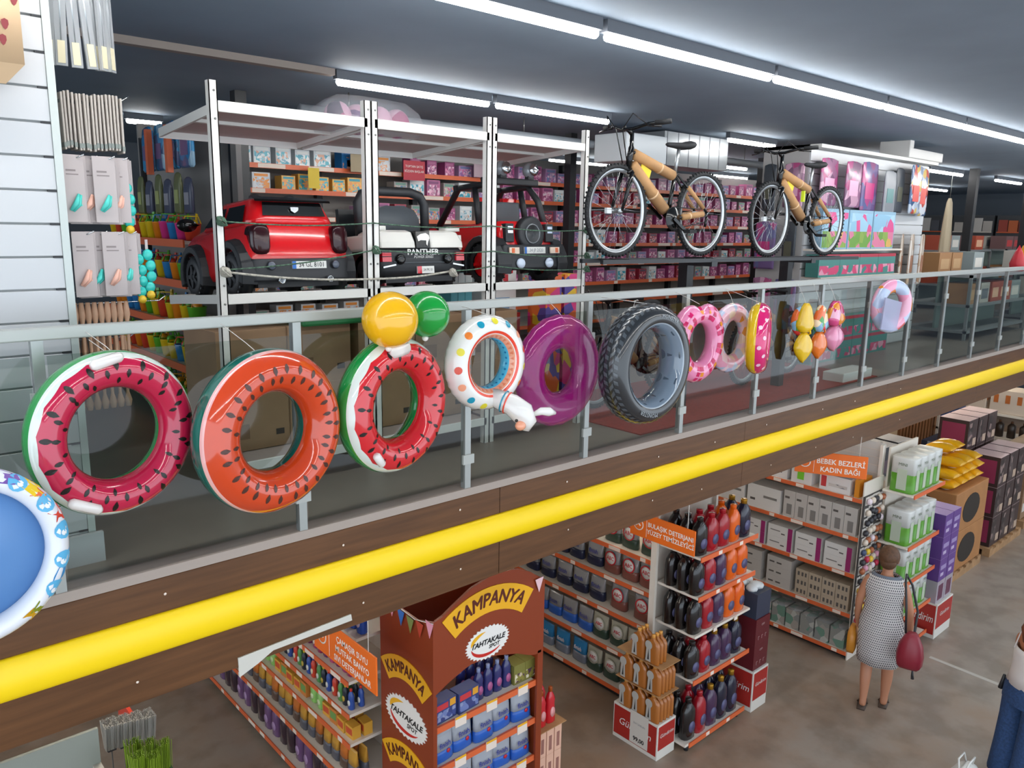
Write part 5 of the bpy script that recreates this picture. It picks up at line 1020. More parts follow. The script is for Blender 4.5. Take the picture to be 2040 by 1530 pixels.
# strip of hair accessories on the gondola end
hs = thing('accessory_strip', 'dark hanging board of hair accessories on the end of the household gondola', 'display board', (FX + .02, 3.395, -1.25)); b = MB(); b.box((-.03, 0, -1.62), (.42, .012, .10), mat('dark_board', '#3f3a38', .7)); b.build('board', hs)
hair = []
for k, h in enumerate(['#d8c9b8', '#2b2a30', '#c83050', '#e0d0d8', '#e8c030', '#a8603c', '#d89ab0', '#3c4a6a']):
    t = thing('hair_clip', 'clip', 'hair clip'); b = MB(); b.box((-.022, -.003, -.05), (.022, 0, .0), mat('clip_card', '#cfc8c0', .6)); b.build('card', t); b = MB(); b.ball((0, -.016, -.026), .022, mat('clip_' + h[1:], h, .4), 8, 6, sc=(1, .7, .9)); b.build('clip', t); hair.append(t)
random.seed(5)
names = ['cream', 'black', 'crimson', 'pale', 'yellow', 'brown', 'pink', 'navy']
for r_ in range(15):
    for c_ in range(5):
        i = random.choice([0, 1, 3, 5]) if r_ < 5 else random.choice(range(8))
        put(hair[i], USED, (FX + .045 + c_ * .082 + random.uniform(-.012, .012), 3.392, -1.17 - r_ * .108 + random.uniform(-.02, .02)), 0, '%s hair clip card on the dark accessory board' % names[i], 'hair clips on the accessory board', scale=1.75)
# ---- paper roll packs on the end cap
pe = thing('paper_end_cap', 'white end cap shelving stacked with green paper roll packs', 'shelving', (8.42, 3.08, G))
b = MB(); b.box((0, .30, .02), (.70, .32, 2.3), M_white2); b.build('back_panel', pe)
PZ = [-2.90, -2.52, -2.12, -1.71, -1.14]
for z in PZ:
    b = MB(); b.box((-.12, -.02, z - G - .012), (.68, .30, z - G + .012), M_white2); s = b.build('shelf', pe, bevel=.008); b = MB(); b.box((-.10, -.032, z - G - .026), (.70, -.022, z - G + .016), M_orange); b.build('price_rail', s)
rp = thing('paper_pack', 'pack', 'paper pack'); b = MB(); b.loft([ell(.178, .25, z, 12, 6) for z in (0, .01, .20)], mat('pack_green', '#5b9a2c', .3)); b.build('green_wrap', rp); b = MB(); b.loft([ell(.178, .25, z, 12, 6) for z in (.20, .36, .372)], mat('pack_white', '#dcdedb', .3)); b.build('white_wrap', rp)
for sgn, rot in ((0, 0), (1, -PI / 2)):
    b = MB(); b.box((-.035, -.1275, .03) if not sgn else (-.0915, -.05, .03), (.035, -.124, .25) if not sgn else (-.088, .05, .25), mat('pack_window', '#b9c4b0', .4)); b.build('window_print', rp)
    letters('MINI', .045, mat('pack_ink', '#5a6a50', .5), rp, (0, -.1285, .30) if not sgn else (-.0925, 0, .30), (0, 0, rot))
for k, z in enumerate(PZ[1:]):
    for i in range(4): put(rp, USED, (8.42 + i * .181, 3.205, z + .0125), 0, 'green and white paper roll pack on the %s end cap shelf' % ['lowest', 'second lowest', 'second highest', 'highest'][k], 'paper roll packs', scale=(1, 1, 1 if k > 1 else .92))
# ---- purple box tower
red_base('red discount plinth under the tower of purple boxes', 9.16, 9.62, 2.98, 3.34, .42, .07)
ub = carton(.22, .30, .26, mat('purple_carton', '#5f3a86', .4), Mtop=mat('lilac_top', '#a58cc0', .35), prints=((.15, .5, .85, .7, mat('purple_print', '#9a86b8', .4)), (.2, .2, .6, .35, mat('pale_print2', '#b9a8cc', .4))), name='purple_box', cat='box'); uc = carton(.22, .30, .26, mat('clear_window_box', '#a59aa6', .2), prints=((.2, .1, .8, .8, mat('maroon_toy', '#5f2a48', .3)),), name='window_box', cat='box')
for k in range(4):
    for i in range(2): put(uc if k == 0 else ub, USED, (9.275 + i * .232, 3.16, G + .4225 + k * .263), 0, ('clear fronted box in the lowest tier of the purple tower' if k == 0 else 'purple box in the tower beside the paper packs, tier %s' % ['', 'two', 'three', 'four'][k]), 'boxes of the purple tower')
# ---- cardboard pallet boxes heaped with yellow snack bags
def pallet(label, x0, x1, y0, y1):
    t = thing('wooden_pallet', label, 'pallet', (x0, y0, G)); w, d = x1 - x0, y1 - y0; Mp = mat('pallet_wood', '#a5805a', .8, noise=.15, nscale=9)
    for k in range(3): b = MB(); b.box((0, k * (d - .1) / 2, 0), (w, k * (d - .1) / 2 + .1, .09), Mp); b.build('bearer', t)
    for k in range(6): b = MB(); b.box((k * (w - .12) / 5, 0, .09), (k * (w - .12) / 5 + .12, d, .12), Mp); b.build('plank', t)
pallet('wooden pallet under the snack bag boxes', 10.75, 11.95, 3.42, 4.3)
Mk2 = mat('kraft_pallet_box', '#a87444', .7, noise=.06, nscale=5)
for k in range(2):
    t = thing('tray_box', '%s kraft tray box with dark oval opening under the snack bags' % ('lower', 'upper')[k], 'box', (11.35, 3.86, G + .1215 + k * .5605), group='kraft tray boxes under the snack bags'); b = MB(); b.box((-.58, -.42, 0), (.58, .42, .56), Mk2); b.build('box_body', t, bevel=.01)
    for (xx, yy, rz) in ((-.583, 0, -PI / 2), (0, -.423, 0)):
        b = MB(); b.prism([(.30 * math.cos(a), .27 + .20 * math.sin(a)) for a in [2 * PI * q / 20 for q in range(20)]], -.002, .002, mat('dark_opening', '#2a2119', .8)); b.build('opening', t, (xx, yy, 0), (0, 0, rz))
sn = thing('snack_bag', 'bag', 'snack bag'); b = MB(); b.loft([ell(.25 * a, .13 * c, z, 14, 2.6) for a, c, z in ((1.0, .10, 0), (1, .30, .015), (.95, .85, .07), (.93, 1, .17), (.95, .85, .27), (1, .30, .325), (1, .10, .34))], mat('yellow_snack_film', '#e8ab16', .25, coat=.4)); b.build('bag_body', sn); b = MB(); b.lathe([(.0, -.006), (.055, -.002), (.055, .006)], mat('snack_badge', '#d8cfc8', .4), 14, (0, -.064, .2), 'y'); b.build('badge', sn)
random.seed(21)
for l, (nx, ny) in enumerate(((4, 2), (4, 2), (3, 2), (2, 1))):
    for i in range(nx):
        for j in range(ny): put(sn, USED, (11.35 + (i - (nx - 1) / 2) * .275 + random.uniform(-.01, .01), 3.86 + (j - (ny - 1) / 2) * .37 + .17, G + 1.245 + .07 + l * .134), random.uniform(-.05, .05), 'yellow snack bag in layer %s of the heap on the tray boxes' % ['one', 'two', 'three', 'four'][l], 'yellow snack bags', rx=PI / 2)
# ---- coffee maker boxes and pallets further along
pallet('wooden pallet under the coffee maker boxes', 12.25, 13.6, 3.40, 4.4); pallet('wooden pallet under the brown cartons further along', 13.9, 15.4, 3.45, 4.4)
cm_ = carton(.36, .40, .44, mat('dark_coffee_box', '#3a2a2a', .4), Mtop=mat('pink_white_top', '#d9bdbd', .5), prints=((.08, .12, .5, .9, print_mat('coffee_print', ['#2c2426', '#4f4444', '#8a7470', '#241d20'], 11)), (.6, .1, .95, .35, mat('cream_patch', '#b59c88', .5))), side=mat('magenta_side', '#8d2f50', .45), name='coffee_box', cat='box')
for i in range(3):
    for k in range(3): put(cm_, USED, (12.5 + i * .40, 3.64, G + .1225 + k * .443), 0, 'dark coffee maker box on the pallet, tier %s' % ['one', 'two', 'three'][k], 'coffee maker boxes')
for i in range(3): put(cm_, USED, (12.5 + i * .40, 4.10, G + .1225), 0, 'dark coffee maker box at the back of the pallet', 'coffee maker boxes'); 
for i in range(3):
    for k in (1, 2, 3): put(cm_, USED, (12.5 + i * .40, 4.10, G + .1225 + k * .443), 0, 'dark coffee maker box in the rear stack, tier %s' % ['', 'two', 'three', 'four'][k], 'coffee maker boxes')
mg = carton(.5, .45, .36, mat('brown_carton', '#8f7256', .7), prints=((.1, .3, .5, .7, mat('white_label_sheet', '#cfc8c0', .6)),), Mtop=mat('paler_top', '#a58e76', .7), name='brown_carton', cat='carton')  # top face a paler brown than the carton sides
for i in range(3):
    for k in range(3): put(mg, USED, (14.2 + i * .51, 3.75, G + .1225 + k * .3635), 0, 'brown carton on the far pallet, tier %s' % ['one', 'two', 'three'][k], 'brown cartons on the far pallet')
rc = carton(.46, .42, .50, mat('cream_red_carton', '#b59c7a', .5), prints=((.0, .0, .35, 1.0, mat('deep_red_print', '#8f2230', .45)),), Mtop=mat('pink_white_top', '#d9bdbd', .5), name='appliance_carton', cat='carton')
shp = thing('low_table', 'white low table carrying cream and red cartons behind the snack bags', 'table', (10.6, 4.75, G)); b = MB(); b.box((0, 0, 1.15), (1.9, .6, 1.2), M_white2); b.build('table_top', shp)
for x in (.03, 1.83):
    for y in (.03, .53): b = MB(); b.box((x, y, 0), (x + .04, y + .04, 1.15), M_white2); b.build('leg', shp)
for i in range(3): put(rc, USED, (10.9 + i * .52, 5.03, G + 1.2005), 0, 'cream and red carton on the low table', 'cream and red cartons')
bk = carton(.34, .34, .36, mat('black_white_carton', '#26262b', .5), prints=((.1, .1, .9, .55, mat('dim_print', '#4f3a44', .5)),), Mtop=mat('white_top', '#cfcac8', .5), name='appliance_carton', cat='carton')
hb_ = thing('storage_rack', 'white shelf unit carrying black and white cartons by the slatted wall', 'shelving', (9.3, 3.75, G)); b = MB(); b.box((0, 0, 1.62), (1.3, .5, 1.66), M_white2); b.build('shelf', hb_)
for x in (.0, 1.26):
    for y in (0, .46): b = MB(); b.box((x, y, 0), (x + .04, y + .04, 1.62), M_white2); b.build('upright', hb_)
for i in range(2): put(bk, USED, (9.55 + i * .42, 4.0, G + 1.6605), -.1, 'black and white carton on the white shelf unit', 'black and white cartons')
# ---- far end: striped wooden bins, white crates, brown racks
def crate(label, x, y, z, w, d, h, M, holes, Mh, grp):
    t = thing('crate', label, 'crate', (x, y, z), group=grp); b = MB(); b.box((-w / 2, -d / 2, 0), (w / 2, d / 2, h), M); b.build('crate_body', t, bevel=.01)
    for k in range(holes): b = MB(); b.box((-w / 2 - .004, -d / 2 + d * (k + .3) / holes, h * .45), (-w / 2 + .002, -d / 2 + d * (k + .7) / holes, h * .8), Mh); b.build('hole', t); b = MB(); b.box((-w / 2 + w * (k + .3) / holes, -d / 2 - .004, h * .45), (-w / 2 + w * (k + .7) / holes, -d / 2 + .002, h * .8), Mh); b.build('hole', t)
fr = thing('far_rack', 'grey shelf unit with dark jars under white crates at the hall end', 'shelving', (15.6, 2.3, G)); 
for z in (.45, .95, 1.38): b = MB(); b.box((0, 0, z), (.6, 3.2, z + .04), M_white2); b.build('shelf', fr)
for y in (0, 1.58, 3.16): b = MB(); b.box((0, y, 0), (.04, y + .04, 1.38), M_white2); b.box((.56, y, 0), (.6, y + .04, 1.38), M_white2); b.build('upright', fr)
for i in range(4): crate('white crate with orange hand holes on the grey shelf unit', 15.9, 2.7 + i * .8, G + 1.421, .5, .74, .42, mat('crate_white', '#cfc0b0', .6), 4, mat('crate_hole', '#b5642a', .6), 'white crates on the far shelf unit')
jr = bottle(mat('dark_jar', '#3a2f28', .3), mat('brown_cap', '#6a4a34', .4), None, .13, .13, .30, 'round', 'storage_jar', n=10)
for i in range(16): put(jr, USED, (15.75, 2.4 + i * .19, G + .9905), 0, 'dark storage jar on the middle board of the far shelf unit', 'dark jars on the far shelf unit')
for i in range(16): put(jr, USED, (15.75, 2.4 + i * .19, G + .4905), 0, 'dark storage jar on the lower board of the far shelf unit', 'dark jars on the far shelf unit')
for j, (x, y) in enumerate(((14.2, 5.6), (16.6, 6.0))):
    t = thing('slatted_bin', ['brown slatted wooden bin heaped with orange goods', 'further brown slatted wooden bin heaped with orange goods'][j], 'bin', (x, y, G), group='slatted bins at the hall end')
    for k in range(12): b = MB(); b.box((k * .14, -.02, 0), (k * .14 + .08, .0, 1.55), mat('bin_brown', '#8a5a34', .7)); b.build('slat', t)
    for k in range(6): b = MB(); b.box((-.02, k * .16, 0), (0, k * .16 + .09, 1.55), mat('bin_brown', '#8a5a34', .7)); b.build('slat', t)
    b = MB(); b.box((.0, 0, 0), (1.64, .95, 1.45), mat('bin_dark_liner', '#3c3a36', .8)); b.build('liner', t); b = MB(); b.box((-.03, -.03, 1.5), (1.7, .98, 1.56), mat('bin_brown', '#8a5a34', .7)); b.build('rim', t)
    random.seed(j); gd = [carton(.22, .16, .10, mat('goods_' + h[1:], h, .5), name='snack_packet', cat='packet') for h in ('#d8541c', '#e8a01c', '#c83018')] if j == 0 else gd
    for k in range(16): put(gd[k % 3], USED, (x + .15 + .43 * (k % 4) * .95, y + .12 + .22 * (k // 4), G + 1.565), random.uniform(-.3, .3), ['dark orange', 'amber', 'red'][k % 3] + ' packet heaped on the %s slatted bin' % ('near', 'further')[j], 'packets on the slatted bins')
dp = thing('water_dispenser', 'blue water dispenser box with white top beside the white crates', 'dispenser', (14.3, 3.2 + 1.6, G + 1.1)); b = MB(); b.box((-.14, -.14, .0), (.14, .14, .62), mat('dispenser_blue', '#2f4470', .4)); b.build('body', dp); b = MB(); b.box((-.15, -.15, .62), (.15, .15, .76), mat('dispenser_white', '#cfd6e0', .4)); b.build('top_cover', dp)
tb = thing('display_plinth', 'navy plinth with pale sheet carrying the blue dispenser', 'plinth', (14.3, 4.8, G)); b = MB(); b.box((-.4, -.3, 0), (.4, .3, 1.1), mat('plinth_navy', '#2a3650', .5)); b.build('plinth_box', tb); b = MB(); b.box((-.404, -.2, .75), (-.4, .2, 1.1), mat('pale_sheet', '#a9b4c0', .6)); b.box((-.3, -.304, .75), (.15, -.3, 1.1), mat('pale_sheet', '#a9b4c0', .6)); b.build('sheet', tb)
# ---- brooms and shelf end by the corner under the mezzanine
ws = thing('low_shelf', 'pale grey shelf end with white goods under the mezzanine corner', 'shelving', (-.35, 3.75, G)); 
for z in (.55, .95): b = MB(); b.box((0, 0, z), (1.25, .5, z + .045), M_white2); b.build('shelf', ws)
b = MB(); b.box((1.21, 0, 0), (1.25, .5, 1.7), M_white2); b.build('upright', ws); b = MB(); b.box((0, .48, 0), (1.25, .5, 1.9), mat('grey_green_back', '#8f938a', .6)); b.build('back_panel', ws)
wb = carton(.3, .3, .24, Mcw, prints=((.6, .3, .8, .7, txtm),), name='white_carton', cat='carton')
for i in range(3): put(wb, USED, (-.1 + i * .36, 3.98, G + .9955), 0, 'white carton on the shelf end under the mezzanine corner', 'white cartons in the corner')
br = thing('broom', 'broom', 'broom'); b = MB(); b.tube([(0, 0, .16), (0, .10, 1.15)], .011, mat('broom_stick', '#4a4a48', .5), 8); b.build('stick', br); b = MB(); b.box((-.12, -.02, .13), (.12, .02, .17), mat('broom_block', '#1f4f34', .5)); b.build('block', br)
def bristles(Mb, w=.24, d=.06, z0=0., z1=.135, n=80):
    b = MB(); random.seed(9)
    for k in range(n): x, y = random.uniform(-w / 2, w / 2), random.uniform(-d / 2, d / 2); b.bar((x * 1.15, y * 1.6, z0), (x, y * .6, z1), .006, .006, Mb)
    return b
bristles(mat('lime_bristle', '#7f9a22', .5)).build('bristles', br)['kind'] = 'stuff'
for i in range(5): q = onY(264 + (i % 3) * 31 + (i // 3) * 12, 1490 + (i // 3) * 26, 4.12 - .16 * (i // 3)); put(br, USED, (q.x, 4.12 - .16 * (i // 3), q.z + .04), .1 * i - .2, 'lime green broom standing head up in the corner', 'lime green brooms', rx=PI, scale=(.30, .8, 1.3))
mp_ = thing('mop_head', 'mop', 'mop'); bristles(mat('white_mop', '#b9b6b0', .6), .24, .12, .0, .2, 260).build('strands', mp_)['kind'] = 'stuff'; b = MB(); b.box((-.08, -.02, .19), (.08, .02, .22), Mblk); b.build('clamp', mp_); b = MB(); b.tube([(0, 0, .2), (0, 0, 1.3)], .011, mat('broom_stick', '#4a4a48', .5), 8); b.build('stick', mp_)
for i in range(4): q = onY(220 + i * 27, 1464 - i * 3, 4.42); put(mp_, USED, (q.x, 4.42 + .02 * i, q.z + .08), 0, 'white fringed mop standing head up behind the lime brooms', 'white mops', rx=PI, scale=(.27, .6, .8))
bh = thing('broom_stand', 'black wire stand holding brooms and mops in the corner', 'stand', (.88, 4.22, G)); 
for x in (0, .55): b = MB(); b.box((x, 0, 0), (x + .025, .025, .8), M_black); b.build('upright', bh)
b = MB(); b.box((0, 0, .78), (.57, .02, .80), M_black); b.build('rail', bh)
b = MB(); q = onY(263, 1428, 4.6); b.box((q.x, 4.55, q.z - .22), (q.x + .02, 4.9, q.z), mat('red_strip_plastic', '#d0402c', .4)); tag(b.build('red_clip_strip'), 'red plastic strip at the edge of the broom stand', 'plastic strip')
# ---- floor marks and a white bag at the frame's bottom
b = MB(); a, c = onZ(1852, 1309, G), onZ(1990, 1364, G); d_ = (c - a); b.bar(a + Vector((0, 0, .0015)), c + d_ * .9 + Vector((0, 0, .0015)), .05, .003, mat('floor_tape_white', '#b9b4ac', .6)); struct(b.build('floor_marking'))
t = thing('white_bag', 'white plastic bag on the hall floor by the woman in blue trousers', 'bag', onZ(1915, 1588, G)); b = MB(); b.loft([ell(.36 * a, .26 * c, z, 14, 2.6) for a, c, z in ((.8, .8, 0), (1, 1, .03), (1.02, 1, .16), (.8, .6, .25), (.5, .15, .29))], mat('white_bag_film', '#dcdcd8', .35)); b.build('bag_body', t)
for s in (-1, 1): b = MB(); b.tube([(-.08, s * .02, .27), (-.06, s * .04, .36), (.06, s * .04, .36), (.08, s * .02, .27)], .008, mat('white_bag_film', '#dcdcd8', .35), 6); b.build('bag_handle', t)
# ================================================================== PEOPLE
def skin_body(parent, verts, edges, M, root=0, name='body'):
    me = bpy.data.meshes.new(name); me.from_pydata([v[:3] for v in verts], edges, []); me.materials.append(M)
    o = bpy.data.objects.new(name, me); COL.objects.link(o); o.parent = parent
    md = o.modifiers.new('skin', 'SKIN'); sv = me.skin_vertices[0].data
    for i, v in enumerate(verts): sv[i].radius = (v[3], v[4] if len(v) > 4 else v[3]); sv[i].use_root = (i == root)
    md.use_smooth_shade = True; md.branch_smoothing = .3
    s = o.modifiers.new('subdivision', 'SUBSURF'); s.levels = 2; s.render_levels = 2
    return o
class Sk:
    def __init__(s): s.v = []; s.e = []
    def add(s, p, r, par=None, r2=None):
        s.v.append((p[0], p[1], p[2], r, r2 or r)); i = len(s.v) - 1
        if par is not None: s.e.append((par, i))
        return i
    def chain(s, pts, par):
        for p, r in pts: par = s.add(p, r, par)
        return par
def human(t, Mskin, legL, legR, armL, armR, lean=0.0, headturn=0.0, hz=1.0):
    """local: x to the person's right, y forward. arms/legs: lists of (point, radius)"""
    k = Sk(); pel = k.add((0, 0, .88), .125, None, .10); sp = k.add((0, lean * .3, 1.04), .105, pel, .085); ch = k.add((0, lean * .6, 1.21), .12, sp, .09); nb = k.add((0, lean, 1.345), .062, ch); nk = k.add((0, lean + .012, 1.41), .046, nb)
    h1 = k.add((0, lean + .03, 1.475), .072, nk, .085); h2 = k.add((0, lean + .02, 1.545), .076, h1, .092); h3 = k.add((0, lean + .005, 1.60), .045, h2, .06)
    k.add((0, lean + .125, 1.505), .009, h1)
    for s, leg in ((-1, legL), (1, legR)): k.chain([((s * .085, 0, .80), .088)] + leg, pel)
    for s, arm in ((-1, armL), (1, armR)):
        a = k.chain([((s * .15, lean - .005, 1.315), .052)] + arm, ch); P = Vector(arm[-1][0]); Q = Vector(arm[-2][0]); d = (P - Q).normalized(); side = Vector((0, 1, 0)) - d * d.y; side.normalize(); inn = d.cross(side) * (1 if s > 0 else -1)
        for q, L in zip((-1.5, -.5, .5, 1.5), (.062, .074, .070, .056)):
            b0 = P + side * (q * .0175) * -1; curl = inn * .0
            k.chain([(b0 + d * L * .45, .0085), (b0 + d * L * .8 + inn * -.012, .0078), (b0 + d * L + inn * -.028, .0068)], a)
        b0 = Q.lerp(P, .6) + side * .03; k.chain([(b0 + d * .012, .0105), (b0 + d * .04 + side * .012, .009), (b0 + d * .06 + side * .014, .0075)], a)
    o = skin_body(t, k.v, k.e, Mskin)
    for s in (-1, 1):
        b = MB(); b.ball((s * .078, lean + .018, 1.505), .02, Mskin, 8, 6, sc=(.5, .8, 1.4)); b.build('ear', t)
        b = MB(); b.ball((s * .03, lean + .108, 1.53), .011, mat('eye_white', '#e8e6e2', .2), 8, 6); e = b.build('eye', t); b = MB(); b.ball((s * .03, lean + .117, 1.53), .006, Mink, 8, 6, sc=(1, .5, 1)); b.build('iris', e)
    b = MB(); b.ball((0, lean + .108, 1.455), .02, mat('lip', '#a85a50', .4), 8, 6, sc=(1, .35, .3)); b.build('mouth', t)
    return o
def dots_mat():
    M = bpy.data.materials.new('black_white_weave_print'); M.use_nodes = True; nt = M.node_tree; b = nt.nodes['Principled BSDF']; b.inputs['Roughness'].default_value = .8
    tc = nt.nodes.new('ShaderNodeTexCoord'); sx = nt.nodes.new('ShaderNodeSeparateXYZ'); cb = nt.nodes.new('ShaderNodeCombineXYZ'); nt.links.new(tc.outputs['Object'], sx.inputs[0]); nt.links.new(sx.outputs[0], cb.inputs[0]); nt.links.new(sx.outputs[2], cb.inputs[1])
    br_ = nt.nodes.new('ShaderNodeTexBrick'); br_.inputs['Color1'].default_value = (*lin('#33343c'), 1); br_.inputs['Color2'].default_value = (*lin('#4a4b54'), 1); br_.inputs['Mortar'].default_value = (*lin('#d3cfcd'), 1); br_.inputs['Scale'].default_value = 1.0; br_.inputs['Mortar Size'].default_value = .0046; br_.inputs['Brick Width'].default_value = .0165; br_.inputs['Row Height'].default_value = .0235
    nt.links.new(cb.outputs[0], br_.inputs['Vector']); nt.links.new(br_.outputs['Color'], b.inputs['Base Color']); return M
Msk = mat('tanned_skin', '#b98062', .5); Mhair = mat('brown_hair', '#5a3c26', .6, noise=.25, nscale=40)
def cloth(b, secs, M, n=24):
    """secs: (z, width, depth, y offset, ripple)"""
    vs = []
    for z, w, d, yo, rp in secs: vs.append([(w / 2 * math.cos(a) * (1 + rp * math.sin(7 * a)), yo + d / 2 * math.sin(a) * (1 + rp * math.sin(7 * a + 1)), z) for a in [2 * PI * k / n for k in range(n)]])
    b.loft(vs, M, caps=False)
# woman in the patterned dress, walking away
t = thing('person', 'person in black and white patterned dress walking with a red bag', 'person', (7.36, 2.86, G), (0, 0, -PI / 2 + .30))
legL = [((-.09, .02, .46), .062), ((-.085, -.06, .30), .055), ((-.08, -.10, .10), .034), ((-.08, -.13, .045), .032), ((-.08, -.03, .03), .03), ((-.08, .04, .022), .022)]
legR = [((.09, .04, .46), .062), ((.095, .05, .28), .056), ((.09, .03, .09), .035), ((.09, .01, .04), .033), ((.095, .10, .032), .03), ((.10, .17, .024), .022)]
armL = [((-.215, -.01, 1.06), .040), ((-.22, .04, .85), .030), ((-.215, .06, .785), .027)]
armR = [((.225, -.03, 1.06), .041), ((.245, .03, .87), .031), ((.235, .06, .80), .027)]
human(t, Msk, legL, legR, armL, armR)
b = MB(); cloth(b, [(.47, .385, .33, .01, .03), (.60, .39, .32, .0, .02), (.76, .40, .31, .0, .01), (.88, .395, .305, .0, 0), (1.02, .335, .26, .0, 0), (1.12, .335, .255, .0, 0), (1.22, .375, .265, .0, 0), (1.29, .36, .235, .0, 0), (1.335, .31, .19, 0, 0), (1.365, .235, .16, .0, 0)], dots_mat()); d_ = b.build('dress', t); md = d_.modifiers.new('shell', 'SOLIDIFY'); md.thickness = .006
b = MB(); cloth(b, [(1.35, .275, .18, 0, 0), (1.372, .215, .155, 0, 0)], mat('slate_collar', '#6a7280', .7)); b.build('collar', t)
b = MB(); b.ball((0, .0, 1.545), .098, Mhair, 20, 14, sc=(.95, 1.08, 1.08)); b.ball((0, -.05, 1.50), .07, Mhair, 16, 10, sc=(1.05, .75, 1.0)); b.build('hair', t)
for s, y0, y1 in ((-1, -.16, .06), (1, -.02, .19)):
    b = MB(); b.loft([[(s * .088 + x, y, z) for x, y in ((-.036, y0), (.036, y0), (.045, (y0 + y1) / 2 + .03), (.03, y1), (-.03, y1), (-.045, (y0 + y1) / 2 + .03))] for z in (.0, .014)], mat('brown_sandal', '#4a3a30', .6)); b.tube([(s * .088 - .045, y1 - .09, .012), (s * .088, y1 - .10, .062), (s * .088 + .045, y1 - .09, .012)], .009, mat('brown_sandal', '#4a3a30', .6), 6); b.build('sandal', t)
# her red bag and strap (held: a thing of its own)
bag = thing('shoulder_bag', 'dark red leather shoulder bag hanging at the hip of the patterned dress', 'bag', (7.36, 2.86, G), (0, 0, -PI / 2 + .30)); Mbag = mat('dark_red_leather', '#8a2434', .38)
b = MB(); b.loft([[(.275 + x * a * 1.25, -.20 + y * c * .6, z) for x, y in ((-.07, -.14), (.0, -.155), (.07, -.14), (.085, 0), (.07, .14), (0, .155), (-.07, .14), (-.085, 0))] for a, c, z in ((.8, .8, .60), (1.05, 1.02, .63), (1.1, 1.05, .72), (.95, .9, .82), (.6, .6, .90), (.35, .45, .93))], Mbag); b.build('bag_body', bag)
b = MB(); b.tube([(.22, -.19, .91), (.20, -.165, 1.15), (.165, -.09, 1.375), (.16, .04, 1.385), (.215, .14, 1.25), (.29, .02, 1.05), (.29, -.16, .91)], .011, Mblk, 6); b.build('strap', bag)
b = MB(); b.tube([(.31, -.21, .62), (.315, -.21, .53), (.32, -.21, .49)], [.004, .012, .016], Mblk, 6); b.build('tassel', bag)
# yellow bag in her other hand
yb = thing('carrier_bag', 'small amber carrier bag held beside the patterned dress', 'bag', (7.36, 2.86, G), (0, 0, -PI / 2 + .30)); b = MB(); b.loft([[(-.25 + x * a, .07 + y * a, z) for x, y in ((-.035, -.10), (.035, -.10), (.045, 0), (.035, .10), (-.035, .10), (-.045, 0))] for a, z in ((.8, .48), (1, .52), (1, .66), (.5, .74))], mat('amber_film', '#c8842c', .35)); b.build('bag_body', yb)
# woman at the frame's edge
t = thing('person', 'person in white strap top and blue wide trousers at the hall edge', 'person', (7.10, 1.54, G), (0, 0, -PI / 2 - .55))
legL = [((-.09, .03, .46), .064), ((-.09, .02, .10), .036), ((-.09, .0, .045), .034), ((-.095, .10, .032), .03), ((-.1, .16, .024), .022)]
legR = [((.09, .0, .46), .064), ((.10, -.04, .10), .036), ((.10, -.06, .045), .034), ((.105, .04, .032), .03), ((.11, .10, .024), .022)]
armL = [((-.20, .05, 1.08), .042), ((-.10, .22, 1.10), .032), ((-.04, .27, 1.12), .028)]
armR = [((.21, .03, 1.07), .042), ((.12, .22, 1.05), .032), ((.06, .27, 1.06), .028)]
human(t, mat('warm_skin', '#b0714e', .5), legL, legR, armL, armR)
b = MB(); cloth(b, [(.93, .40, .30, 0, .01), (1.02, .36, .27, 0, .01), (1.12, .345, .265, 0, 0), (1.20, .355, .27, 0, 0), (1.245, .33, .25, .005, 0)], mat('white_jersey', '#d5cfcd', .8)); d_ = b.build('strap_top', t); d_.modifiers.new('shell', 'SOLIDIFY').thickness = .005
for s in (-1, 1): b = MB(); b.tube([(s * .10, -.118, 1.23), (s * .115, -.06, 1.355), (s * .11, .04, 1.36), (s * .10, .12, 1.24)], .005, mat('white_jersey', '#d5cfcd', .8), 6); b.build('strap', t)
Mtr = mat('blue_crinkle_trousers', '#27446e', .8, noise=.25, nscale=60)
b = MB(); cloth(b, [(.985, .365, .275, 0, 0), (.88, .43, .32, 0, 0), (.78, .44, .33, 0, .01)], Mtr)
for s in (-1, 1):
    vs = []
    for z, w in ((.80, .205), (.60, .21), (.35, .235), (.10, .27)): vs.append([(s * .105 + w / 2 * math.cos(a), w * .62 * math.sin(a), z) for a in [2 * PI * q / 16 for q in range(16)]])
    b.loft(vs, Mtr, caps=False)
b.build('trousers', t)
b = MB(); b.ball((0, .0, 1.545), .10, mat('auburn_hair', '#6a3a22', .6), 20, 14, sc=(.95, 1.08, 1.08)); b.tube([(0, -.06, 1.52), (0, -.12, 1.44), (0, -.12, 1.33)], [.05, .045, .02], mat('auburn_hair', '#6a3a22', .6), 10); b.build('hair', t)
b = MB(); b.tube([(-.19, -.08, .93), (-.205, -.09, .80)], [.012, .02], Mblk, 6); tag(b.build('dark_pouch', t), None, None)
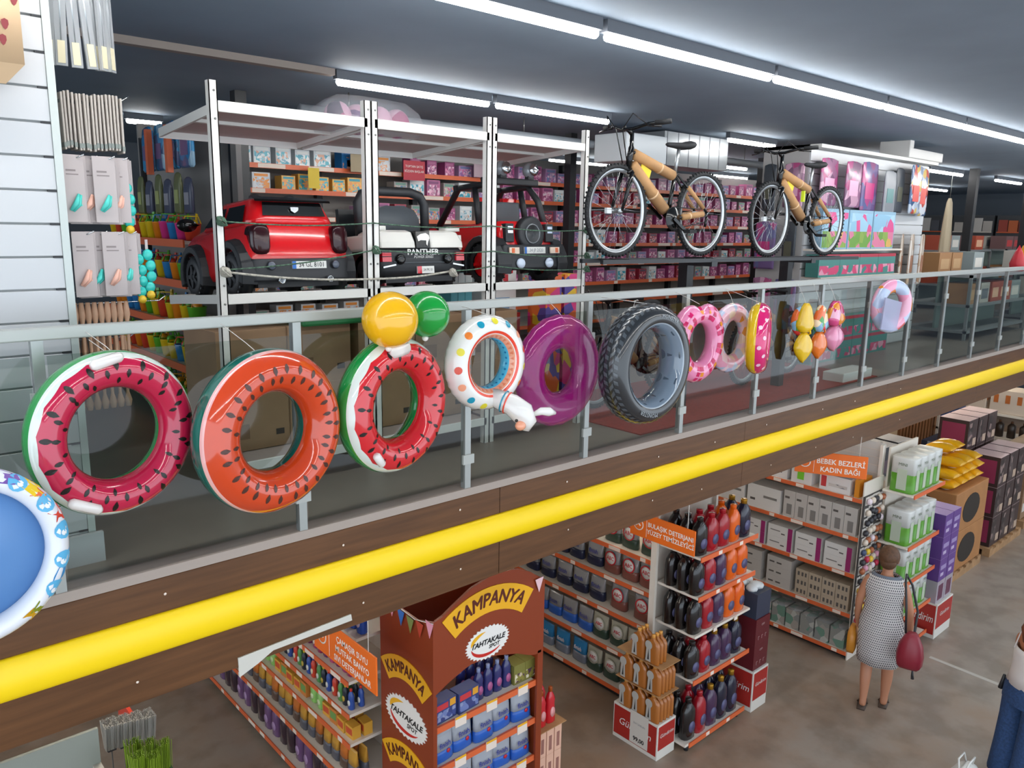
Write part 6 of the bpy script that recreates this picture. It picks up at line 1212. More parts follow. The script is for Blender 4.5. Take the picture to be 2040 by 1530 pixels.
# ================================================================== UPPER LEVEL: SLATTED WALL AND HANGING GOODS
sw_ = struct(thing('wall_slatted', None, None, (0, 3.80, 0))); Msl = mat('slatwall_panel_white', '#c6c8cb', .4); Mgv = mat('slat_groove_grey', '#8f9393', .6); Medge = mat('aluminium_edge', '#b9c0bd', .35, metal=.3)
b = MB(); b.box((-2.2, .012, 0), (.845, .05, CEIL), Mgv); b.build('groove_board', sw_)
for k in range(20):
    b = MB(); b.box((-2.2, 0, .02 + k * .1355), (.845, .014, .02 + k * .1355 + .127), Msl); b.build('slat', sw_, bevel=.002, seg=1)
    b = MB(); b.box((.81, -.002, .02 + k * .1355 + .127), (.845, .012, .02 + k * .1355 + .134), M_black); b.build('groove_clip', sw_)
b = MB(); b.box((.845, -.006, 0), (.875, .65, CEIL), Medge); b.build('edge_profile', sw_)
b = MB(); b.box((-2.2, .05, 0), (.845, .65, CEIL), Mgv); b.build('core', sw_)
b = MB(); b.box((.70, -.03, .0), (.90, -.008, .14), Msl); b.build('kick_plate', sw_)
# kraft bag with dark red print hung on the slatted wall
p = onY(-40, 120, 3.66); t = thing('kraft_gift_bag', 'pale kraft paper bag with dark red blossom print hung on the slatted wall', 'paper bag', (p.x, 3.68, 1.90))
b = MB(); b.loft([[(x, y, z) for x, y in ((-.24, -.05), (.14, -.05), (.14, .05), (-.24, .05))] for z in (.20, .62)], mat('pale_kraft', '#d9b994', .7)); b.add([(-.24, -.05, .20), (.14, -.05, .20), (.14, .05, .20), (-.24, .05, .20), (-.20, 0, .13), (.08, 0, .13)], [(0, 1, 5, 4), (1, 2, 5), (2, 3, 4, 5), (3, 0, 4)], mat('pale_kraft', '#d9b994', .7)); b.build('bag_body', t)
random.seed(2)
for k in range(16): b = MB(); x, z = random.uniform(.0, .13), random.uniform(.22, .6); b.prism([(x + .012 * math.cos(a) * (1 + .4 * math.sin(3 * a)), z + .02 * math.sin(a)) for a in [2 * PI * q / 8 for q in range(8)]], -.0522, -.0505, mat('blossom_print', '#7d2f34', .7)); b.build('blossom_print', t)
b = MB(); b.tube([(-.16, -.03, .62), (-.12, -.03, .76), (-.0, -.03, .76), (.05, -.03, .62)], .006, mat('pale_kraft', '#d9b994', .7), 6); b.tube([(-.06, -.03, .76), (-.06, .11, .78)], .004, M_bolt, 6); b.build('bag_handle', t)
# hooks reaching out past the wall's edge
def hook(x0, x1, y, z, lab):
    t = thing('display_hook', lab, 'hook', (x0, y, z), group='display hooks beside the slatted wall'); b = MB(); b.tube([(0, 0, 0), (x1 - x0 - .03, 0, 0), (x1 - x0, 0, .022)], .0032, Mchr, 6); b.build('prong', t); b = MB(); b.box((-.006, -.015, -.02), (.0, .015, .03), Mchr); b.build('backplate', t)
card_m = mat('pale_grey_card', '#b9aead', .5); thin = mat('beige_sleeve', '#b3aaa2', .5)
# thin sleeves seen edge on (second row)
hook(.876, 1.20, 3.95, 2.05, 'chrome hook carrying a long row of thin grey sleeves')
sl = thing('spatula_pack', 'pack', 'kitchen pack'); b = MB(); b.box((-.0045, -.045, -.235), (.0045, .045, -.0), thin); b.build('sleeve', sl, bevel=.002, seg=1); b = MB(); b.box((-.0055, -.03, -.042), (.0055, .03, -.028), mat('sleeve_dark_band', '#5d6360', .5)); b.build('printed_band', sl); b = MB(); b.box((-.0055, -.046, -.225), (.0055, .046, -.205), mat('sleeve_low_band', '#7d847f', .5)); b.build('printed_band', sl)
random.seed(8)
for k in range(17): put(sl, USED, (.915 + k * .0148, 3.95, 2.058 + random.uniform(-.006, .006)), random.uniform(-.04, .04), 'thin grey kitchen sleeve in the packed row on the upper hook', 'thin grey sleeves on the hook', ry=random.uniform(-.012, .012))
# clear packs with brushes (top row)
hook(.876, 1.16, 3.93, 2.62, 'high chrome hook carrying clear brush packs')
bp_ = thing('brush_pack', 'pack', 'kitchen pack'); b = MB(); b.box((-.022, -.006, -.46), (.022, .006, 0), film_mat('milky_film', '#b9bcc0', .12, .55)); b.build('film', bp_); b = MB(); b.tube([(0, 0, -.05), (0, 0, -.36)], .007, mat('steel_handle', '#9aa0a4', .3, metal=.6), 8); b.box((-.014, -.008, -.45), (.014, .008, -.36), mat('cream_bristle', '#cfc6a8', .7)); b.build('brush', bp_)
for k in range(7): put(bp_, USED, (.915 + k * .036, 3.93 - .012 * (k % 2), 2.622), -.5 + .22 * k, 'clear brush pack hanging on the highest hook beside the slatted wall', 'clear brush packs', ry=random.uniform(-.1, .06))
# tool cards, two rows
def toolcard(h, nm):
    t = thing('tool_card', 'card', 'kitchen pack'); b = MB(); b.box((-.046, -.0015, -.285), (.046, .0015, .0), card_m); b.build('card', t, bevel=.001, seg=1); b = MB(); Mt = mat('tool_' + h[1:], h, .3); b.tube([(-.025, -.012, -.235), (-.002, -.016, -.205), (.012, -.012, -.165)], [.006, .012, .005], Mt, 8); b.build('tool', t)
    b = MB(); b.box((-.03, -.0025, -.07), (.01, -.0015, -.062), mat('card_text', '#8a7f7e', .5)); b.box((-.03, -.0025, -.085), (.02, -.0015, -.08), mat('card_text', '#8a7f7e', .5)); b.build('card_print', t); return t
TC = [toolcard('#4fd0c4', 'teal'), toolcard('#f0b8a4', 'peach')]
for row, (z, n) in enumerate(((1.80, 4), (1.475, 4))):
    for i in range(n):
        x, y = .935 + i * .062 + .015 * row, 3.93 + .03 * (i % 2); 
        for k in range(3): put(TC[(i + row) % 2], USED, (x + .012 * k, y + .014 * k - .03, z - .004 * k), .12 - .1 * i, '%s tool card on the %s hook row beside the slatted wall' % (('teal', 'peach')[(i + row) % 2], ('upper', 'lower')[row]), 'tool cards on the hooks')
        b = MB(); b.tube([(x - .07, y + .06, z - .012), (x + .02, y - .03, z - .012), (x + .045, y - .045, z + .002)], .003, Mchr, 6); o = b.build('display_hook'); tag(o, 'short chrome hook with tool cards in the %s card row' % ('upper', 'lower')[row], 'hook', 'short card hooks')
tc2 = thing('measuring_set', 'set', 'kitchen pack'); b = MB(); 
for k in range(4): b.ball((.012 * math.sin(k), -.01, -.05 - .05 * k), .024, mat('teal_plastic', '#35c0b6', .25), 8, 6, sc=(1, .6, 1.1))
b.build('teal_pieces', tc2); b = MB(); b.ball((.0, -.02, -.235), .02, mat('yellow_plastic', '#e0b830', .3), 8, 6); b.build('yellow_piece', tc2); b = MB(); b.box((-.006, -.002, -.05), (.006, .002, .02), card_m); b.build('hanger', tc2)
for x, z in ((1.16, 1.72), (1.19, 1.40), (1.23, 1.42)): put(tc2, USED, (x, 3.95, z), 0, 'bunch of teal plastic measuring pieces among the tool cards', 'teal measuring bunches')
# wooden spoons
hook(.876, 1.30, 3.95, 1.155, 'low chrome hook carrying wooden spoons'); hook(.876, 1.06, 4.05, 1.20, 'short low chrome hook behind the wooden spoons')
sp_ = thing('wooden_spoon', 'spoon', 'spoon'); b = MB(); Mws = mat('pale_beech', '#c9a084', .6); b.tube([(0, 0, .01), (0, 0, -.05), (0, 0, -.09), (0, 0, -.26), (0, 0, -.30), (0, 0, -.33)], [.010, .016, .008, .007, .018, .012], Mws, 8); b.build('spoon_body', sp_)
for k in range(9): put(sp_, USED, (.905 + k * .027, 3.95, 1.15), 0, 'pale wooden spoon in the row on the low hook', 'wooden spoons on the low hook')
for k in range(7): put(sp_, USED, (.915 + k * .034, 4.02, .98), .5, 'pale wooden spoon hanging behind the glass below the low hook', 'wooden spoons behind the glass')
hook(.876, 1.18, 4.02, .985, 'lowest chrome hook carrying spoons behind the glass')

# ================================================================== UPPER LEVEL: TOY GONDOLA BEHIND THE RED CAR (runs away from the balustrade)
TX = 2.05
tg = thing('toy_gondola', 'grey gondola of plastic sand toys with orange price rails', 'shelving', (TX, 5.75, 0)); TZ = [.16, .47, .78, 1.09, 1.38]
b = MB(); b.box((.40, 0, 0), (.44, 2.0, 2.25), mat('grey_back_board', '#8f8b88', .7)); b.build('back_panel', tg)
for z in TZ: b = MB(); b.box((0, 0, z - .012), (.40, 2.0, z + .01), M_white2); s = b.build('shelf', tg); b = MB(); b.box((-.014, 0, z - .035), (-.002, 2.0, z + .02), M_orange); b.build('price_rail', s)
for y in (0, 1.96): b = MB(); b.box((.36, y, 0), (.40, y + .04, 2.25), M_black); b.build('upright', tg)
def bucket(h, h2, nm):
    t = thing('sand_toy', nm, 'toy'); M1, M2 = mat('toy_' + h[1:], h, .35), mat('toy_' + h2[1:], h2, .35); b = MB(); b.lathe([(.052, 0), (.07, .13), (.074, .135), (.066, .135), (.05, .012)], M1, 12); b.build('bucket', t); b = MB(); b.tube([(-.07, 0, .13), (-.05, 0, .19), (.05, 0, .19), (.07, 0, .13)], .005, M2, 6); b.build('bail', t); b = MB(); b.bar((.02, .02, .04), (.03, .04, .21), .03, .012, M2); b.ball((.015, .0, .13), .035, M2, 8, 6); b.build('tools', t); return t
BK = [bucket('#5fb52e', '#f0a01c', 'g'), bucket('#ee8a1c', '#2f86c8', 'o'), bucket('#e8c41c', '#5fb52e', 'y'), bucket('#2f86c8', '#e8452b', 'b'), bucket('#e03a8a', '#5fb52e', 'p'), bucket('#d8452c', '#e8c41c', 'r')]
nmk = ['lime green', 'orange', 'yellow', 'blue', 'pink', 'red']; random.seed(4)
for li, z in enumerate(TZ):
    for i in range(12):
        k = random.choice([0, 1, 2, 0, 3, 5] if li < 3 else [1, 3, 4, 5, 1, 2, 0]); put(BK[k], USED, (TX + .09, 5.84 + i * .16, z + .0105), random.uniform(-1, 1), '%s sand toy set on the %s toy gondola shelf' % (nmk[k], ['lowest', 'second lowest', 'middle', 'second highest', 'highest'][li]), 'sand toys on the toy gondola', scale=random.uniform(.9, 1.0))
def hangbag(h, h2, w, hgt, nm, M=None):
    t = thing('hanging_pack', nm, 'pack'); b = MB(); b.loft([ell(w * a, .035 * c, z, 12, 5) for a, c, z in ((.96, .3, -hgt), (1, 1, -hgt * .95), (1, .9, -hgt * .3), (1, .4, -.04), (.97, .15, -.015), (.3, .1, 0))], M or mat('pack_' + h[1:], h, .35)); b.build('pack_body', t); b = MB(); b.box((-w * .32, -.0195, -hgt * .75), (w * .25, -.016, -hgt * .42), mat('pack_' + h2[1:], h2, .35)); b.build('pack_print', t); return t
hb1 = hangbag('#2f7fb4', '#6a5a86', .24, .34, 'x', print_mat('blue_pack_print', ['#2c7fb8', '#3a93c8', '#52648f', '#2c7fb8', '#8fb4cc', '#355f8a'], 9, .2)); hb2 = hangbag('#4a4f66', '#9a9aa4', .15, .26, 'x'); hb3 = hangbag('#6a7048', '#a8b070', .13, .30, 'x')
for i in range(4): put(hb1, USED, (TX + .10, 5.88 + i * .27, 2.24), -PI / 2, 'blue printed pack hanging high on the toy gondola', 'blue packs on the toy gondola')
for i in range(3): put(hb2, USED, (TX + .12, 5.95 + i * .42, 1.84), -PI / 2, 'slate blue hanging pack above the sand toys', 'hanging packs above the sand toys'); put(hb3, USED, (TX + .12, 6.15 + i * .42, 1.88), -PI / 2, 'olive green hanging pack above the sand toys', 'hanging packs above the sand toys')
for i in range(2): b = MB(); b.box((TX + .02, 6.05 + i * .42, 1.87), (TX + .06, 6.10 + i * .42, 2.2), M_orange); tag(b.build('orange_divider_strip'), 'orange divider strip between the blue hanging packs', 'strip', 'orange divider strips')

# ================================================================== UPPER LEVEL: LONG BACK TOY WALL
WY = 8.0; BZ = [.18, .46, .74, 1.02, 1.30, 1.58, 1.86, 2.11]
bw = thing('back_shelving', 'long grey back shelving of boxed toys with orange price rails', 'shelving', (2.62, WY, 0)); BL = 12.5
b = MB(); b.box((0, .42, 0), (BL, .46, 2.45), mat('grey_back_board', '#8f8b88', .7)); b.build('back_panel', bw)
for z in BZ:
    b = MB(); b.box((0, 0, z - .012), (BL, .42, z + .01), M_white2); s = b.build('shelf', bw); b = MB(); b.box((0, -.014, z - .034), (BL, -.002, z + .016), M_orange); b.build('price_rail', s); x = .2
    while x < BL - .3: w = random.choice((.08, .14, .3)); b = MB(); b.box((x, -.0155, z - .03), (x + w, -.0135, z + .012), M_railw); b.build('price_tag', s); x += random.uniform(.35, 1.1)
for k in range(10): b = MB(); b.box((.55 + k * 1.3, .34, 0), (.62 + k * 1.3, .42, 2.4), M_black); b.build('upright', bw)
for x in (3.19, 7.62, 12.2):
    b = MB(); b.box((x, 7.45, 0), (x + .11, 7.56, CEIL), M_black); o = b.build('steel_column'); tag(o, 'slim black steel column in front of the back toy shelves', 'column', 'black columns')
def tbox(w, h, base, cols, sc, nm='toy_box'): return carton(w, .16, h, mat('tb_' + base[1:], base, .4), prints=((.05, .06, .95, .70, print_mat('tbp_' + '_'.join(c[1:] for c in cols), cols, sc * 2.1, .3)), (.12, .76, .88, .92, mat('tbt_' + cols[-1][1:], cols[-1], .4)), (.34, .16, .66, .56, print_mat('tbf_' + '_'.join(c[1:] for c in cols), cols[::-1], sc * 3.5, .3))), name=nm, cat='box')
T_aqua = tbox(.205, .20, '#d3dade', ['#e4e8ea', '#4fb2c4', '#d0dde2', '#d8a48a', '#2f96b0', '#e8eceb'], 13); T_white = tbox(.20, .19, '#cfd4d8', ['#d8dcdf', '#d8dcdf', '#e0a070', '#bfc8cf', '#e8902e'], 14); T_amber = tbox(.185, .175, '#e8b454', ['#eec060', '#4fb8c8', '#ee9a50', '#e8b454', '#3aa0b4'], 16); T_blue = tbox(.19, .19, '#2f82c8', ['#2f82c8', '#e0a890', '#3a90d4', '#2f82c8'], 12); T_green = tbox(.21, .20, '#4f6a4a', ['#4f6a4a', '#6a7f50', '#8a8a5a'], 10)
T_pink = tbox(.20, .21, '#c06c98', ['#cf86ae', '#bb5688', '#f0b8d2', '#a14a78', '#e8d0da', '#8a4a7a'], 15); T_mag = tbox(.17, .20, '#a84a80', ['#b0487c', '#e08ab4', '#7a3a6c', '#f0c8da', '#c06c98'], 16); T_lil = tbox(.22, .19, '#b48ab4', ['#c8a8c8', '#9a6aa4', '#e8c8d8', '#d87aa8', '#7a8ab8'], 14); T_red = tbox(.19, .20, '#a83448', ['#b8344c', '#d87a8a', '#8a2a40', '#e0b0b0', '#5a4a60'], 15); T_mix = tbox(.20, .19, '#a09a98', ['#b8a8a8', '#d84a80', '#4a78a8', '#c8c0b8', '#d8903a', '#6a9a8a'], 17)
sname = ['lowest', 'second', 'third', 'fourth', 'fifth', 'sixth', 'seventh', 'highest']
def wallrow(li, x0, x1, protos, words_, pitch, seed_):
    random.seed(seed_); x = x0; i = 0
    while x < x1:
        k = random.randrange(len(protos)) if len(protos) > 1 else 0
        put(protos[k], USED, (x, WY + .12 + random.uniform(-.01, .01), BZ[li] + .0105), 0.0, '%s on the %s back shelf' % (words_[k], sname[li]), 'toy boxes on the %s back shelf' % sname[li], scale=(random.uniform(.82, 1.0), 1, random.uniform(.72, 1.0))); x += pitch + random.uniform(0, .02); i += 1
w_aq = ['aqua and white boxed pool toy']; w_wh = ['white boxed baby toy']
wallrow(7, 3.48, 4.45, [T_aqua], w_aq, .215, 1); put(T_green, USED, (3.55 - .29, WY + .12, BZ[7] + .0105), 0, 'dark green boxed pool toy on the highest back shelf', 'toy boxes on the highest back shelf')
put(T_blue, USED, (4.72, WY + .12, BZ[7] + .0105), 0, 'bright blue boxed pool toy on the highest back shelf', 'toy boxes on the highest back shelf'); wallrow(7, 4.95, 5.3, [T_white], w_wh, .21, 2)
wallrow(6, 2.80, 3.9, [T_white], w_wh, .21, 3); wallrow(6, 3.98, 5.1, [T_amber], ['amber and aqua boxed beach toy'], .19, 4)
dolls = ['pink boxed doll', 'magenta boxed doll', 'lilac boxed toy', 'red boxed toy', 'mixed print boxed toy', 'white and aqua boxed toy']; TD = [T_pink, T_mag, T_lil, T_red, T_mix, T_aqua]
wallrow(7, 5.6, 14.7, [T_pink, T_lil, T_mag], dolls[:1] + [dolls[2], dolls[1]], .235, 5); wallrow(6, 5.4, 14.7, TD, dolls, .23, 6)
for li, sd_ in ((5, 7), (4, 8), (3, 9), (2, 10)): wallrow(li, 5.0 if li < 5 else 4.9, 14.7, TD, dolls, .235, sd_)
wallrow(5, 2.8, 3.8, [T_lil, T_mix], [dolls[2], dolls[4]], .24, 11)
for li in (1, 2): wallrow(li, 2.8, 4.9, [T_mix, T_white], [dolls[4], w_wh[0]], .26, 12 + li)
# signs clipped to the back wall
def sheet(label, u, v, w, h, Mc, lines=(), size=.05, Mt=None, y=7.90):
    p = onY(u, v, y); t = thing('shelf_sign', label, 'sign', p); b = MB(); b.box((-w / 2, -.004, -h / 2), (w / 2, 0, h / 2), Mc); b.build('sheet', t)
    for k, s in enumerate(lines): letters(s, size, Mt, t, (0, -.0055, h * .20 - k * size * 1.5))
    b = MB(); b.tube([(0, .0, h / 2 - .01), (0, 7.985 - y, h / 2 - .01)], .004, M_bolt, 6); b.build('clip', t)
sheet('yellow price sheet hanging in front of the back toy shelves', 625, 355, .13, .21, mat('yellow_sheet', '#e2c22e', .5)); sheet('red notice board with white lettering above the white toy pickup', 825, 340, .30, .22, mat('notice_red', '#b83040', .5), ['TOPTAN SATIŞ', 'BİZDEN BAŞLAR'], .036, Mplate); sheet('beige cardboard sheet fixed high on the back shelves by the black column', 425, 298, .44, .30, mat('beige_sheet', '#a8997e', .7)); sheet('beige cardboard sheet fixed high behind the rack posts', 725, 325, .34, .20, mat('beige_sheet', '#a8997e', .7)); sheet('pale pink sheet fixed above the pink toy shelves', 960, 337, .26, .20, mat('pale_pink_sheet', '#b9a0aa', .6))
# ceiling ducts near the bicycles
dt = thing('air_duct', 'silver air duct with white end hanging under the ceiling behind the bicycles', 'duct', (7.3, 6.25, 2.30)); Mdu = mat('galvanised_duct', '#9fa4a8', .35, metal=.6); b = MB(); b.box((0, 0, 0), (.75, .5, .32), mat('white_duct_end', '#e0e6ea', .4)); b.build('outlet_box', dt, bevel=.01); b = MB(); b.box((.75, .04, .0), (2.1, .5, .40), Mdu); b.build('duct_body', dt)
for k in range(6): b = MB(); b.box((.80 + k * .22, .036, .0), (.81 + k * .22, .04, .40), mat('duct_seam', '#7a7f84', .4, metal=.5)); b.build('seam', dt)
for x in (.2, 1.9): b = MB(); b.box((x, .2, .32), (x + .02, .22, CEIL - 2.30), M_bolt); b.build('hanger', dt)
b = MB(); b.tube([(3.5, 6.8, 2.52), (11.5, 6.8, 2.50)], .05, mat('grey_pipe', '#7d838a', .5), 10); o = b.build('ceiling_pipe'); tag(o, 'grey pipe running below the dark ceiling behind the bicycles', 'pipe')
for k in range(4): b = MB(); b.tube([(4 + 2.2 * k, 6.8, 2.55), (4 + 2.2 * k, 6.8, CEIL)], .006, M_bolt, 6); b.build('hanger', o)
# ================================================================== UPPER LEVEL: GOODS UNDER THE RACK AND ON THE FLOOR
kb = carton(.44, .5, .36, mat('kraft_storage_box', '#9a7a5c', .7, noise=.06, nscale=4), Mtop=mat('kraft_top', '#b08f70', .7), prints=((.1, .2, .4, .45, mat('kraft_text', '#7a5c42', .7)), (.78, .2, .9, .3, mat('dark_text', '#3a2f28', .6))), name='storage_carton', cat='carton')
for i, x in enumerate((1.95, 2.38, 2.88, 3.33, 3.82)):
    for k in range(2): put(kb, USED, (x, 4.72, .185 + k * .363), 0, 'brown storage carton on the rack foot shelf, %s tier' % ('lower', 'upper')[k], 'brown cartons under the toy cars')
gt = thing('green_sheet_bundle', 'dark green folded sheet lying on the brown cartons under the rack', 'sheet', (2.45, 4.58, .912)); b = MB(); b.box((-.22, -.2, 0), (.22, .2, .05), mat('deep_green_plastic', '#1f6f3c', .4)); b.build('folded_sheet', gt, bevel=.015)
tl = carton(.075, .20, .40, mat('teal_box', '#55a4b0', .4), prints=((.0, .7, 1.0, .95, mat('pale_flash', '#c8d4d2', .4)),), name='teal_box', cat='box')
pl_ = thing('low_plinth', 'low white plinth carrying teal and white appliance boxes behind the rack', 'plinth', (4.50, 5.66, 0)); b = MB(); b.box((-.32, -.15, 0), (.52, .25, .74), mat('discount_red', '#a5261f', .5)); b.build('plinth_box', pl_); letters('Gündirim', .12, mat('pale_red_text', '#c87a70', .5), pl_, (.0, -.152, .62), shear=.2)
for i in range(3): put(tl, USED, (4.28 + i * .08, 5.66, .7405), 0, 'teal upright box on the red plinth behind the rack', 'teal boxes on the red plinth')
wbx = carton(.40, .22, .42, mat('bright_white_carton', '#dcdad8', .45), prints=((.15, .6, .4, .8, txtm), (.6, .65, .75, .85, Mtxr), (.3, .1, .8, .35, mat('sky_print', '#7fa4c8', .4))), name='appliance_box', cat='box'); put(wbx, USED, (4.78, 5.64, .7405), 0, 'white appliance box with small pictures beside the teal boxes', 'boxes on the red plinth')
cbx = carton(.20, .24, .55, print_mat('bright_toy_print', ['#e8742c', '#d83a80', '#5a4a9a', '#e8c030', '#e0662a'], 9, .35), name='toy_carton', cat='carton')
for i in range(2): put(cbx, USED, (5.18 + i * .24, 5.35, .0), 0, 'orange and pink printed toy carton standing on the floor behind the rack', 'printed toy cartons'); put(cbx, USED, (5.18 + i * .24, 5.35, .551), 0, 'orange and pink printed toy carton stacked behind the rack', 'printed toy cartons')
b = MB(); b.box((4.6, 3.68, 0), (8.6, 5.05, .008), mat('red_carpet', '#8f2a1c', .9, noise=.1, nscale=30)); tag(b.build('carpet_runner'), 'red carpet under the floor bicycles behind the glass', 'carpet')
proto_b = [o for o in COL.objects if o.name == 'bicycle'][0]
for i, (x, y) in enumerate(((5.0, 4.5), (6.95, 4.30))):
    c = copy_tree(proto_b); c.location = (x, y, .014); c.rotation_euler = (0, 0, .10); tag(c, ['dark bicycle standing on the red carpet behind the tyre ring', 'dark bicycle standing on the red carpet behind the yellow inflatable'][i], 'bicycle', 'bicycles on the red carpet')
b = MB(); b.box((7.9, 3.72, 0), (8.55, 3.95, .10), M_white); tag(b.build('white_floor_block', bevel=.01), 'low white block on the floor behind the glass past the carpet', 'block')
# ================================================================== UPPER LEVEL: HANGING TOY WALL AT THE RIGHT OF THE BICYCLES
IY = 4.75
iw = thing('toy_display_wall', 'white slatted display island hung with pink toys beside the second bicycle', 'display wall', (8.75, IY, 0)); b = MB(); b.box((0, .02, 0), (3.3, .6, 2.5), mat('island_core', '#b4b2b0', .6)); b.build('core', iw)
for k in range(18): b = MB(); b.box((0, .0, .02 + k * .1355), (3.3, .02, .02 + k * .1355 + .124), Msl); b.build('slat', iw)
b = MB(); b.box((0, -.12, 2.46), (3.3, .6, 2.50), mat('fluor_header', '#d8d8d4', .5)); b.build('header', iw)
for z in (1.32, 1.0): b = MB(); b.box((0, -.25, z - .012), (2.1, .0, z + .01), M_white2); b.build('shelf', iw)
pkA = hangbag('#c83a80', '#e8a8c8', .40, .50, 'a', print_mat('pink_bag_print', ['#b0507f', '#a0708f', '#d0a3ba', '#83607a', '#b85a8a'], 9, .2)); pkB = hangbag('#7a5aa0', '#c83a80', .44, .56, 'b', print_mat('violet_bag_print', ['#76608f', '#84709c', '#6b6b98', '#9a6088', '#b8548a'], 8, .2)); pkC = hangbag('#8f9298', '#5a8a8a', .34, .50, 'c'); pkD = hangbag('#8a9ab0', '#d84a40', .36, .60, 'd', print_mat('hero_bag_print', ['#b8c4d4', '#4a648a', '#d8b868', '#c0564e', '#d8dce4', '#c8ccd8', '#8f9fb8'], 11, .2)); pkE = hangbag('#cdb9a4', '#a8745a', .20, .62, 'e', print_mat('beige_bag_print', ['#d0c0b0', '#c8b098', '#d8ccc0', '#b08a70', '#e0d8d0'], 9, .25)); pkF = hangbag('#3a4048', '#5a5a4a', .26, .54, 'f')
for i, (pp, x, z, lab) in enumerate(((pkA, 9.02, 2.36, 'pink toy pack hanging beside the second bicycle'), (pkA, 9.50, 2.35, 'pink and grey toy pack in the hanging top row'), (pkB, 10.05, 2.38, 'large violet toy pack in the hanging top row'), (pkC, 10.50, 2.30, 'grey toy pack with teal edge in the hanging top row'), (pkF, 10.92, 2.36, 'dark costume pack hanging beside the bright hero pack'), (pkD, 11.28, 2.42, 'bright costume pack with red and amber hem'), (pkD, 11.66, 2.40, 'bright costume pack at the corner of the display wall'))): put(pp, USED, (x, IY - .10 - .06 * (i % 2), z), .1, lab, 'hanging toy packs', scale=(1.22, 1.0, 1.06))
for i in range(5): put(pkE, USED, (11.05 + i * .17, IY - .16 - .05 * (i % 2), 1.52), .3, 'beige wrapped toy pack hanging low on the white slats', 'beige hanging packs', scale=(1.25, 1, 1.1))
for i in range(2):
    for k in range(3): put((pkA, pkF, pkB)[(i + k) % 3], USED, (8.75 - .06, 4.90 + i * .31, 2.3 - .66 * k), -PI / 2, '%s toy pack on the side of the display wall' % ('pink', 'dark', 'violet')[(i + k) % 3], 'toy packs on the display wall side', scale=(.62, 1, 1.0))
scb = carton(.62, .10, .46, mat('scene_box', '#8ab0c8', .4), prints=((.03, .04, .97, .45, print_mat('meadow_print', ['#6a9a3a', '#8aa848', '#d8a85a', '#d87a9a', '#7aa040'], 9)), (.03, .45, .97, .92, print_mat('sky_toy_print', ['#8ab8d4', '#9ac4dc', '#d84a8a', '#a8ccdc', '#8ab8d4'], 6))), name='play_set_box', cat='box')
for i in range(3): put(scb, USED, (9.1 + i * .64, IY - .14, 1.3305), 0, 'large play set box with meadow picture on the display wall shelf', 'play set boxes')
tbx = carton(.50, .16, .26, mat('teal_pink_box', '#4a8a84', .4), prints=((.04, .1, .96, .5, print_mat('pink_tea_print', ['#d84a78', '#c83a68', '#e8a0b8', '#4a8a84'], 10)), (.0, .85, 1.0, 1.0, mat('crimson_band', '#b83048', .4))), name='tea_set_box', cat='box')
for i in range(4): put(tbx, USED, (8.98 + i * .505, IY - .14, 1.0105), 0, 'teal and pink tea set box on the lower display wall shelf', 'tea set boxes')
for i in range(4): put(tbx, USED, (8.98 + i * .505, IY - .14, .0), 0, 'teal and pink tea set box standing on the floor by the display wall', 'tea set boxes'); put(tbx, USED, (8.98 + i * .505, IY - .14, .2605), 0, 'teal and pink tea set box in the second layer by the display wall', 'tea set boxes')
ac = thing('ceiling_unit', 'pale angular ceiling unit above the hanging costume packs', 'ceiling unit', (11.0, 4.6, 2.50)); b = MB(); b.box((0, 0, 0), (1.1, .4, .12), mat('unit_white', '#cfcdca', .5)); b.box((0, 0, .12), (.12, .4, .22), mat('unit_white', '#cfcdca', .5)); b.build('unit_body', ac, bevel=.01)
# ================================================================== UPPER LEVEL: THE FAR END
def island(label, x, y, w, d, h, seedi, grp):
    t = thing('display_island', label, 'shelving', (x, y, 0)); 
    for z in (.12, .5, h - .02): b = MB(); b.box((0, 0, z - .02), (w, d, z + .02), mat('far_shelf_grey', '#7f8486', .6)); b.build('shelf', t)
    for xx in (0, w - .04):
        for yy in (0, d - .04): b = MB(); b.box((xx, yy, 0), (xx + .04, yy + .04, h), mat('far_shelf_grey', '#7f8486', .6)); b.build('upright', t)
    b = MB(); b.box((.04, d / 2, .1), (w - .04, d / 2 + .03, h), mat('far_board_green', '#6f7f7a', .6)); b.build('board', t)
    return h
FB = [carton(.42, .34, .30, mat('far_' + h[1:], h, .6), prints=((.15, .2, .85, .7, mat('far_' + h2[1:], h2, .6)),), name='far_carton', cat='carton') for h, h2 in (('#a5784e', '#c09a70'), ('#b4b0a8', '#6a7078'), ('#7a5a5a', '#c8484a'), ('#8f9a9a', '#d8d4cc'), ('#a84a34', '#e0b090'))]
fw = ['brown', 'pale grey', 'dusky red', 'grey green', 'brick red']; random.seed(31); q = 0
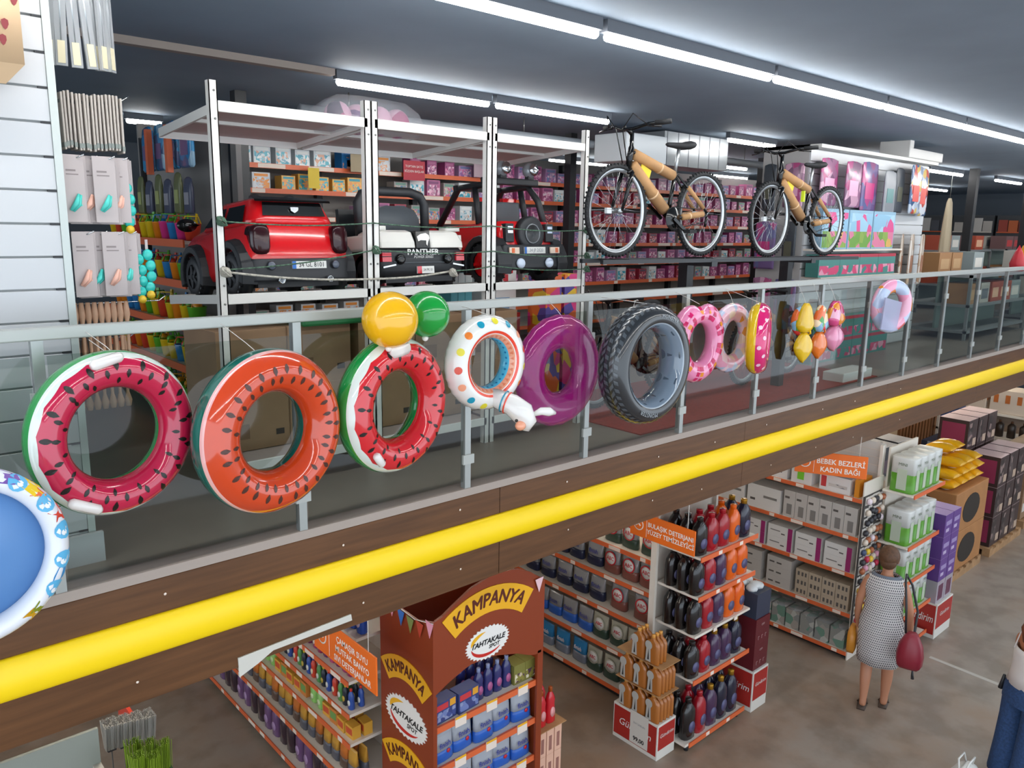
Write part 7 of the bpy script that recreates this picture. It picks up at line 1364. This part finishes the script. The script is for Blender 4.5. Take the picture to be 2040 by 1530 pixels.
for (x, y, w, d, h, lab) in ((12.6, 4.2, 2.6, .9, .95, 'low grey display island just past the hanging toy wall'), (16.0, 4.2, 2.6, .9, .95, 'low grey display island further along the balustrade'), (19.4, 4.2, 2.6, .9, 1.0, 'last low grey display island along the balustrade'), (13.6, 6.4, 2.8, .9, 1.2, 'grey display island in the second row past the toy wall'), (17.4, 6.4, 2.8, .9, 1.2, 'grey display island in the second row further along'), (21.2, 6.4, 2.8, .9, 1.2, 'last grey display island in the second row')):
    island(lab, x, y, w, d, h, 0, '')
    for i in range(int(w / .46)):
        for lv, z in ((0, h + .0005), (1, .5205)):
            if lv == 0 and random.random() < .25: continue
            k = random.randrange(5); put(FB[k], USED, (x + .28 + i * .46, y + .22, z), random.uniform(-.1, .1), '%s carton %s the %s' % (fw[k], ('on top of', 'inside')[lv], lab.replace('display ', '').replace('grey ', '')), 'cartons on the far islands')
        if random.random() < .45: k = random.randrange(5); put(FB[k], USED, (x + .28 + i * .46, y + .66, h + .0005), random.uniform(-.05, .05), '%s carton at the rear of the %s' % (fw[k], lab.replace('display ', '').replace('grey ', '').replace('just ', '').replace('in the second row', 'of row two')), 'cartons on the far islands')
rt = thing('toy_rocket', 'red and amber pointed toy standing on the far island', 'toy', (15.0, 4.35, .951)); b = MB(); b.lathe([(.10, 0), (.12, .12), (.06, .3), (.0, .42)], mat('rocket_red', '#c8303c', .4), 12); b.build('body', rt); b = MB(); b.lathe([(.06, 0), (.12, .2), (.05, .40), (.0, .44)], mat('rocket_amber', '#e8a01c', .4), 12, (.5, .05, 0)); b.build('fin', rt)
far_w = ['rack of grey boxes under a red band', 'rack of red and orange packs', 'rack of pale hanging goods', 'rack of dark boxes with white prints', 'rack of mixed grey goods']
for i in range(5):
    cc = thing('wall_rack', 'tall dark far ' + far_w[i], 'shelving', (24.6, 5.6 + i * 1.12, 0), (0, 0, -PI / 2), 'tall far racks'); b = MB(); b.box((-1.05, .02, 0), (0, .4, 2.05), mat('far_rack_dark', '#4a4c50', .7)); b.build('frame', cc)
    fc = [['#8a8684', '#9aa0a4', '#7a7c80'], ['#a84a3c', '#c8683c', '#8a3a34'], ['#c8c0b8', '#b4aca4', '#d8d2cc'], ['#4a4c54', '#d0ccc8', '#5a5c64'], ['#8a8684', '#6a7078', '#a89a90']][i]
    for k in range(4):
        b = MB(); b.box((-1.02, -.02, .08 + k * .5), (-.03, .02, .11 + k * .5), M_orange if i % 2 else M_white2); b.build('shelf', cc)
        for j in range(4): b = MB(); hh = random.uniform(.24, .38); b.box((-.99 + j * .245, -.015, .11 + k * .5), (-.99 + j * .245 + .22, .02, .11 + k * .5 + hh), mat('fg_' + fc[(j + k) % 3][1:], fc[(j + k) % 3], .6)); b.build('goods_front', cc)
cf = thing('fabric_roll', 'tall cream fabric drape hanging by the dark far posts', 'fabric', (16.2, 5.95, 1.0)); b = MB(); cloth(b, [(.15, .34, .16, 0, .08), (.4, .36, .15, 0, .08), (.85, .26, .12, 0, .06), (1.10, .20, .08, 0, .03), (1.18, .08, .05, 0, 0)], mat('cream_fabric', '#b8a88e', .8)); b.build('drape', cf); b = MB(); b.tube([(0, 0, 1.1), (0, 0, CEIL - 1.0)], .006, M_bolt, 6); b.build('wire', cf)
for x in (13.2, 16.4, 19.6): b = MB(); b.box((x, 5.6, 0), (x + .14, 5.74, CEIL), M_black); tag(b.build('steel_column'), 'slim black column between the far display islands', 'column', 'far black columns')
light_row(6.0, LT, [(15.2, 16.8), (18.6, 20.2)], M_tube, 'white light tube over the far display islands', 'far ceiling lights'); light_row(8.4, LT, [(11.6, 13.2), (14.6, 16.2), (17.6, 19.2), (21, 22.6)], M_tube, 'white light tube over the far racks', 'far ceiling lights')
